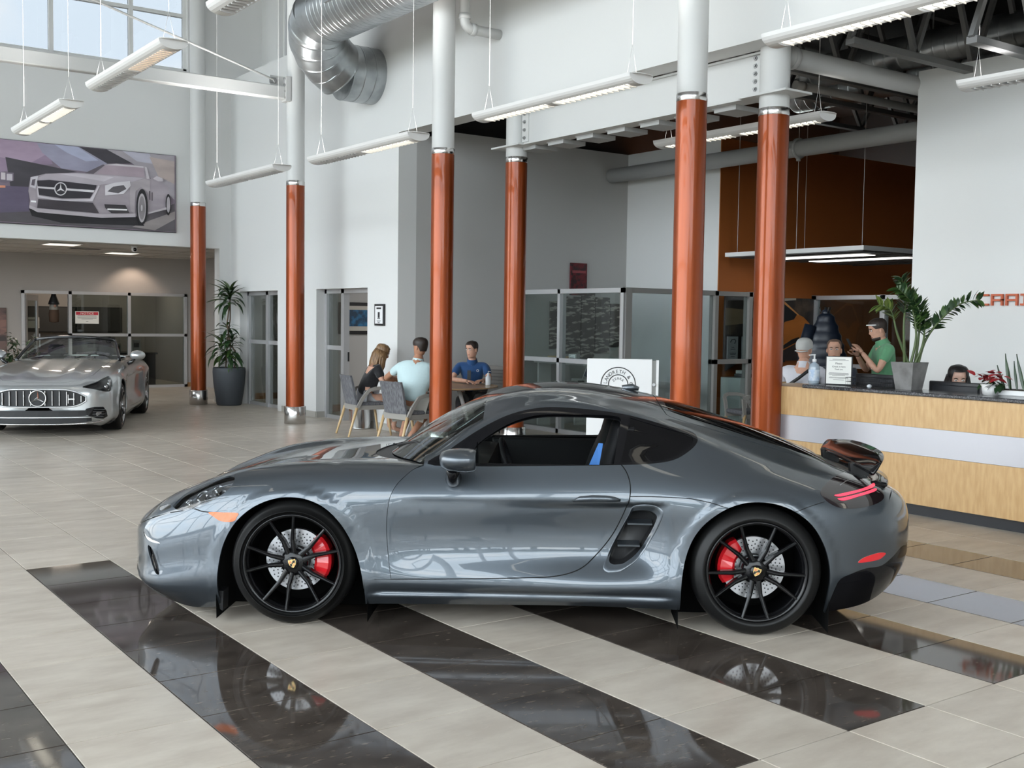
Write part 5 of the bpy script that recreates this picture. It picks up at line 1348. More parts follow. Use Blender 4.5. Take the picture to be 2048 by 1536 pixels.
        for cx, r0 in ((0,.40),(2.72,.41)):
            w = MB(); pl = [(cx+r0*1.02*math.cos(a), .34+r0*1.02*math.sin(a)) for a in [PI+.5-(PI+1)*k/24 for k in range(25)]]; o = [(-x,sg*.89,max(z,.14)) for x,z in pl]; i_ = [(p[0],sg*.55,p[2]) for p in o]; n2 = len(o)
            w.add(o+i_, [(k,k+1,n2+k+1,n2+k) for k in range(n2-1)]+[tuple(range(n2,2*n2))], 0, True); w.obj('wheel_liner', M_black, car)
            Rw = .345; wh = link('wheel', None, car, (-cx, sg*.925, Rw), (0,0,0 if sg > 0 else PI))
            MB().lathe([(.262,0),(.275,.015),(Rw-.05,.015),(Rw-.008,-.012),(Rw,-.04),(Rw,-.235),(Rw-.02,-.26),(.262,-.26)],(0,0,0),56,axis='y').obj('tyre', M_tyre, wh)
            MB().lathe([(.268,.008),(.258,.012),(.248,-.02),(.245,-.2)],(0,0,0),56,axis='y').obj('rim_barrel', M_wheel_s, wh)
            MB().lathe([(0,-.01),(.06,-.015),(.07,-.05)],(0,0,0),32,axis='y').obj('hub', M_wheel_s, wh)
            MB().lathe([(0,-.12),(.19,-.12)],(0,0,0),32,axis='y').obj('brake_disc', M_dgrey, wh)
            for k in range(10):
                a = 2*PI*k/10+(.1 if k%2 else -.1); p = Vector((.05*math.cos(a),-.03,.05*math.sin(a))); q = Vector((.256*math.cos(a),-.004,.256*math.sin(a)))
                MB().bar(p,q,.022,.03,up=(0,1,0)).obj('spoke', M_wheel_s if k%2 else M_rim, wh)
    MB().box((.55,-.86,.16),(-3.3,.86,.2)).obj('underbody', M_black, car)
    return car
build_roadster()
# ================================================================ flat prints
def flat(name): return name
FLATM = {}
def flatm(c, rough=0.45):
    k = tuple(round(x,3) for x in c)
    if k not in FLATM: FLATM[k] = mat('print_%02d'%len(FLATM), k, rough, noise=(1.6, tuple(min(1,x*1.28+.006) for x in k), 5, .35, .7, (1,1,2.6)))
    return FLATM[k]
def ell(cx, cy, rx, ry, n=28, a0=0, a1=2*PI): return [(cx+rx*math.cos(a0+(a1-a0)*k/n), cy+ry*math.sin(a0+(a1-a0)*k/n)) for k in range(n)]
def print_layers(parent, to3, nrm, layers, name='printed_shape', step=0.0012):
    """flat coloured shapes stacked in thin layers on a panel"""
    for i, (poly, c) in enumerate(layers):
        vs = [Vector(to3(*p))+Vector(nrm)*step*(i+1) for p in poly]; n = len(vs); back = [v-Vector(nrm)*step*0.6 for v in vs]
        b = MB(); b.add(vs+back, [tuple(range(n))]+[(k,(k+1)%n,n+(k+1)%n,n+k) for k in range(n)]); b.obj(name, flatm(c), parent)
# ================================================================ seating area
M_fab = mat('grey_woven_fabric', (0.155,0.155,0.165), 0.9, noise=(70,(0.09,0.09,0.10),3,.4,.6,(1,1,.15)), bump=(160,.4))
M_cfr = mat('taupe_chair_frame', (0.27,0.255,0.235), 0.45)
M_ash = mat('ash_wood', (0.62,0.45,0.25), 0.4, noise=(14,(0.50,0.34,0.17),5,.35,.65,(1,1,.12)))
M_maple = mat('maple_veneer', (0.56,0.365,0.175), 0.33, noise=(5,(0.47,0.29,0.125),7,.35,.65,(1,6,1.2)))
M_tabletop = mat('oak_table_top', (0.42,0.27,0.14), 0.3, noise=(4,(0.33,0.20,0.10),6,.35,.65,(1,8,1)))
def guest_chair(label, loc, rz):
    t = thing('guest_chair', label, 'chair', loc, rz, 'guest chairs at the round table')
    # local: forward +y
    for sx in (-1,1):
        MB().tube([(sx*.25,-.22,.40),(sx*.265,-.345,0.0)],[.022,.014],8).obj('leg', M_ash, t)
        MB().tube([(sx*.25,.22,.42),(sx*.262,.285,0.0)],[.022,.014],8).obj('leg', M_ash, t)
        a = MB(); P = [(sx*.25,-.222,.38),(sx*.262,-.15,.52),(sx*.27,-.05,.645),(sx*.275,.05,.672),(sx*.275,.20,.672),(sx*.27,.255,.64),(sx*.255,.235,.52),(sx*.25,.222,.40)]
        for p, q in zip(P[:-1],P[1:]): a.bar(p,q,.045,.03,up=(1,0,0))
        a.obj('armrest', M_cfr, t)
    MB().box((-.245,-.235,.365),(.245,-.205,.44)).box((-.245,-.22,.37),(-.22,.25,.43)).box((.22,-.22,.37),(.245,.25,.43)).obj('seat_rail', M_cfr, t)
    s = MB(); s.box((-.225,-.21,.415),(.225,.255,.475),bev=.02); s.obj('seat', M_fab, t)
    b = MB(); vs = []
    for k in range(9):
        x = -.225+.45*k/8; bow = .028*(abs(x)/.225)**2
        for z, y in ((.44,-.222),(.60,-.255),(.74,-.285),(.85,-.315)): vs += [(x,y+bow,z)]
        for z, y in ((.85,-.345),(.74,-.318),(.60,-.29),(.44,-.255)): vs += [(x,y+bow,z)]
    b.add(vs, [(k*8+q, k*8+(q+1)%8, (k+1)*8+(q+1)%8, (k+1)*8+q) for k in range(8) for q in range(8)]+[tuple(range(8))[::-1], tuple(range(64,72))]); b.obj('backrest', M_fab, t)
    return t
guest_chair('grey fabric guest chair with ash legs under the blond woman', (7.47,13.95,0), math.atan2(-.14,.99)-PI/2)
guest_chair('grey fabric guest chair with ash legs under the man in the pale shirt', (7.26,12.37,0), math.atan2(.12,1)-PI/2)
guest_chair('grey guest chair half hidden behind the column near the reception desk', (11.45,10.35,0), math.atan2(.3,-.9)-PI/2)

def round_table():
    t = thing('round_table', 'round wooden table with splayed white legs beside the copper column', 'table', (8.02,12.86,0))
    MB().lathe([(0,.715),(.70,.715),(.80,.735),(.80,.748),(0,.748)],n=48,smooth=False).obj('tabletop', M_tabletop, t)
    for k in range(4):
        a = .6+k*PI/2; MB().tube([(.28*math.cos(a),.28*math.sin(a),.715),(.52*math.cos(a),.52*math.sin(a),0)],[.03,.022],10).obj('leg', M_lampw, t)
    MB().lathe([(.30,.69),(.30,.715),(0,.715)],n=32).obj('leg_plate', M_lampw, t)
round_table()
def waste_bin():
    t = thing('waste_bin', 'round stainless waste bin beside the second office door', 'bin', (7.80,14.72,0))
    MB().lathe([(0,.0),(.15,0),(.155,.01),(.155,.015),(.15,.02),(.15,.46),(.14,.465),(.14,.40),(0,.40)],n=36).obj('bin_body', M_chrome, t)
    MB().lathe([(.15,.455),(.158,.462),(.158,.478),(.15,.485)],n=36).obj('bin_rim', M_chrome, t)
waste_bin()
def office_chair(label, loc, rz):
    t = thing('office_chair', label, 'chair', loc, rz)
    MB().box((-.24,-.22,.43),(.24,.24,.49),bev=.025).obj('seat', M_fab, t)
    b = MB(); b.box((-.24,-.285,.50),(.24,-.255,.98),bev=.012,rot=Matrix.Rotation(.1,3,'X')); bk = b.obj('backrest', mat('taupe_mesh',(.20,.185,.17),.8), t)
    for k in range(8): MB().box((-.235,-.256+.0,.56+.05*k),(.235,-.248,.575+.05*k)).obj('rib', mat('taupe_mesh2',(.14,.13,.12),.8), bk)
    MB().cyl((0,0,.10),(0,0,.43),.028,12).obj('gas_column', M_black, t)
    for k in range(5):
        a = 2*PI*k/5; MB().bar((0,0,.11),(.28*math.cos(a),.28*math.sin(a),.07),.04,.03).obj('base_arm', M_black, t); MB().lathe([(0,-.012),(.03,-.012),(.03,.012),(0,.012)],(.28*math.cos(a),.28*math.sin(a),.032),12,axis='y').obj('caster', M_black, t)
    return t
office_chair('taupe ribbed office chair behind the man in the blue polo', (9.02,13.30,0), math.atan2(-.25,-1)-PI/2)

def desk_bottle():
    t = thing('sanitizer_bottle', 'small clear pump bottle on the round table beside the copper column', 'bottle', (8.62,12.56,.748))
    MB().lathe([(0,0),(.035,0),(.038,.01),(.038,.11),(.015,.135),(.012,.15),(0,.15)],n=20).obj('bottle_body', mat('clear_plastic',(.6,.62,.65),.2), t)
    MB().lathe([(.014,.15),(.014,.17),(.004,.17),(.004,.195),(0,.195)],n=12).bar((0,0,.195),(.04,0,.19),.01,.008).obj('pump', mat('white_plastic',(.7,.7,.7),.4), t)
desk_bottle()

# ---------------------------------------------------------------- objects in the glass office of the recess
def ledge():
    t = thing('office_ledge', 'white ledge behind the glass partition holding small items', 'shelf', (10.55,12.7,1.02))
    MB().box((-.15,-1.1,-.03),(.15,1.2,.0)).obj('board', M_lampw, t)
    for y in (-1.0,1.1): MB().box((-.12,y,-1.02),(.12,y+.04,-.03)).obj('support', M_lampw, t)
ledge()
def small_frame():
    t = thing('photo_frame', 'small white framed photo standing on the office ledge', 'frame', (10.50,13.05,1.02), math.atan2(-.5,-.85)-PI/2)
    MB().box((-.06,-.01,0),(.06,.012,.13),bev=.004).obj('frame', mat('white_plastic',(.7,.7,.7),.4), t); MB().box((-.042,.012,.018),(.042,.0135,.112)).obj('picture', M_dgrey, t)
small_frame()
def ledge_box():
    t = thing('wooden_box', 'long light wooden box lying on the office ledge', 'box', (10.52,13.42,1.02), math.atan2(-.5,-.85)-PI/2)
    MB().box((-.16,-.05,0),(.16,.05,.075),bev=.004).obj('box_body', M_ash, t); MB().box((-.165,-.055,.075),(.165,.055,.088),bev=.003).obj('box_lid', M_ash, t)
ledge_box()
def flag():
    t = thing('desk_flag', 'little dark flag on a slanted stick inside the glass office', 'flag', (10.45,12.78,0.74))
    MB().cyl((0,0,0),(.03,-.10,.24),.006,8).obj('stick', M_lampw, t); MB().add([(.03,-.10,.235),(.012,-.05,.10),(.05,-.12,.05),(.06,-.14,.12)],[(0,1,2,3)]).obj('cloth', mat('flag_navy',(.03,.04,.08),.8), t, fix=False)
    MB().lathe([(0,0),(.05,0),(.05,.02),(0,.02)],n=16).obj('base', M_black, t)
flag()
def office_desk():
    t = thing('office_desk', 'white desk inside the glass office', 'desk', (11.35,12.7,0)); MB().box((-.35,-1.0,.70),(.35,1.0,.74)).obj('desktop', M_lampw, t)
    for y in (-.95,.91): MB().box((-.33,y,0),(.33,y+.04,.70)).obj('side_panel', M_lampw, t)
office_desk()

# ---------------------------------------------------------------- reception desk
M_granite = mat('black_granite', (0.02,0.021,0.025), 0.18, noise=(90,(0.16,0.16,0.18),8,.52,.72))
M_band = mat('silver_laminate', (0.40,0.40,0.43), 0.38, metal=0.5)
M_toe = mat('toe_kick_black', (0.012,0.013,0.017), 0.5)
def reception():
    t = thing('reception_desk', 'long maple reception desk with a silver band and black toe kick', 'desk', (8.44,5.0,0))
    def front(nm, z0, z1, m, inset=0.0, par=None, y0=-2.6, y1=2.78, thick=.03):
        b = MB(); pts = [(inset, y0)] + [(inset, y) for y in np.linspace(y0+.4,y1-.35,9)]
        for k in range(1,9): a = PI/2*k/8; pts.append((inset+(.35-inset*0)*(1-math.cos(a)), y1-.35+.35*math.sin(a)))
        pts.append((.66,y1))
        vs = []
        for x, y in pts: vs += [(x,y,z0),(x,y,z1),(x+thick,y-thick*.2,z1),(x+thick,y-thick*.2,z0)]
        n = len(pts); b.add(vs, [(k*4+q, k*4+(q+1)%4, (k+1)*4+(q+1)%4, (k+1)*4+q) for k in range(n-1) for q in range(4)]+[(0,1,2,3),tuple((n-1)*4+q for q in (3,2,1,0))]); return b.obj(nm, m, par or t)
    for a, b_ in ((-2.6,.30),(.304,2.20)):
        pass
    front('top_panel', .772, 1.045, M_maple, thick=.04); front('silver_band', .530, .770, M_band, .004); front('lower_panel', .10, .528, M_maple); front('toe_kick', 0, .10, M_toe, .05)
    for y in (-.42,): MB().box((-.001,y-.0015,.53),(.01,y+.0015,.77)).obj('band_joint', M_seam, t)
    MB().box((.06,-2.6,1.0),(.60,2.60,1.045)).obj('counter_top', M_maple, t)
    MB().box((-.03,-2.6,1.046),(.45,1.96,1.078),bev=.006).obj('granite_top', M_granite, t)
    MB().box((.45,-2.6,.70),(1.15,1.9,.74)).obj('work_top', M_maple, t)
    MB().box((1.11,-2.6,0),(1.15,-2.56,.70)).box((1.11,1.86,0),(1.15,1.9,.70)).obj('back_leg', M_maple, t)
reception()
def bottle():
    t = thing('sanitizer_bottle', 'big blue gel pump bottle on the desk next to the printed notice', 'bottle', (8.62,6.99,1.078))
    MB().lathe([(0,0),(.048,0),(.052,.01),(.052,.155),(.046,.185),(.018,.205),(.016,.215),(0,.215)],n=28).obj('bottle_body', mat('gel_blue',(.30,.36,.42),.12,coat=.5), t)
    MB().lathe([(.053,.03),(.0535,.032),(.0535,.135),(.053,.137)],n=28).obj('label', mat('label_pale',(.55,.60,.66),.5,noise=(30,(.35,.45,.60),4,.45,.6)), t)
    MB().lathe([(.02,.213),(.02,.235),(.008,.24),(.008,.272),(.012,.275),(.012,.285),(0,.286)],n=16).bar((0,0,.281),(-.045,.03,.276),.014,.01).obj('pump', mat('white_plastic',(.7,.7,.7),.4), t)
bottle()
def text_obj(s, size, name, m, parent, loc, rot, ext=.0008, align='CENTER', sx=1.0):
    cu = bpy.data.curves.new(name, 'FONT'); cu.body = s; cu.size = size; cu.extrude = ext; cu.align_x = align; cu.align_y = 'CENTER'; cu.resolution_u = 3
    o = bpy.data.objects.new(name, cu); COL.objects.link(o); dg = bpy.context.evaluated_depsgraph_get(); me = bpy.data.meshes.new_from_object(o.evaluated_get(dg)); bpy.data.objects.remove(o)
    for v in me.vertices: v.co.x *= sx
    me.materials.clear(); me.materials.append(m); return link(name, me, parent, loc, rot)
M_ink = mat('printed_ink', (0.03,0.03,0.03), 0.6); M_paper = mat('paper_white', (0.70,0.69,0.65), 0.6)
def notice():
    t = thing('notice_stand', 'framed notice on white paper with lines of print standing on the desk', 'sign', (8.66,6.73,1.078), math.atan2(-.45,-.9)+PI/2)
    MB().box((-.125,-.008,0),(.125,.008,.275),bev=.003).obj('frame', M_black, t); MB().box((-.115,-.0105,.012),(.115,-.009,.268)).obj('sheet', M_paper, t)
    l = MB()
    for z, w in ((.245,.06),(.235,.09),(.115,.09),(.107,.095),(.099,.09),(.091,.06),(.075,.085),(.067,.09),(.05,.05)): l.box((-w,-.0112,z-.0015),(w,-.0106,z+.0015))
    o = l.obj('print_line', M_ink, t); o['kind'] = 'stuff'
    for s, z, sz in (('Please', .205, .026), ('Check in here', .175, .022), ('Thank you', .150, .018)): text_obj(s, sz, 'lettering', M_ink, t, (0,-.0112,z), (PI/2,0,0))
notice()
def monitor(label, y, w, rz, h=.06, z=1.078):
    t = thing('computer_monitor', label, 'monitor', (9.02,y,.74), rz)
    MB().box((-w/2,-.02,.02+z-.74-.16),(w/2,.015,z-.74+h),bev=.008).obj('back_shell', mat('monitor_black',(.018,.018,.021),.4), t)
    MB().box((-w/2+.05,.015,z-.74-.08),(w/2-.05,.035,z-.74+h-.03),bev=.006).obj('vent_panel', M_toe, t)
    MB().box((-w/2+.01,-.0225,.2),(w/2-.01,-.021,z-.74+h-.01)).obj('screen', M_gloss, t)
    MB().cyl((0,0,.01),(0,0,z-.74-.1),.025,12).obj('stand', M_black, t); MB().box((-.12,-.09,0),(.12,.09,.012),bev=.004).obj('foot', M_black, t)
monitor('black monitor back beside the concrete planter', 6.55, .50, PI/2, .105); monitor('black monitor back hiding the face of the receptionist', 5.72, .55, PI/2, .075)
def basket():
    t = thing('wire_basket', 'black wire letter basket on the granite top', 'basket', (8.68,6.38,1.078)); 
    w, d, h = .11, .20, .085
    for z in (0.004,.045,h): MB().tube([(-w,-d,z),(w,-d,z),(w,d,z),(-w,d,z),(-w,-d,z)],.0022,5).obj('wire_ring', M_black, t)
    b = MB()
    for k in range(17):
        y = -d+2*d*k/16
        for x in (-w,w): b.cyl((x,y,.004),(x,y,h),.0015,4)
        b.cyl((-w,y,.004),(w,y,.004),.0015,4)
    b.obj('wire', M_black, t, fix=False)['kind'] = 'stuff'
basket()
def desk_clip():
    t = thing('glass_paperweight', 'small clear glass weight on the granite edge near the basket', 'ornament', (8.52,6.28,1.078)); MB().sphere((0,0,.018),.02,12,8,sc=(1.4,1,.9)).obj('glass_body', mat('clear_plastic',(.6,.62,.65),.2), t)
desk_clip()

# ---------------------------------------------------------------- white display board with ring logo
def display_board():
    t = thing('display_board', 'white free standing board with a round dealer logo behind the coupe roof', 'sign', (8.62,9.80,0), 0)
    d = Vector((-.66,-.75,0)).normalized(); t.rotation_euler = (0,0,math.atan2(d.y,d.x)+PI/2)
    MB().box((-.40,-.03,0.02),(.36,.03,1.215),bev=.006).obj('front_panel', mat('display_white',(.80,.80,.80),.4), t)
    MB().box((.36,-.02,.02),(.405,.10,1.20)).obj('side_slot', mat('board_grey',(.22,.22,.21),.5), t); MB().box((.405,-.03,.02),(.435,.12,1.205)).obj('side_panel', mat('display_white',(.80,.80,.80),.4), t)
    MB().box((-.40,.03,.02),(.40,.12,.06)).obj('base', M_black, t); MB().cyl((.38,-.03,.92),(.38,-.055,.92),.018,12).obj('latch', M_alu, t)
    lg = link('ring_logo', None, t, (-.035,-.031,.915))
    for r in (.195,.108):
        MB().lathe([(r,0),(r+.011,0),(r+.011,-.002),(r,-.002)],n=64,axis='y',close=True).obj('ring', M_ink, lg)
    for s, r, sz, a0, st in (('LANDRETH & CO',.150,.058,math.radians(172),math.radians(15.2)),('ZEBRA',.070,.040,math.radians(140),math.radians(24))):
        for k, ch in enumerate(s):
            a = a0-k*st; text_obj(ch, sz, 'letter', M_ink, lg, (r*math.cos(a),-.001,r*math.sin(a)), (PI/2,-(a-PI/2),0), .0008) if ch != ' ' else None
display_board()
def wall_letters():
    t = thing('wall_lettering', 'orange raised letters CRAIG on the white reception wall', 'sign', (10.645,6.547,1.868))
    # letters run towards -y; local u to the right as seen from the hall
    h, wl, s = .118, .128, .020; m = mat('letter_orange', (0.50,0.10,0.035), 0.4); m2 = mat('letter_edge', (0.20,0.05,0.03), .5)
    G_ = {'C': [(0,1,'H'),(0,0,'H'),(0,0,'V')], }
    def letter(u0, strokes):
        b = MB()
        for (x0,z0,x1,z1) in strokes: b.box((-.030,-(u0+x0),z0),(0,-(u0+x1),z1))
        b.obj('letter', m, t)
    W, H_ = wl, h
    letter(0, [(0,0,W,s),(0,H_-s,W,H_),(0,s,s,H_-s)])
    letter(.158, [(0,0,s,H_-s),(0,H_-s,W,H_),(W-s,.055,W,H_-s),(s,.045,W,.045+s),(W-s,0,W,.05)])
    letter(.316, [(0,0,s,H_-s),(0,H_-s,W,H_),(W-s,0,W,H_-s),(s,.045,W-s,.045+s)])
    letter(.474, [(0,0,.09,s),(0,H_-s,.09,H_),(.035,s,.055,H_-s)])
    letter(.594, [(0,0,W,s),(0,H_-s,W,H_),(0,s,s,H_-s),(W-s,s,W,.065),(.06,.045,W-s,.065)])
wall_letters()

# ---------------------------------------------------------------- wall things
def award():
    t = thing('framed_award', 'small black framed certificate on the white wall end beside the doors', 'frame', (7.99,14.49,1.54))
    MB().box((-.02,-.145,0),(.01,.145,.32),bev=.004).obj('frame', M_black, t); MB().box((-.0225,-.115,.03),(-.0205,.115,.29)).obj('sheet', mat('display_white',(.80,.80,.80),.4), t)
    for a in ((.245,.07,.27),(.115,.03,.20),(.10,.04,.112),(.075,.06,.08),(.055,.05,.06),(.04,.03,.05)): MB().box((-.0235,-a[1],a[0]),(-.0228,a[1],a[2])).obj('print_shape', M_ink, t)
award()
def picture():
    t = thing('framed_picture', 'dark framed blue picture hanging inside the second office', 'frame', (9.30,17.61,1.36))
    MB().box((-.42,-.03,0),(.42,.008,.56),bev=.008).obj('frame', M_black, t); MB().box((-.36,-.033,.06),(.36,-.031,.50)).obj('mat_board', mat('cream_mat',(.50,.47,.42),.7), t)
    MB().box((-.22,-.0355,.14),(.22,-.034,.43)).obj('print', mat('blue_print',(.03,.16,.32),.5,noise=(9,(.02,.05,.09),5,.4,.6)), t)
picture()
M_bw = mat('car_art_print', (0.05,0.042,0.04), 0.6, noise=(11,(.42,.40,.36),6,.52,.60,(.6,1,2.2)))
for k, (x0, x1, z0, z1) in enumerate(((10.76,11.06,1.20,1.96),(11.08,11.38,1.12,2.04),(11.40,11.68,1.02,2.12),(11.70,12.00,1.12,2.04),(12.02,12.34,1.22,1.94))):
    t = thing('art_canvas', ('leftmost','second','tall middle','fourth','rightmost')[k]+' canvas of the five part dark car print behind the glass', 'picture', ((x0+x1)/2,13.985,z0), 0, 'five part car print')
    MB().box((x0-(x0+x1)/2,-.03,0),(x1-(x0+x1)/2,0,z1-z0),bev=.003).obj('canvas', M_bw, t)
def red_panel():
    t = thing('red_sign', 'dark red printed panel on the grey wall above the partition', 'sign', (11.33,13.985,2.06)); MB().box((-.17,-.03,.0),(.17,0,.52),bev=.003).obj('panel', mat('dark_red_print',(.14,.012,.018),.5,noise=(14,(.03,.008,.01),5,.45,.6)), t)
    MB().box((-.14,-.032,.36),(.14,-.0305,.40)).obj('stripe', mat('pale_red',(.30,.06,.07),.5), t)
red_panel()
M_orc = mat('car_orange', (0.50,0.15,0.02), .4)
def orange_art():
    # two part print of an orange sports car on the orange wall
    for k, (x0, x1, lab) in enumerate(((12.50,13.35,'left half of the dark orange car print, behind the office glass'),(13.37,14.57,'right half of the orange car print beside the column'))):
        t = thing('art_canvas', lab, 'picture', ((x0+x1)/2,11.885,1.06), 0, 'orange car print'); w = (x1-x0)/2
        MB().box((-w,-.04,0),(w,0,1.0),bev=.003).obj('canvas', mat('art_dark',(.035,.028,.026),.5,noise=(3,(.14,.10,.07),5,.5,.7)), t)
        f = lambda x, z: (x*w, -.041, z*1.0)
        if k:
            L = [([(-1,.0),(1,.0),(1,.25),(-1,.12)],(.03,.022,.022)),([(-1,.30),(-.82,.68),(-.52,.93),(-.25,.95),(.35,.74),(.55,.70),(.80,.60),(.86,.42),(.80,.25),(.55,.22),(.40,.30),(-.45,.12),(-1,.05)],(.46,.15,.03)),
                 ([(-.84,.68),(-.50,.90),(-.27,.91),(.28,.74),(.16,.66),(-.20,.62),(-.35,.50),(-.55,.62)],(.012,.012,.014)),([(-.80,.66),(-.52,.93),(-.25,.95),(.35,.74),(.33,.72),(-.26,.915),(-.50,.895),(-.76,.66)],(.60,.28,.10)),
                 ([(-.5,.13),(.35,.31),(.40,.38),(.10,.34),(-.48,.18)],(.015,.012,.012)),(ell(-.92,.30,.22,.28),(.012,.010,.010)),(ell(-.93,.30,.17,.22),(.22,.15,.10)),(ell(-.93,.30,.13,.17),(.04,.03,.03)),(ell(.74,.36,.11,.17),(.012,.010,.010)),(ell(.75,.36,.07,.12),(.20,.12,.08)),
                 ([(-1,.92),(.2,.97),(.2,1.0),(-1,.98)],(.40,.36,.30))]
        else: L = [([(-1,.55),(1,.62),(1,.78),(-1,.82)],(.22,.16,.10)),([(.1,.35),(.3,.62),(.7,.80),(1,.86),(1,.40)],(.10,.04,.02)),([(-1,0),(1,0),(1,.36),(-1,.42)],(.02,.016,.016))]
        print_layers(t, f, (0,-1,0), L, step=.0015)
orange_art()
def plaques():
    for k, x in enumerate((12.62,12.94)):
        t = thing('award_plaque', ('left','right')[k]+' grey award plaque with a swoosh on the shelf behind the glass', 'plaque', (x,11.80,1.085), 0, 'award plaques')
        MB().box((-.115,-.012,0),(.115,.012,.36),bev=.004).obj('plate', mat('plaque_grey',(.36,.37,.40),.35), t)
        MB().tube([(-.06,-.014,.27),(-.03,-.014,.31),(.03,-.014,.32),(.06,-.014,.29),(.03,-.014,.25)],.006,6).obj('emblem', M_ink, t)
        l = MB(); [l.box((-w_,-.0135,z),(w_,-.0125,z+.008)) for z, w_ in ((.19,.03),(.16,.05),(.10,.07),(.085,.06),(.05,.04))]; l.obj('print_line', M_ink, t)['kind'] = 'stuff'
    t = thing('wall_shelf', 'dark shelf holding the two award plaques', 'shelf', (12.95,11.74,1.05)); MB().box((-.5,-.18,0),(.6,.15,.035)).obj('board', M_black, t)
    for x in (-.4,.5): MB().prism([(.15,0),(-.12,0),(.15,-.14)],'x',x,x+.02).obj('bracket', M_black, t)
plaques()
def white_cabinet():
    t = thing('low_cabinet', 'low white cabinet behind the glass next to the column', 'cabinet', (12.85,11.62,0)); MB().box((-.45,-.2,0.05),(.65,.2,.83),bev=.004).obj('body', mat('cabinet_white',(.55,.60,.60),.5), t)
    for x in (.09,): MB().box((x,-.206,.08),(x+.005,-.2,.8)).obj('door_gap', M_seam, t)
    MB().box((-.45,-.18,0),(.65,.2,.05)).obj('plinth', M_black, t)
    t2 = thing('binder_stack', 'grey ring binders lying on the white cabinet', 'binder', (12.75,11.62,.83)); MB().box((-.12,-.13,0),(.30,.14,.05),bev=.004).obj('binder', M_fab, t2); MB().box((-.10,-.12,.05),(.30,.13,.10),bev=.004).obj('binder', M_lampw, t2)
white_cabinet()
def jacket():
    t = thing('hanging_jacket', 'dark navy quilted jacket hung on the frame behind the bearded man', 'jacket', (10.98,8.75,1.02)); mj = mat('navy_nylon',(.008,.012,.022),.35)
    b = MB(); rings = []
    for k in range(22):
        z = .76-.80*k/21; q = (k%3)/2.0; puff = .02*math.sin(PI*((k%3)+.5)/3); w = .05+.26*min(1,((.76-z)/.75))**.75; d = .05+.09*min(1,(.76-z)/.4)
        rings.append(((0,0,z),(w*.80+puff,-(w*.58+puff),0),(.5*(d+puff),.75*(d+puff),0)))
    hull_rings_ = rings; b2 = b
    vs = []; n = 20
    for c, ux, uy in rings:
        for k in range(n): a = 2*PI*k/n; vs.append(Vector(c)+Vector(ux)*math.cos(a)+Vector(uy)*math.sin(a))
    b.add(vs, [(r*n+k, r*n+(k+1)%n, (r+1)*n+(k+1)%n, (r+1)*n+k) for r in range(21) for k in range(n)]+[tuple(range(n)), tuple(range(21*n,22*n))], 0, True); b.obj('jacket_body', mj, t)
    MB().tube([(-.16,.10,.62),(-.22,.14,.35),(-.24,.14,.05)],[.07,.075,.06],12).obj('sleeve', mj, t)
    MB().lathe([(0,.72),(.05,.74),(.045,.80),(0,.82)],n=16).obj('hood', mj, t)
    s = thing('coat_stand', 'dark coat stand holding the navy jacket', 'stand', (10.98,8.75,0)); MB().cyl((0,0,.02),(0,0,1.86),.018,10).obj('pole', M_black, s); MB().lathe([(0,0),(.17,0),(.17,.02),(.02,.04)],n=24).obj('base', M_black, s)
    for a in (0,2.1,4.2): MB().tube([(0,0,1.78),(.06*math.cos(a),.06*math.sin(a),1.80),(.08*math.cos(a),.08*math.sin(a),1.86)],.008,6).obj('hook', M_black, s)
jacket()
def ceiling_cloud():
    t = thing('floating_ceiling_panel', 'white floating ceiling panel with light strips hung on wires', 'ceiling panel', (12.2,9.15,2.63))
    MB().box((0,0,0.0),(3.2,2.45,.06)).obj('panel', M_lampw, t)
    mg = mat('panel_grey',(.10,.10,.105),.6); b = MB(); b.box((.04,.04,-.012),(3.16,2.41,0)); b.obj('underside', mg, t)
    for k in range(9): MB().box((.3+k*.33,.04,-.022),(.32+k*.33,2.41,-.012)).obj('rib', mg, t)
    for x in (.45,1.35): MB().box((x,.35,-.03),(x+.28,2.0,-.022)).obj('light_strip', mat('strip_lit',(.9,.9,.9),.5,emit=(1,.97,.9),estr=2.5), t)
    for x, y in ((.1,.1),(.1,1.2),(.1,2.3),(1.6,.1),(1.6,2.3),(3.0,.1)): MB().cyl((x,y,.06),(x,y,3.05),.004,5).obj('hanging_wire', M_lampw, t)
ceiling_cloud()
def room_fill_lights():  # unseen panels added only to brighten the rooms behind the doors
    for x, y, lab in ((10.0,19.2,'unseen fill light added inside the first office behind the planter'),(10.0,15.8,'unseen fill light added inside the second office beside the framed picture')):
        t = thing('ceiling_light', lab, 'light', (x,y,2.745)); MB().box((-.3,-.3,-.012),(.3,.3,0)).obj('frame', M_lampw, t); MB().box((-.27,-.27,-.016),(.27,.27,-.012)).obj('diffuser', mat('room_fill_lit',(.9,.9,.9),.5,emit=(1,.97,.92),estr=1.2), t)
        ld = bpy.data.lights.new('room_fill','AREA'); ld.size = .5; ld.energy = 26; link('lamp', ld, t, (0,0,-.03))
room_fill_lights()
def camera_dome():
    t = thing('security_camera', 'small white turret security camera under the office soffit', 'camera', (6.35,20.95,2.93))
    MB().lathe([(0,0),(.06,0),(.06,-.03),(.045,-.035),(0,-.035)],n=20).obj('mount', M_lampw, t); MB().sphere((0,-.01,-.065),.055,18,12).obj('turret', M_lampw, t); MB().lathe([(0,-.057),(.03,-.055),(.034,-.045)],(0,-.01,-.07),18,axis='y').obj('lens', M_gloss, t)
camera_dome()
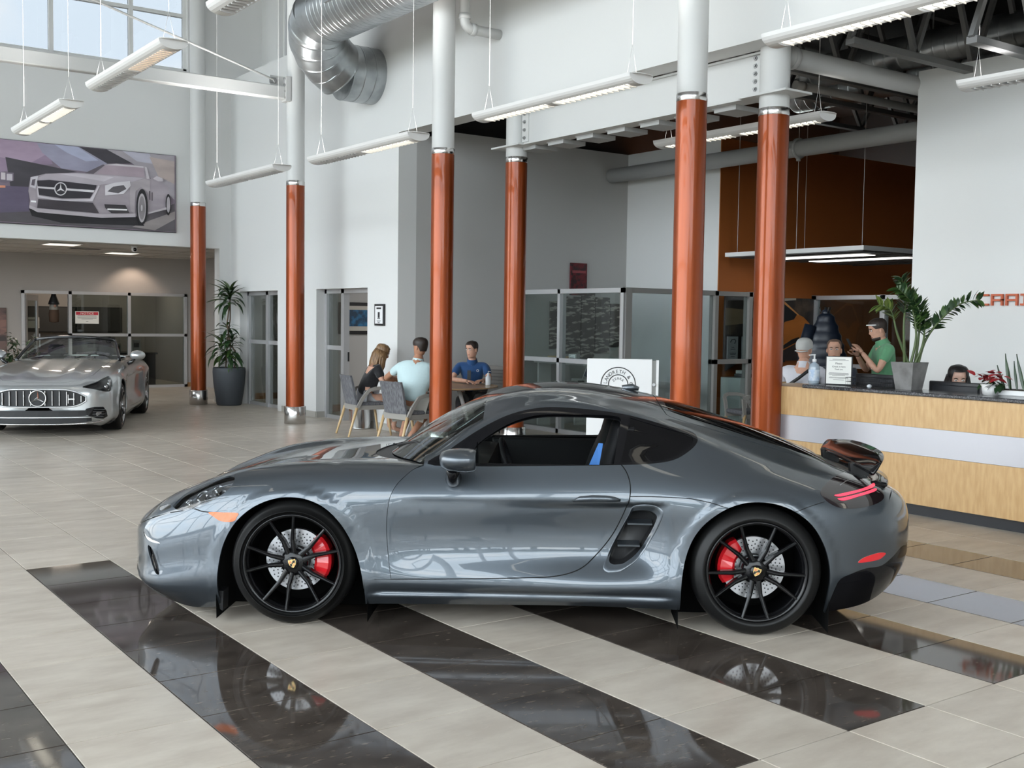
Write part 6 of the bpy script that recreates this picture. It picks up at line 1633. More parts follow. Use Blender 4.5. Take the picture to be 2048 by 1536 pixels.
# ---------------------------------------------------------------- bay on the left: light panels and office contents
def bay():
    for k, (x, y) in enumerate(((3.6,22.5),(5.2,21.5),(6.9,23.6))):
        t = thing('ceiling_light', ('square ceiling light at the picture edge of the office bay','square ceiling light over the middle of the office bay','dim ceiling light near the glass office front')[k], 'light', (x,y,2.93), 0, 'office bay ceiling lights')
        MB().box((-.3,-.3,-.012),(.3,.3,0)).obj('frame', M_lampw, t); MB().box((-.27,-.27,-.016),(.27,.27,-.012)).obj('diffuser', mat('bay_lit',(.9,.85,.75),.5,emit=(1,.90,.78),estr=1.0), t)
        ld = bpy.data.lights.new('bay_light','AREA'); ld.size = .5; ld.energy = 9; ld.color = (1,.88,.76); link('lamp', ld, t, (0,0,-.03))
    for k, x in enumerate((3.4,7.6)):
        t = thing('downlight', ('recessed downlight washing the beige wall at the picture edge','recessed downlight washing the beige wall above the glass office')[k], 'light', (x,24.75,2.93), 0, 'wall washing downlights')
        MB().lathe([(.05,0),(.07,0),(.07,-.008),(.05,-.008)],n=24,close=True).obj('trim_ring', M_lampw, t)
        ld = bpy.data.lights.new('wash','SPOT'); ld.energy = 26; ld.color = (1,.78,.62); ld.spot_size = 1.9; ld.spot_blend = .6; ld.shadow_soft_size = .05; link('lamp', ld, t, (0,0,-.03), (.30,0,0))
    for k, x in enumerate((6.6,8.3)):
        t = thing('ceiling_light', ('lamp panel inside the glass office above the notice sheet','lamp panel inside the glass office lighting its right wall')[k], 'light', (x,27.2,2.93), 0, 'glass office lights')
        MB().box((-.3,-.15,-.012),(.3,.15,0)).obj('frame', M_lampw, t); MB().box((-.27,-.13,-.016),(.27,.13,-.012)).obj('diffuser', MATS['bay_lit'], t)
        ld = bpy.data.lights.new('office_light','AREA'); ld.size = .4; ld.energy = 16; ld.color = (1,.86,.70); link('lamp', ld, t, (0,0,-.03))
    t = thing('ceiling_vent', 'dark slotted air vent in the office bay ceiling', 'vent', (5.9,22.6,2.93)); MB().box((-.3,-.12,-.008),(.3,.12,0)).obj('frame', M_base, t)
    for k in range(5): MB().box((-.28,-.10+k*.042,-.012),(.28,-.08+k*.042,-.008)).obj('slat', M_black, t)
    t = thing('notice_sign', 'white notice sheet with a red heading stuck on the office glass', 'sign', (6.62,25.235,1.44)); MB().box((-.25,-.004,0),(.25,0,.27)).obj('sheet', M_paper, t); MB().box((-.235,-.006,.19),(.235,-.0045,.255)).obj('heading', mat('notice_red',(.45,.03,.05),.5), t)
    text_obj('NOTICE', .062, 'lettering', M_paper, t, (0,-.0068,.222), (PI/2,0,0), sx=1.25)
    l = MB(); [l.box((-w_,-.0055,z),(w_,-.0045,z+.007)) for z, w_ in ((.165,.2),(.14,.21),(.118,.2),(.095,.12),(.04,.025))]; l.obj('print_line', M_ink, t)['kind'] = 'stuff'
    t = thing('gnome_ornament', 'bearded gnome ornament with a pointed dark hat hanging in the office', 'ornament', (6.05,25.75,1.35))
    MB().lathe([(0,.95),(.02,.85),(.06,.68),(.11,.55),(.12,.50),(0,.50)],n=16).obj('hat', M_black, t); MB().lathe([(0,.50),(.09,.50),(.10,.40),(.05,.20),(0,.16)],n=16).obj('beard', mat('beard_pale',(.30,.28,.25),.9), t); MB().lathe([(.09,.42),(.11,.30),(.10,.12),(0,.10)],n=16).obj('coat', mat('coat_brown',(.10,.06,.04),.9), t); MB().sphere((0,-.10,.47),.03,10,8).obj('nose', S_nose, t)
    t = thing('office_desk', 'dark desk with a return inside the left office', 'desk', (7.3,26.6,0)); MB().box((-1.8,-.35,.72),(1.2,.35,.76),bev=.005).obj('desktop', M_toe, t); MB().box((.35,-.33,0),(1.15,.33,.72)).obj('pedestal', mat('desk_navy',(.03,.034,.042),.5), t); MB().box((-1.78,-.33,0),(-1.72,.33,.72)).obj('side_panel', M_toe, t)
    t = thing('storage_hutch', 'dark overhead hutch along the back of the left office', 'cabinet', (6.6,28.3,1.2)); MB().box((-1.7,-.25,0),(1.6,.25,.62)).obj('body', M_toe, t); [MB().box((-1.68+1.1*k,-.265,.02),(-.62+1.1*k,-.25,.6)).obj('door', mat('hutch_grey',(.05,.048,.046),.5), t) for k in range(3)]
    for k, (x, w, h, c, lab) in enumerate(((7.0,.22,.30,(.45,.44,.42),'tall pale brochure box on the left office desk'),(7.62,.16,.22,(.40,.36,.30),'cream carton on the left office desk'),(8.05,.20,.30,(.50,.49,.47),'white document holder at the desk end'),(6.25,.18,.14,(.55,.50,.46),'small pale carton near the notice sheet'))):
        t = thing('desk_box', lab, 'box', (x,26.5,.76)); MB().box((-w/2,-.08,0),(w/2,.08,h),bev=.004).obj('carton', mat('carton_%d'%k,c,.7), t); MB().box((-w*.3,-.082,h*.4),(w*.3,-.0805,h*.75)).obj('label', M_fab, t)
    t = thing('desk_monitor', 'dark computer monitor on the left office desk', 'monitor', (7.3,26.75,.76)); MB().box((-.25,-.015,.10),(.25,.015,.42),bev=.006).obj('shell', M_black, t); MB().box((-.03,-.02,0),(.03,.03,.12)).obj('stand', M_black, t); MB().box((-.12,-.08,0),(.12,.08,.012)).obj('foot', M_black, t)
    t = thing('wall_paper', 'white paper pinned in the left office', 'paper', (6.05,28.02,1.30)); MB().box((-.2,-.004,0),(.2,0,.26)).obj('sheet', M_paper, t); MB().box((-.15,-.005,.18),(.15,-.004,.2)).obj('print_line', M_ink, t)
    t = thing('roof_print', 'reddish framed car print on the beige wall at the picture edge', 'picture', (4.55,25.235,.70)); MB().box((-.6,-.03,0),(.42,0,1.06),bev=.004).obj('canvas', mat('dusk_print',(.26,.15,.13),.5,noise=(2,(.06,.05,.05),4,.4,.6,(1,1,3))), t); MB().box((-.58,-.032,.10),(.40,-.0305,.36)).obj('road', mat('dusk_road',(.16,.11,.10),.5), t)
    MB().prism([(-.58,.42),(.22,.44),(.30,.50),(.12,.66),(-.58,.72)],'y',-.034,-.032).obj('car_shape', mat('dusk_car',(.30,.28,.28),.4), t)
    t = thing('speaker_tower', 'narrow black cabinet standing in the shadow behind the corner column', 'cabinet', (8.35,21.2,0)); MB().box((-.12,-.12,0),(.12,.12,1.9),bev=.01).obj('body', M_black, t); MB().box((-.1,-.125,.3),(.1,-.12,1.8)).obj('front_grille', M_toe, t)
S_nose = mat('nose_pink', (0.45,0.25,0.19), 0.6)
bay()
def car_items():
    t = thing('dash_paper', 'pale paper sheet lying behind the coupe windscreen', 'paper', (2.60,5.62,.985), CAR_A); t.location = Vector((CAR_O[0],CAR_O[1],0)) + Matrix.Rotation(CAR_A,3,'Z') @ Vector((-.80,.50,.905))
    MB().box((-.07,-.13,0),(.07,.13,.004),rot=Matrix.Rotation(.12,3,'Y')).obj('sheet', mat('mint_paper',(.55,.64,.58),.6), t); MB().box((-.045,-.08,.0042),(.04,.06,.0055),rot=Matrix.Rotation(.12,3,'Y')).obj('print', M_fab, t)
car_items()
POSTER = [([(3.404,4.566),(6.897,4.564),(6.899,3.184),(3.385,3.197)],(0.2,0.16,0.2)),
 ([(3.404,4.566),(4.665,4.567),(4.776,4.226),(3.933,4.017),(3.396,3.998)],(0.27,0.2,0.28)),
 ([(3.94,4.565),(4.608,4.561),(4.721,4.415),(4.392,4.191),(3.936,4.266)],(0.36,0.27,0.36)),
 ([(4.523,4.559),(5.216,4.562),(5.708,4.327),(5.361,4.142),(4.92,4.164),(4.606,4.404)],(0.3,0.29,0.38)),
 ([(4.808,4.562),(5.187,4.562),(5.542,4.358),(5.332,4.323),(5.01,4.444)],(0.4,0.42,0.55)),
 ([(5.216,4.562),(5.687,4.564),(6.139,4.359),(5.693,4.318)],(0.05,0.045,0.055)),
 ([(5.687,4.564),(6.897,4.564),(6.894,3.765),(6.516,4.085),(6.139,4.359)],(0.33,0.3,0.33)),
 ([(5.955,4.567),(6.439,4.56),(6.518,4.386),(6.218,4.405)],(0.42,0.41,0.48)),
 ([(6.439,4.505),(6.897,4.468),(6.895,4.053),(6.596,4.171)],(0.4,0.33,0.31)),
 ([(4.019,4.273),(5.183,4.126),(4.517,3.993),(4.387,3.76),(4.095,3.766)],(0.055,0.05,0.06)),
 ([(3.393,3.768),(4.388,3.804),(4.383,3.342),(3.386,3.277)],(0.11,0.09,0.14)),
 ([(3.396,4.006),(4.146,4.021),(4.145,3.888),(4.013,3.84),(3.394,3.854)],(0.16,0.13,0.17)),
 ([(3.947,4.011),(4.015,4.009),(4.014,3.892),(3.945,3.893)],(0.55,0.5,0.52)),
 ([(4.036,3.996),(4.125,3.997),(4.124,3.886),(4.034,3.886)],(0.5,0.46,0.5)),
 ([(3.393,3.768),(4.013,3.796),(4.012,3.759),(3.392,3.71)],(0.6,0.25,0.15)),
 ([(3.386,3.277),(4.383,3.387),(6.211,3.369),(6.893,3.7),(6.899,3.184),(3.385,3.197)],(0.09,0.08,0.09)),
 ([(6.117,3.229),(6.898,3.556),(6.897,3.412),(6.527,3.19)],(0.26,0.23,0.23)),
 ([(4.384,3.432),(5.58,3.375),(6.212,3.416),(6.337,3.258),(4.911,3.226),(4.425,3.315)],(0.014,0.013,0.016)),
 ([(4.373,3.729),(4.388,3.849),(4.411,3.97),(4.546,4.011),(4.66,4.051),(5.168,4.11),(5.301,4.114),(5.617,4.295),(5.846,4.332),(6.343,4.33),(6.39,4.311),(6.445,4.111),(6.532,4.166),(6.66,4.129),(6.676,4.067),(6.765,3.978),(6.805,3.854),(6.796,3.661),(6.722,3.577),(6.402,3.491),(6.18,3.422),(5.58,3.375),(4.482,3.409),(4.381,3.454),(4.4,3.582)],(0.33,0.29,0.32)),
 ([(4.488,3.946),(4.66,4.043),(5.168,4.102),(5.51,4.109),(6.342,4.118),(6.122,4.029),(5.629,3.95),(5.493,3.916),(4.918,3.952),(4.516,3.926)],(0.42,0.38,0.42)),
 ([(4.89,4.063),(5.153,4.093),(5.48,4.099),(5.798,4.087),(5.63,3.996),(5.3,4.03)],(0.52,0.48,0.52)),
 ([(5.301,4.114),(5.617,4.295),(5.647,4.283),(5.45,4.112)],(0.13,0.11,0.13)),
 ([(5.503,4.116),(5.647,4.286),(6.327,4.318),(6.342,4.131)],(0.36,0.29,0.33)),
 ([(5.647,4.286),(5.845,4.324),(6.327,4.324),(6.327,4.298),(5.845,4.293)],(0.55,0.51,0.54)),
 ([(6.343,4.323),(6.387,4.308),(6.429,4.11),(6.381,4.106)],(0.5,0.46,0.49)),
 ([(6.09,4.019),(6.342,4.102),(6.437,4.079),(6.435,3.794),(6.372,3.884),(6.278,3.955),(6.183,3.869),(6.165,3.46),(6.087,3.518),(6.073,3.767)],(0.38,0.34,0.36)),
 ([(4.509,3.918),(4.716,3.947),(5.501,3.921),(5.49,3.874),(5.387,3.688),(4.915,3.647),(4.542,3.679),(4.504,3.799)],(0.03,0.026,0.034)),
 ([(4.512,3.822),(5.463,3.829),(5.447,3.789),(4.521,3.792)],(0.62,0.59,0.62)),
 ([(4.491,3.932),(4.509,3.941),(4.542,3.667),(4.915,3.627),(5.387,3.67),(5.508,3.878),(5.524,3.918),(5.554,3.913),(5.431,3.634),(4.914,3.597),(4.52,3.636)],(0.55,0.51,0.55)),
 ([(5.0,3.815),(4.996,3.785),(4.985,3.757),(4.968,3.731),(4.946,3.712),(4.921,3.698),(4.894,3.692),(4.867,3.694),(4.842,3.704),(4.82,3.72),(4.804,3.743),(4.794,3.769),(4.791,3.799),(4.794,3.829),(4.805,3.857),(4.822,3.882),(4.844,3.902),(4.869,3.916),(4.896,3.922),(4.923,3.92),(4.948,3.911),(4.97,3.894),(4.986,3.872),(4.996,3.845)],(0.62,0.6,0.62)),
 ([(4.982,3.814),(4.979,3.789),(4.97,3.765),(4.956,3.743),(4.938,3.727),(4.916,3.715),(4.894,3.71),(4.871,3.712),(4.85,3.72),(4.833,3.734),(4.819,3.753),(4.811,3.775),(4.808,3.8),(4.811,3.825),(4.82,3.849),(4.834,3.87),(4.852,3.887),(4.873,3.899),(4.896,3.904),(4.918,3.902),(4.939,3.894),(4.957,3.88),(4.971,3.861),(4.979,3.839)],(0.03,0.026,0.034)),
 ([(4.896,3.905),(4.91,3.818),(4.972,3.764),(4.895,3.788),(4.817,3.752),(4.88,3.815)],(0.65,0.63,0.65)),
 ([(4.527,3.606),(5.431,3.608),(5.535,3.434),(4.508,3.455)],(0.05,0.042,0.05)),
 ([(5.644,3.928),(5.812,3.988),(6.075,4.041),(6.093,3.956),(5.965,3.803),(5.643,3.75)],(0.6,0.57,0.6)),
 ([(5.682,3.823),(5.781,3.916),(5.966,3.959),(6.015,3.895),(5.872,3.806)],(0.1,0.09,0.1)),
 ([(4.411,3.967),(4.531,4.001),(4.486,3.779),(4.395,3.805)],(0.55,0.52,0.56)),
 ([(4.432,3.927),(4.488,3.946),(4.466,3.825),(4.416,3.836)],(0.12,0.1,0.12)),
 ([(5.627,3.595),(5.995,3.605),(6.064,3.472),(5.747,3.448),(5.641,3.534)],(0.045,0.04,0.045)),
 ([(5.679,3.524),(6.025,3.537),(6.025,3.51),(5.679,3.498)],(0.85,0.82,0.82)),
 ([(4.407,3.575),(4.491,3.571),(4.491,3.541),(4.406,3.545)],(0.8,0.77,0.8)),
 ([(4.382,3.491),(4.511,3.448),(5.58,3.414),(6.173,3.468),(6.172,3.405),(5.579,3.352),(4.51,3.381),(4.377,3.446)],(0.42,0.38,0.41)),
 ([(6.393,3.601),(6.389,3.517),(6.378,3.438),(6.361,3.37),(6.339,3.317),(6.313,3.283),(6.286,3.271),(6.259,3.28),(6.235,3.311),(6.213,3.361),(6.197,3.427),(6.188,3.504),(6.185,3.587),(6.189,3.671),(6.199,3.749),(6.216,3.817),(6.238,3.87),(6.263,3.904),(6.29,3.917),(6.317,3.908),(6.342,3.878),(6.363,3.828),(6.38,3.762),(6.39,3.685)],(0.012,0.011,0.013)),
 ([(6.358,3.58),(6.355,3.512),(6.347,3.449),(6.335,3.394),(6.32,3.352),(6.302,3.325),(6.283,3.315),(6.265,3.322),(6.247,3.347),(6.233,3.388),(6.222,3.441),(6.215,3.503),(6.213,3.57),(6.215,3.637),(6.223,3.701),(6.235,3.755),(6.25,3.797),(6.268,3.825),(6.287,3.835),(6.305,3.828),(6.323,3.803),(6.337,3.763),(6.349,3.71),(6.356,3.647)],(0.38,0.35,0.37)),
 ([(6.339,3.579),(6.337,3.523),(6.331,3.472),(6.322,3.427),(6.311,3.392),(6.298,3.37),(6.284,3.362),(6.27,3.369),(6.257,3.389),(6.246,3.422),(6.238,3.466),(6.233,3.517),(6.231,3.571),(6.234,3.627),(6.239,3.678),(6.248,3.723),(6.259,3.757),(6.272,3.78),(6.286,3.788),(6.3,3.782),(6.313,3.761),(6.324,3.728),(6.332,3.685),(6.337,3.634)],(0.22,0.2,0.21)),
 ([(6.298,3.576),(6.297,3.561),(6.295,3.547),(6.293,3.535),(6.289,3.526),(6.286,3.52),(6.281,3.518),(6.277,3.52),(6.274,3.525),(6.27,3.534),(6.268,3.546),(6.267,3.559),(6.266,3.574),(6.267,3.588),(6.268,3.602),(6.271,3.614),(6.274,3.623),(6.278,3.629),(6.282,3.632),(6.286,3.63),(6.29,3.625),(6.293,3.616),(6.296,3.604),(6.297,3.591)],(0.5,0.47,0.49)),
 ([(6.812,3.671),(6.81,3.62),(6.805,3.573),(6.797,3.532),(6.787,3.5),(6.775,3.48),(6.762,3.472),(6.75,3.478),(6.738,3.497),(6.728,3.527),(6.721,3.567),(6.716,3.613),(6.715,3.664),(6.716,3.714),(6.722,3.762),(6.729,3.802),(6.74,3.834),(6.751,3.854),(6.764,3.862),(6.777,3.856),(6.788,3.838),(6.798,3.808),(6.806,3.768),(6.81,3.721)],(0.012,0.011,0.013)),
 ([(6.797,3.67),(6.796,3.631),(6.793,3.596),(6.787,3.565),(6.78,3.541),(6.772,3.526),(6.764,3.52),(6.756,3.525),(6.748,3.539),(6.741,3.562),(6.736,3.592),(6.733,3.627),(6.732,3.665),(6.734,3.703),(6.737,3.739),(6.742,3.77),(6.749,3.793),(6.757,3.809),(6.765,3.814),(6.774,3.81),(6.782,3.796),(6.788,3.773),(6.793,3.743),(6.796,3.708)],(0.36,0.33,0.35)),
 ([(6.412,3.887),(6.435,3.889),(6.435,3.731),(6.419,3.73)],(0.06,0.05,0.06)),
 ([(6.459,3.867),(6.477,3.869),(6.476,3.718),(6.46,3.717)],(0.06,0.05,0.06)),
 ([(6.394,3.499),(6.722,3.616),(6.73,3.577),(6.401,3.476)],(0.5,0.46,0.48)),
 ([(6.484,4.114),(6.548,4.167),(6.657,4.137),(6.67,4.082),(6.58,4.075)],(0.47,0.43,0.46))]

def wall_poster():
    t = thing('car_poster', 'wide poster of a silver convertible on a night road, high on the left wall', 'poster', (5.0,20.345,3.2))
    x0 = min(p[0] for p in POSTER[0][0])
    MB().box((2.6-5.0,-0.035,-.035),(6.925-5.0,-0.0,1.375)).obj('canvas', M_black, t)
    def to3(x, z): return (max(x,2.6)-5.0, -0.037, z-3.2)
    clip = []
    for poly, c in POSTER:
        clip.append(([(min(max(a,2.61),6.92), min(max(b,3.175),4.57)) for a, b in poly], c))
    clip[0] = ([(2.61,4.57),(6.92,4.57),(6.92,3.175),(2.61,3.175)], clip[0][1])
    print_layers(t, to3, (0,-1,0), clip)
wall_poster()
# ================================================================ plants
M_leaf = mat('leaf_green', (0.035,0.075,0.018), 0.4, noise=(18,(0.065,0.12,0.03),3,.4,.65)); M_leafd = mat('leaf_deep_green', (0.014,0.036,0.014), 0.3, noise=(18,(0.03,0.065,0.022),3,.4,.65))
M_leafy = mat('leaf_yellow_green', (0.10,0.135,0.03), 0.4); M_cane = mat('cane_bark', (0.13,0.09,0.06), 0.8); M_stem = mat('stem_green', (0.07,0.10,0.035), 0.5)
M_pot = mat('slate_planter', (0.055,0.062,0.072), 0.55, bump=(60,.15)); M_conc = mat('concrete_planter', (0.20,0.195,0.19), 0.8, noise=(7,(0.13,0.125,0.12),6,.4,.65)); M_soil = mat('potting_soil', (0.03,0.02,0.014), 0.95)
M_redleaf = mat('red_bract', (0.28,0.018,0.022), 0.5)
def leaf_mesh(name, L, w, droop, m, n=6, fold=.15):
    mb = MB(); vs = []
    for k in range(n+1):
        t = k/n; a = droop*t; y = L*(math.sin(droop*t)/droop if droop else t); z = -L*((1-math.cos(droop*t))/droop if droop else 0); ww = w*math.sin(PI*min(1,.06+t*.97))**.8*(1-.25*t)
        vs += [(-ww,y,z+ww*fold),(0,y,z),(ww,y,z+ww*fold)]
    fs = []
    for k in range(n): a = k*3; fs += [(a,a+1,a+4,a+3),(a+1,a+2,a+5,a+4)]
    mb.add(vs, fs, 0, True); return mb.mesh(name, m)
def put_leaf(me, parent, p, az, el, sc=1.0, roll=0):
    o = link('leaf', me, parent); M = Matrix.Translation(p) @ Matrix.Rotation(az,4,'Z') @ Matrix.Rotation(el,4,'X') @ Matrix.Rotation(roll,4,'Y') @ Matrix.Scale(sc,4); o.matrix_local = M; return o
def dracaena():
    rnd = random.Random(11); t = thing('potted_dracaena', 'tall two tier cane plant in a slate grey planter by the corner column', 'plant', (7.72,19.75,0))
    MB().lathe([(0,0),(.21,0),(.23,.02),(.285,.40),(.30,.62),(.295,.685),(.285,.70),(.265,.70),(.262,.64),(0,.64)],n=40).obj('planter', M_pot, t); MB().lathe([(0,.645),(.262,.645)],n=24).obj('soil', M_soil, t)
    lm = [leaf_mesh('draleaf',   .48, .046, d, M_leaf if d < 1.2 else M_leafd) for d in (.7,1.0,1.4,1.8)]
    ca = MB().tube([(0,0,.64),(.03,0,1.1),(-.04,.0,1.5),(.02,0,1.95)],[.017,.016,.014,.013],8).obj('cane', M_cane, t)
    cb = MB().tube([(-.05,.05,.64),(-.02,.03,1.2),(.03,.02,1.6),(.02,0,1.9)],[.014,.013,.012,.011],8).obj('cane', M_cane, t)
    cc = MB().tube([(.08,-.05,.64),(.10,-.07,.95),(.05,-.02,1.1)],[.014,.013,.012],8).obj('cane', M_cane, t)
    def tuft(par, c, n, sc, zspread, el0=.1, el1=1.0):
        for k in range(n):
            az = k*2.399+rnd.uniform(-.2,.2); f = k/n; s_ = sc*rnd.uniform(.8,1.1); room = .20-c[0]; reach = -math.sin(az)*.42*s_; s_ *= min(1, room/reach) if reach > room else 1; put_leaf(rnd.choice(lm), par, Vector(c)+Vector((0,0,zspread*(f-.5))), az, el0+(el1-el0)*f+rnd.uniform(-.15,.15), s_, rnd.uniform(-.3,.3))
    tuft(ca, (.02,0,1.98), 56, 1.0, .24, .0, 1.1); tuft(cb, (-.03,.02,1.42), 10, .7, .10, .0, .9); tuft(cc, (.05,-.02,1.12), 36, .95, .34, -.1, 1.1); tuft(cb, (-.16,-.05,1.06), 30, .9, .30, -.1, 1.0); tuft(cc, (.0,-.1,.86), 20, .75, .15, -.1, .8)
dracaena()
def zz_plant():
    rnd = random.Random(4); t = thing('potted_zz_plant', 'arching glossy plant in a square concrete pot on the reception desk', 'plant', (8.72,6.05,1.078), math.radians(0))
    pl = MB(); pl.add([(-.10,-.10,0),(.10,-.10,0),(.10,.10,0),(-.10,.10,0),(-.142,-.142,.30),(.142,-.142,.30),(.142,.142,.30),(-.142,.142,.30),(-.122,-.122,.30),(.122,-.122,.30),(.122,.122,.30),(-.122,.122,.30),(-.125,-.125,.27),(.125,-.125,.27),(.125,.125,.27),(-.125,.125,.27)],
        [(3,2,1,0),(0,1,5,4),(1,2,6,5),(2,3,7,6),(3,0,4,7),(4,5,9,8),(5,6,10,9),(6,7,11,10),(7,4,8,11),(8,9,13,12),(9,10,14,13),(10,11,15,14),(11,8,12,15)]); pl.obj('planter', M_conc, t)
    MB().box((-.125,-.125,.24),(.125,.125,.265)).obj('soil', M_soil, t)
    lz = [leaf_mesh('zzleaf', .115, .030, .5, m, 4, .1) for m in (M_leafd, M_leaf, M_leafy)]
    # stems: curve points in the picture plane direction r (to the right) and up
    t.scale = (.82,.82,.82); t.location.x += .02; t.location.y -= .03
    r = Vector((.812,-.584,0)); f = Vector((.584,.812,0))
    for pts, leafr, mi, n in (([(0,.26),(.05,.6),(-.02,.95),(-.16,1.10)],(.42,1.0),1,40),([(-.05,.26),(-.09,.7),(-.06,1.0),(-.13,1.22)],(.45,1.0),0,44),([(.05,.26),(.10,.55),(.08,.85),(-.02,1.05)],(.4,1.0),0,40),
                              ([(.08,.26),(.18,.55),(.34,.80),(.56,.95),(.74,.99)],(.36,1.0),0,40),([(.0,.26),(-.14,.6),(-.22,.86),(-.36,.92)],(.5,1.0),2,30),([(.04,.26),(.12,.48),(.16,.74),(.10,.92)],(.45,1.0),0,30)):
        P = [Vector((0,0,0))+r*a+Vector((0,0,b))+f*rnd.uniform(-.04,.04) for a, b in pts]; P = [Vector(q) for q in smooth_poly([tuple(q) for q in P],6,False)]
        st = MB().tube(P,[.017*(1-.75*k/(len(P)-1)) for k in range(len(P))],8).obj('stem', M_stem, t)
        for k in range(n):
            q = leafr[0]+(leafr[1]-leafr[0])*k/n; i = min(len(P)-2,int(q*(len(P)-1))); p = P[i]+(P[i+1]-P[i])*(q*(len(P)-1)-i); tg = (P[i+1]-P[i]).normalized(); sd = 1 if k%2 else -1
            nrm = tg.cross(f).normalized(); d = (tg*.55+nrm*sd*.75+f*rnd.uniform(-.35,.35)).normalized(); az = math.atan2(-d.x,d.y); el = math.asin(max(-1,min(1,d.z)))
            put_leaf(lz[mi] if rnd.random() < .75 else lz[(mi+1)%2], st, p, az, el+.25, rnd.uniform(.85,1.25), rnd.uniform(-.7,.7))
zz_plant()
def desk_plants():
    rnd = random.Random(9); t = thing('snake_plant', 'upright snake plant at the right end of the reception desk', 'plant', (8.86,4.92,1.078)); 
    MB().box((-.10,-.28,0),(.10,.30,.045),bev=.006).obj('trough', mat('white_plastic',(.7,.7,.7),.4), t); MB().box((-.085,-.265,.045),(.085,.285,.05)).obj('soil', M_soil, t)
    for k, (y, h, w, ln) in enumerate(((.02,.42,.022,.05),(-.06,.52,.024,-.03),(-.13,.58,.026,-.10),(.08,.30,.018,.08),(-.20,.46,.024,-.12),(.14,.24,.014,.04),(-.02,.34,.018,.0),(.20,.30,.02,.06),(.05,.46,.022,.02),(.25,.20,.016,.08))):
        b = MB(); vs = []
        for q in range(7):
            f = q/6; ww = w*(.6+.4*math.sin(PI*min(1,f*1.2)))*(1-f**4); vs += [(-.006,y+ln*f-ww,.05+h*f),(.008,y+ln*f,.05+h*f),(-.006,y+ln*f+ww,.05+h*f)]
        b.add(vs, [g for q in range(6) for g in ((q*3,q*3+1,q*3+4,q*3+3),(q*3+1,q*3+2,q*3+5,q*3+4))], 0, True); b.obj('leaf', M_leafd, t, fix=False)
    t = thing('poinsettia', 'red poinsettia in bloom beside the snake plant', 'plant', (8.72,5.22,1.078)); MB().lathe([(0,0),(.06,0),(.08,.09),(0,.09)],n=20).obj('pot', M_lampw, t); MB().tube([(0,0,.08),(0,.01,.16)],.01,6).obj('stem', M_stem, t)
    lr = leaf_mesh('bract', .10, .026, .6, M_redleaf, 4); lg = leaf_mesh('poinleaf', .11, .028, .8, M_leafd, 4)
    for k in range(34): put_leaf(lr, t, Vector((rnd.uniform(-.06,.06),rnd.uniform(-.10,.12),.12+rnd.uniform(0,.07))), rnd.uniform(0,6.28), rnd.uniform(-.3,.7), rnd.uniform(.7,1.1), rnd.uniform(-.4,.4))
    for k in range(18): put_leaf(lg, t, Vector((rnd.uniform(-.05,.05),rnd.uniform(-.12,.08),.08+rnd.uniform(0,.04))), rnd.uniform(0,6.28), rnd.uniform(-.5,.3), rnd.uniform(.7,1.1))
    t = thing('number_card', 'white card printed 981 beside the man in green', 'card', (9.36,6.50,1.15), math.atan2(-.5,-.85)+PI/2); MB().box((-.10,-.003,0),(.10,.003,.15)).obj('card', M_paper, t); text_obj('981', .10, 'lettering', M_ink, t, (0,-.004,.075), (PI/2,0,0)); MB().box((-.02,0,-.41),(.02,.01,0.0)).obj('holder', M_alu, t)
desk_plants()
def edge_plant():
    rnd = random.Random(2); t = thing('floor_plant', 'dark bushy floor plant at the picture edge behind the convertible', 'plant', (4.30,20.6,0)); MB().lathe([(0,0),(.18,0),(.24,.45),(.22,.45),(0,.42)],n=24).obj('planter', M_pot, t)
    le = leaf_mesh('bushleaf', .15, .032, .9, M_leafd, 4)
    for q in range(6):
        a = q*1.05; P = [Vector((0,0,.42)),Vector((.12*math.cos(a),.12*math.sin(a),.8)),Vector((.28*math.cos(a),.28*math.sin(a),1.0+.12*(q%3)))]; st = MB().tube(P,[.012,.009,.005],6).obj('stem', M_cane, t)
        for k in range(16): f = rnd.uniform(.3,1); p = P[1]+(P[2]-P[1])*f; put_leaf(le, st, p+Vector((rnd.uniform(-.06,.06),rnd.uniform(-.06,.06),rnd.uniform(-.05,.08))), rnd.uniform(0,6.28), rnd.uniform(-.6,.8), rnd.uniform(.8,1.2))
edge_plant()
# ================================================================ people
def skinmesh(verts, edges, radii, root=0, lv=2):
    """grow a surface around a stick figure and return its evaluated mesh data as (verts, faces)"""
    me = bpy.data.meshes.new('tmp'); me.from_pydata([tuple(v) for v in verts], edges, [])
    o = bpy.data.objects.new('tmp', me); COL.objects.link(o)
    md = o.modifiers.new('k', 'SKIN'); sv = me.skin_vertices[0].data
    for i, r in enumerate(radii):
        sv[i].radius = (r, r) if not isinstance(r, tuple) else r
        sv[i].use_root = (i == root)
    md.use_smooth_shade = True
    s = o.modifiers.new('s', 'SUBSURF'); s.levels = lv; s.render_levels = lv
    dg = bpy.context.evaluated_depsgraph_get(); ev = o.evaluated_get(dg); m2 = ev.to_mesh()
    V = [v.co.copy() for v in m2.vertices]; F = [tuple(p.vertices) for p in m2.polygons]
    ev.to_mesh_clear(); bpy.data.objects.remove(o); bpy.data.meshes.remove(me)
    return V, F
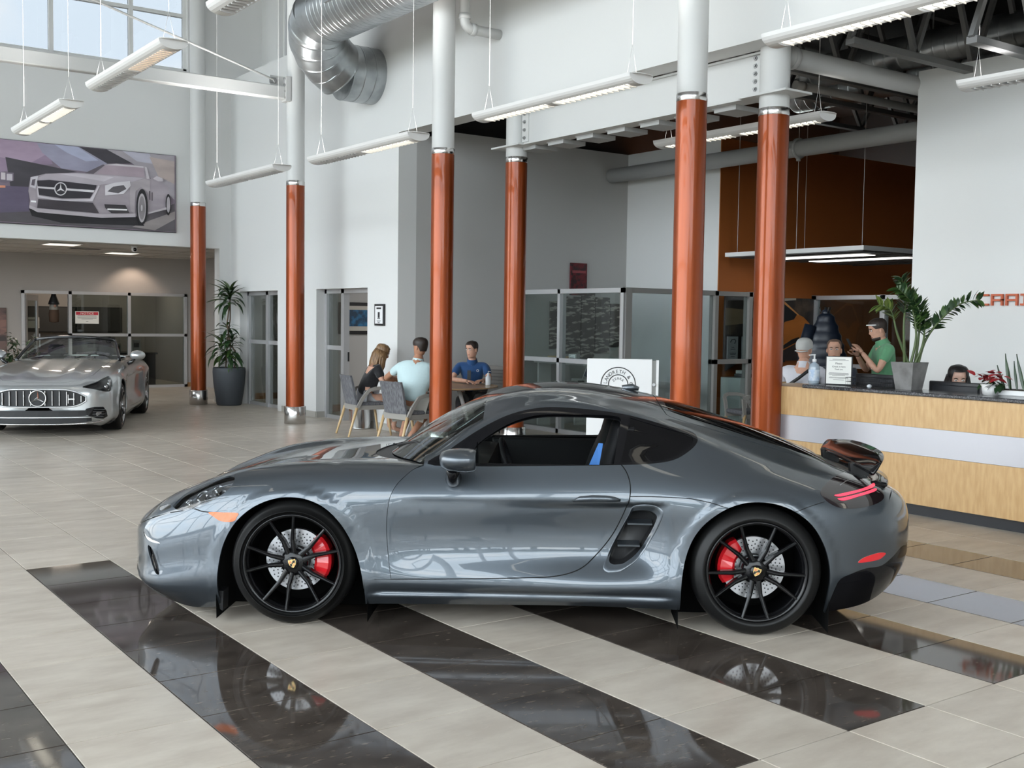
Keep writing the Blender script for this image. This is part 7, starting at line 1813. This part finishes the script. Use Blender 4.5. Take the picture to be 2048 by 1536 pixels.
def hull_rings(mb, rings, n=18, mi=0, caps=True):
    """rings: (centre, half-x, half-y) stacked in their own frames; ellipse cross sections, smooth"""
    vs = []
    for c, ux, uy, *ex in rings:
        p = ex[0] if ex else 1.0
        for k in range(n):
            a = 2*PI*k/n; ca, sa = math.cos(a), math.sin(a)
            vs.append(Vector(c)+Vector(ux)*math.copysign(abs(ca)**p,ca)+Vector(uy)*math.copysign(abs(sa)**p,sa))
    m = len(rings); fs = [(r*n+k, r*n+(k+1)%n, (r+1)*n+(k+1)%n, (r+1)*n+k) for r in range(m-1) for k in range(n)]
    if caps: fs += [tuple(range(n))[::-1], tuple(range((m-1)*n, m*n))]
    return mb.add(vs, fs, mi, True)

HEAD_PROF = [  # z, half width, front, back   (head height about 0.235, origin at the ear axis)
 (-.118,.030,.062,-.010),(-.112,.043,.080,.018),(-.095,.053,.088,.045),(-.070,.061,.089,.062),(-.045,.066,.090,.074),(-.020,.070,.091,.084),
 (.005,.073,.089,.092),(.030,.076,.092,.098),(.055,.077,.093,.100),(.080,.071,.083,.092),(.100,.056,.064,.074),(.112,.034,.038,.048),(.117,.012,.012,.018)]
def head_mesh(sc=1.0):
    V = []; F = []; n = 24; m = len(HEAD_PROF)
    for z, w, f, b in HEAD_PROF:
        for k in range(n):
            a = 2*PI*k/n; x = w*math.sin(a); c = math.cos(a); y = (f if c > 0 else b)*c
            p = Vector((x*sc, y*sc, z*sc)); fa = abs(a if a < PI else 2*PI-a)
            if fa < .30 and -.045 < z < .02: p.y += sc*.022*(1-fa/.30)*(1-abs(z+.030)/.05) if abs(z+.030) < .05 else 0
            if .25 < fa < .75 and 0 < z < .02: p.y -= sc*.007
            V.append(p)
    F = [(r*n+k, r*n+(k+1)%n, (r+1)*n+(k+1)%n, (r+1)*n+k) for r in range(m-1) for k in range(n)]+[tuple(range(n))[::-1], tuple(range((m-1)*n, m*n))]
    return V, F
M_eye = mat('eye_dark', (0.02,0.016,0.014), 0.25); M_lip = mat('lip', (0.33,0.11,0.09), 0.5); M_eyew = mat('eye_white', (0.6,0.58,0.56), 0.3)
def skin_mat(n, c): return mat(n, c, 0.5, noise=(20, tuple(x*.85 for x in c), 4, .4, .7))

def hand(Vs, Fs, wrist, direction, palmn, side, curl=0.5, sc=1.0):
    """palm and five tapering bent fingers, appended to a vertex/face list"""
    d = Vector(direction).normalized(); nrm = Vector(palmn); nrm = (nrm-d*nrm.dot(d)).normalized(); s = d.cross(nrm)*side
    mb = MB()
    hull_rings(mb, [(wrist,s*.026*sc,nrm*.020*sc),(Vector(wrist)+d*.03*sc,s*.034*sc,nrm*.019*sc),(Vector(wrist)+d*.065*sc,s*.042*sc,nrm*.016*sc),(Vector(wrist)+d*.095*sc,s*.041*sc,nrm*.012*sc)], 12)
    for i, (off, L) in enumerate(((-.030,.062),(-.010,.078),(.011,.083),(.031,.074))):
        p = Vector(wrist)+d*.088*sc+s*off*sc; a = 0; pts = [p]
        for q in range(3):
            a += curl*(.45 if q == 0 else .7); dd = d*math.cos(a)+nrm*math.sin(a); p = p+dd*L*sc*(.45,.32,.23)[q]; pts.append(p)
        mb.tube(pts, [.0092*sc,.0085*sc,.0076*sc,.0055*sc], 7)
    p = Vector(wrist)+d*.028*sc+s*.030*sc; t = (d*.7+s*.75+nrm*.35).normalized()
    mb.tube([p, p+t*.035*sc, p+t*.055*sc+d*.018*sc, p+t*.060*sc+d*.038*sc], [.013*sc,.0115*sc,.010*sc,.007*sc], 7)
    b = len(Vs); Vs.extend([Vector(v) for v in mb.v]); Fs.extend([tuple(b+i for i in f) for f in mb.f])

def person(label, loc, rz, J, skin, head_c, head_rot, shirt=None, sleeves=.55, bottom=None, hair=None, group=None, wide=1.0, legs=True, knees=True, curl=.5, long_sleeve=False, beard=None, brow=(.03,.02,.015), palm=None):
    """J: joints in the person's frame (forward +y, left -x, up z): pelvis chest neck shL elL wrL shR elR wrR hipL knL anL hipR knR anR"""
    t = thing('person', label, 'person', loc, rz)
    j = {k: Vector(v) for k, v in J.items()}
    V = [j['pelvis'], (j['pelvis']+j['chest'])/2, j['chest'], j['neck'], j['neck']+(Vector(head_c)-j['neck'])*.6]
    R = [.125*wide,.115*wide,.125*wide,.062,.058]; E = [(0,1),(1,2),(2,3),(3,4)]
    for s in ('L','R'):
        b = len(V); V += [j['sh'+s], (j['sh'+s]+j['el'+s])/2, j['el'+s], (j['el'+s]*.6+j['wr'+s]*.4), j['wr'+s]]; R += [.055,.047,.040,.037,.026]
        E += [(2,b),(b,b+1),(b+1,b+2),(b+2,b+3),(b+3,b+4)]
        if legs:
            b = len(V); V += [j['hip'+s], (j['hip'+s]+j['kn'+s])/2, j['kn'+s], j['kn'+s]*.65+j['an'+s]*.35, j['an'+s]]; R += [.088*wide,.077,.056,.056,.036]
            E += [(0,b),(b,b+1),(b+1,b+2),(b+2,b+3),(b+3,b+4)]
            fd = (j['toe'+s]-j['an'+s]) if 'toe'+s in j else Vector((0,.16,-.05))
            V += [j['an'+s]+fd*.5, j['an'+s]+fd]; R += [.034,.026]; E += [(b+4,b+5),(b+5,b+6)]
    BV, BF = skinmesh(V, E, R, 0, 1)
    HR = Matrix.Rotation(head_rot[2],3,'Z') @ Matrix.Rotation(head_rot[0],3,'X') @ Matrix.Rotation(head_rot[1],3,'Y'); hc = Vector(head_c)
    hv, hf = head_mesh(); b = len(BV); BV += [HR @ v + hc for v in hv]; BF += [tuple(b+i for i in f) for f in hf]
    for s, sg in (('L',1),('R',-1)):
        d = j['wr'+s]-j['el'+s]; pn = Vector(palm[s]) if palm and s in palm else Vector((0,0,-1))
        hand(BV, BF, j['wr'+s]-d.normalized()*.005, d if not (palm and s+'d' in palm) else Vector(palm[s+'d']), pn, sg, curl)
    mb = MB(); mb.add(BV, BF, 0, True); mb.mesh('body', skin)
    body = link('body', mb.mesh('body', skin), t)
    def place(mb2, name, m):
        mb2.v = [tuple(HR @ Vector(v) + hc) for v in mb2.v]; return mb2.obj(name, m, t, fix=False)
    for sg in (1,-1):
        e = MB(); e.sphere((sg*.031,.083,.008),.0115,10,8,sc=(1.25,.6,.75)); o = place(e,'eye',M_eyew); e2 = MB(); e2.sphere((sg*.031,.0885,.008),.0055,8,6); e2.v = [tuple(HR @ Vector(v) + hc) for v in e2.v]; e2.obj('iris', M_eye, o, fix=False)
        e = MB(); e.sphere((sg*.075,-.006,-.010),.024,10,8,sc=(.42,.75,1.25)); place(e,'ear',skin)
        e = MB(); e.tube([(sg*.014,.094,.024),(sg*.032,.090,.031),(sg*.050,.078,.026)],[.003,.0042,.002],6); place(e,'eyebrow',mat('brow_%02d%02d'%(brow[0]*1000,brow[1]*1000),brow,.8))
    e = MB(); e.tube([(-.024,.081,-.066),(0,.091,-.065),(.024,.081,-.066)],[.003,.0058,.003],8); place(e,'mouth',M_lip)
    # hair shells follow the head, kind: 'short','long','bald_sides','cap'
    def shell(zlo_front, zlo_back, grow, name, m, lift=0.0, ear=.018):
        b = MB(); vs = []; n = 28; rows = 12
        for r in range(rows+1):
            for k in range(n):
                a = 2*PI*k/n; fa = abs(a if a < PI else 2*PI-a)/PI; zl = float(np.interp(fa,[0,.24,.34,.60,.70,1],[zlo_front,zlo_front,max(zlo_back,ear),max(zlo_back,ear),zlo_back,zlo_back])); z = zl+(.117-zl)*r/rows
                zz = [p[0] for p in HEAD_PROF]; w = np.interp(z,zz,[p[1] for p in HEAD_PROF]); f = np.interp(z,zz,[p[2] for p in HEAD_PROF]); bk = np.interp(z,zz,[p[3] for p in HEAD_PROF])
                c = math.cos(a); x = (w+grow)*math.sin(a); y = ((f if c > 0 else bk)+grow)*c; vs.append((x,y,z+grow*(r/rows)**2+lift))
        b.add(vs, [(r*n+k, r*n+(k+1)%n, (r+1)*n+(k+1)%n, (r+1)*n+k) for r in range(rows) for k in range(n)]+[tuple(range(rows*n,(rows+1)*n))], 0, True)
        return place(b, name, m)
    if hair:
        kind, hm = hair
        if kind == 'short': shell(.070,-.055,.012,'hair',hm)
        elif kind == 'crew': shell(.078,-.040,.008,'hair',hm)
        elif kind == 'thin': shell(.092,-.050,.005,'hair',hm)
        elif kind == 'cap':
            shell(.035,.0,.014,'cap',hm); 
            b = MB(); b.tube([(-.07,-.10,-.01),(0,-.118,-.02),(.07,-.10,-.01)],.008,8); place(b,'cap_strap',hm)
        elif kind in ('long','long_front'):
            h = shell(.088,-.10,.016,'hair',hm,ear=-.2)
            # hanging locks
            rnd = random.Random(5); b = MB()
            for k in range(26):
                a = math.radians(58+ (360-116)*k/25); x0 = .088*math.sin(a); y0 = .095*math.cos(a); L = .20 if kind == 'long' else .24
                p0 = Vector((x0,y0-.01,.03)); p1 = Vector((x0*1.12,y0*1.08-.01,-.05)); p2 = Vector((x0*1.15+rnd.uniform(-.01,.01),y0*1.0+(.03 if y0>-.02 else -.005),-.05-L*.6)); p3 = p2+Vector((rnd.uniform(-.012,.012),.012,-L*.42))
                b.tube([p0,p1,p2,p3],[.014,.024,.022,.006],6)
            o = place(b,'hair_lock',hm); o['kind'] = 'stuff'
    if beard:
        b = MB(); vs = []; n = 15
        for z, g in ((-.121,.003),(-.113,.007),(-.098,.007),(-.084,.004),(-.078,.001)):
            zz = [p[0] for p in HEAD_PROF]; w = np.interp(z,zz,[p[1] for p in HEAD_PROF]); f = np.interp(z,zz,[p[2] for p in HEAD_PROF])
            for k in range(n):
                a = -1.45+2.9*k/(n-1); gg = g*(0.2 if abs(a) < .28 and z > -.08 else 1); vs.append(((w+gg)*math.sin(a),(f+gg)*math.cos(a),z))
        b.add(vs, [(r*n+k, r*n+k+1, (r+1)*n+k+1, (r+1)*n+k) for r in range(4) for k in range(n-1)], 0, True); place(b,'beard',beard)
    # clothes
    if shirt:
        nm, sm = shirt; g = 1.16
        V2 = [j['pelvis'], (j['pelvis']+j['chest'])/2, j['chest'], j['chest']*.03+j['neck']*.97]; R2 = [.140*wide,.132*wide,.142*wide,.080]; E2 = [(0,1),(1,2),(2,3)]
        for s in ('L','R'):
            b = len(V2); q = sleeves; V2 += [j['sh'+s], j['sh'+s]*(1-q*.5)+j['el'+s]*q*.5, j['sh'+s]*(1-q)+j['el'+s]*q]; R2 += [.072,.066,.062]; E2 += [(2,b),(b,b+1),(b+1,b+2)]
            if long_sleeve:
                V2 += [j['el'+s], j['wr'+s]*.93+j['el'+s]*.07]; R2 += [.056,.040]; E2 += [(b+2,b+3),(b+3,b+4)]
        SV, SF_ = skinmesh(V2, E2, R2, 0, 2); mb = MB(); mb.add(SV, SF_, 0, True); mb.obj(nm, sm, t, fix=False)
        c = MB(); nk = j['neck']*.97+j['chest']*.03; up = (Vector(head_c)-j['neck']).normalized()
        c.tube([nk-up*.05, nk-up*.01, nk+up*.022],[.088,.074,.068],14,caps=False); c.obj('collar', sm, t, fix=False)
    if bottom:
        nm, bm_, q = bottom
        V2 = [j['pelvis']]; R2 = [.142*wide]; E2 = []
        for s in ('L','R'):
            b = len(V2); V2 += [j['hip'+s], (j['hip'+s]+j['kn'+s])/2, j['hip'+s]*(1-min(q,1))+j['kn'+s]*min(q,1)]; R2 += [.104*wide,.094,.085]; E2 += [(0,b),(b,b+1),(b+1,b+2)]
            if q > 1: V2 += [j['kn'+s]*.1+j['an'+s]*.9]; R2 += [.058]; E2 += [(b+2,b+3)]
        SV, SF_ = skinmesh(V2, E2, R2, 0, 1); mb = MB(); mb.add(SV, SF_, 0, True); mb.obj(nm, bm_, t, fix=False)
    return t, HR, hc, j

def seated(zs=.47, lean=0.0, tw=0.0):
    """default sitting joints"""
    return dict(pelvis=(0,0,zs+.08), chest=(0,lean,zs+.40), neck=(0,lean*1.35,zs+.57), shL=(-.18,lean*1.2,zs+.50), shR=(.18,lean*1.2,zs+.50),
        elL=(-.24,lean+.12,zs+.26), wrL=(-.14,lean+.36,zs+.28), elR=(.24,lean+.12,zs+.26), wrR=(.14,lean+.36,zs+.28),
        hipL=(-.10,.05,zs+.05), knL=(-.13,.43,zs+.04), anL=(-.13,.40,.09), hipR=(.10,.05,zs+.05), knR=(.13,.43,zs+.04), anR=(.13,.40,.09))
S_fair = skin_mat('fair_skin', (0.55,0.31,0.22)); S_tan = skin_mat('tanned_skin', (0.42,0.21,0.13)); S_pale = skin_mat('pale_skin', (0.58,0.36,0.28))
H_blond = mat('blond_hair', (0.26,0.155,0.075), 0.45, noise=(60,(0.14,0.075,0.035),3,.4,.6,(1,1,.15))); H_dark = mat('dark_brown_hair', (0.022,0.014,0.011), 0.5); H_black = mat('black_hair', (0.010,0.008,0.008), 0.4)
H_grey = mat('greying_hair', (0.12,0.075,0.055), 0.6)
def cloth(n, c): return mat(n, c, 0.85, sheen=0.2, bump=(35,.35))
def heading(x, y): return math.atan2(y, x)-PI/2

def people():
    # woman in black on the left chair
    J = seated(.46, .10); J.update(elL=(-.22,.28,.76), wrL=(-.06,.46,.80), elR=(.25,.22,.72), wrR=(.08,.44,.79), neck=(0,.18,1.01), chest=(0,.10,.84), shL=(-.165,.15,.94), shR=(.165,.15,.94))
    t, HR, hc, j = person('seated woman with long blond hair, black shirt and white shorts bending over the table', (7.45,13.96,0), heading(.97,-.24), J, S_fair, (0,.26,1.155), (-.42,0,-.1),
        ('shirt',cloth('black_shirt',(.010,.010,.012))), .62, ('shorts',cloth('white_shorts',(.50,.51,.55)),.42), ('long',H_blond))
    # man in the pale shirt on the second chair
    J = seated(.47, .06); J.update(pelvis=(.0,.0,.55), chest=(.05,.05,.90), neck=(.06,.08,1.12), shL=(-.16,.05,1.03), shR=(.25,.08,1.00), elL=(-.43,.20,.86), wrL=(-.36,.44,.83), elR=(.34,.26,.78), wrR=(.20,.46,.80), anL=(-.22,.22,.10), anR=(-.06,.10,.10), knL=(-.16,.42,.50), knR=(.14,.42,.50))
    t, HR, hc, j = person('seated man in a pale aqua polo shirt and khaki shorts seen from behind', (7.30,12.40,0), heading(.80,.62), J, S_tan, (.08,.10,1.285), (0.0,0,1.20),
        ('polo_shirt',cloth('aqua_shirt',(.50,.64,.66))), .62, ('shorts',cloth('khaki_shorts',(.36,.34,.30)),.8), ('short',H_dark), wide=1.34)
    t.scale = (1.03,1.03,1.0)
    for s in ('L','R'):
        p = j['an'+s]; MB().box((p.x-.045,p.y-.06,.0),(p.x+.045,p.y+.21,.022),bev=.006).obj('sandal', M_black, t)
    # man in the blue polo behind the table
    J = seated(.47, .10); J.update(elL=(-.26,.20,.80), wrL=(-.16,.44,.80), elR=(.27,.22,.80), wrR=(.03,.44,.79), chest=(0,.06,.88), neck=(0,.09,1.08), shL=(-.19,.07,.99), shR=(.19,.07,.99))
    t, HR, hc, j = person('seated man with cropped dark hair in a royal blue polo shirt leaning on the table', (8.80,13.22,0), heading(-.62,-.78), J, S_fair, (0,.14,1.225), (-.12,0,-.62),
        ('polo_shirt',cloth('blue_polo',(.012,.055,.16))), .7, ('trousers',cloth('dark_trousers',(.02,.02,.024)),1.2), ('crew',H_dark))
    b = MB(); b.bar((.03,.215,.93),(.03,.235,.80),.05,.02,up=(0,1,0)); b.obj('neck_lanyard', M_black, t)
    b = MB(); b.lathe([(.012,0),(.018,.002)],(-.09,.222,.93),14,axis='y'); b.obj('shirt_emblem', mat('emblem_white',(.6,.6,.6),.5), t)
    # man in green with a phone
    J = dict(pelvis=(0,0,.95), chest=(0,.0,1.28), neck=(0,.03,1.48), shL=(-.19,0,1.40), shR=(.19,0,1.40), elL=(-.25,.14,1.14), wrL=(-.08,.27,1.35), elR=(.25,.12,1.13), wrR=(.05,.28,1.31), hipL=(-.10,0,.90), knL=(-.11,.03,.50), anL=(-.11,0,.09), hipR=(.10,0,.90), knR=(.11,.03,.50), anR=(.11,0,.09))
    hd = heading(-.80,.60)
    t, HR, hc, j = person('standing man in a green t-shirt with white glasses pushed up, looking at his phone', (10.58,7.62,0), hd, J, S_fair, (0,.075,1.60), (-.28,0,.0),
        ('t_shirt',cloth('green_shirt',(.10,.27,.14))), .62, ('trousers',cloth('dark_trousers',(.02,.02,.024)),1.3), ('short',H_dark), beard=H_dark)
    g = MB(); g.tube([(-.082,.0,.055),(-.07,.075,.072),(0,.108,.08),(.07,.075,.072),(.082,.0,.055)],.007,8); g.v = [tuple(HR @ Vector(v)+hc) for v in g.v]; g.obj('glasses', mat('white_plastic',(.7,.7,.7),.4), t, fix=False)
    p = thing('mobile_phone', 'black mobile phone held by the man in the green t-shirt', 'phone', t.matrix_basis @ Vector((0,.37,1.42)), hd)
    MB().box((-.042,-.006,-.085),(.042,.006,.085),bev=.004,rot=Matrix.Rotation(-.5,3,'X')).obj('phone_body', M_black, p); MB().box((-.036,-.0075,-.075),(.036,-.0065,.075),rot=Matrix.Rotation(-.5,3,'X')).obj('phone_screen', M_gloss, p)
    # bearded man facing the camera behind the counter
    J = seated(.66, .04); J['chest'] = (0,.03,1.02); J['neck'] = (0,.05,1.20); J['shL'] = (-.20,.03,1.12); J['shR'] = (.20,.03,1.12)
    person('bearded older man in a dark navy top facing out from behind the desk', (10.13,7.93,0), heading(-.86,-.5), J, S_fair, (0,.08,1.37), (0,0,.1), ('sweater',cloth('navy_top',(.012,.016,.028))), .6, ('trousers',cloth('dark_trousers',(.02,.02,.024)),1.2), ('thin',H_grey), beard=mat('grey_beard',(.20,.15,.13),.9), long_sleeve=True, wide=1.1)
    # man with a cap, back to the camera
    J = seated(.66, .04); J['chest'] = (0,.03,1.04); J['neck'] = (0,.05,1.23); J['shL'] = (-.20,.03,1.15); J['shR'] = (.20,.03,1.15)
    t, HR, hc, j = person('man in a light grey cap and white shirt with a black strap, back turned', (9.50,7.86,0), heading(.75,.4), J, S_fair, (0,.07,1.375), (0,0,-.1), ('shirt',cloth('white_shirt',(.55,.55,.60))), .6, ('trousers',cloth('dark_trousers',(.02,.02,.024)),1.2), ('cap',mat('cap_grey',(.42,.42,.41),.9)), wide=1.1)
    MB().tube([(-.20,-.10,.94),(0,-.165,1.08),(.14,-.13,1.20)],[.018,.018,.018],8).obj('shoulder_strap', M_black, t)
    # receptionist
    J = seated(.50, .06)
    J['chest'] = (0,.05,.86); J['neck'] = (0,.08,1.02); J['shL'] = (-.175,.06,.95); J['shR'] = (.175,.06,.95)
    person('young woman with long black centre-parted hair looking down behind the desk monitor', (9.42,5.98,0), heading(-.80,-.60), J, S_pale, (0,.13,1.165), (-.22,0,.1), ('sweater',cloth('black_top',(.012,.011,.012))), .6, ('trousers',cloth('dark_trousers',(.02,.02,.024)),1.2), ('long_front',H_black), long_sleeve=True)
people()
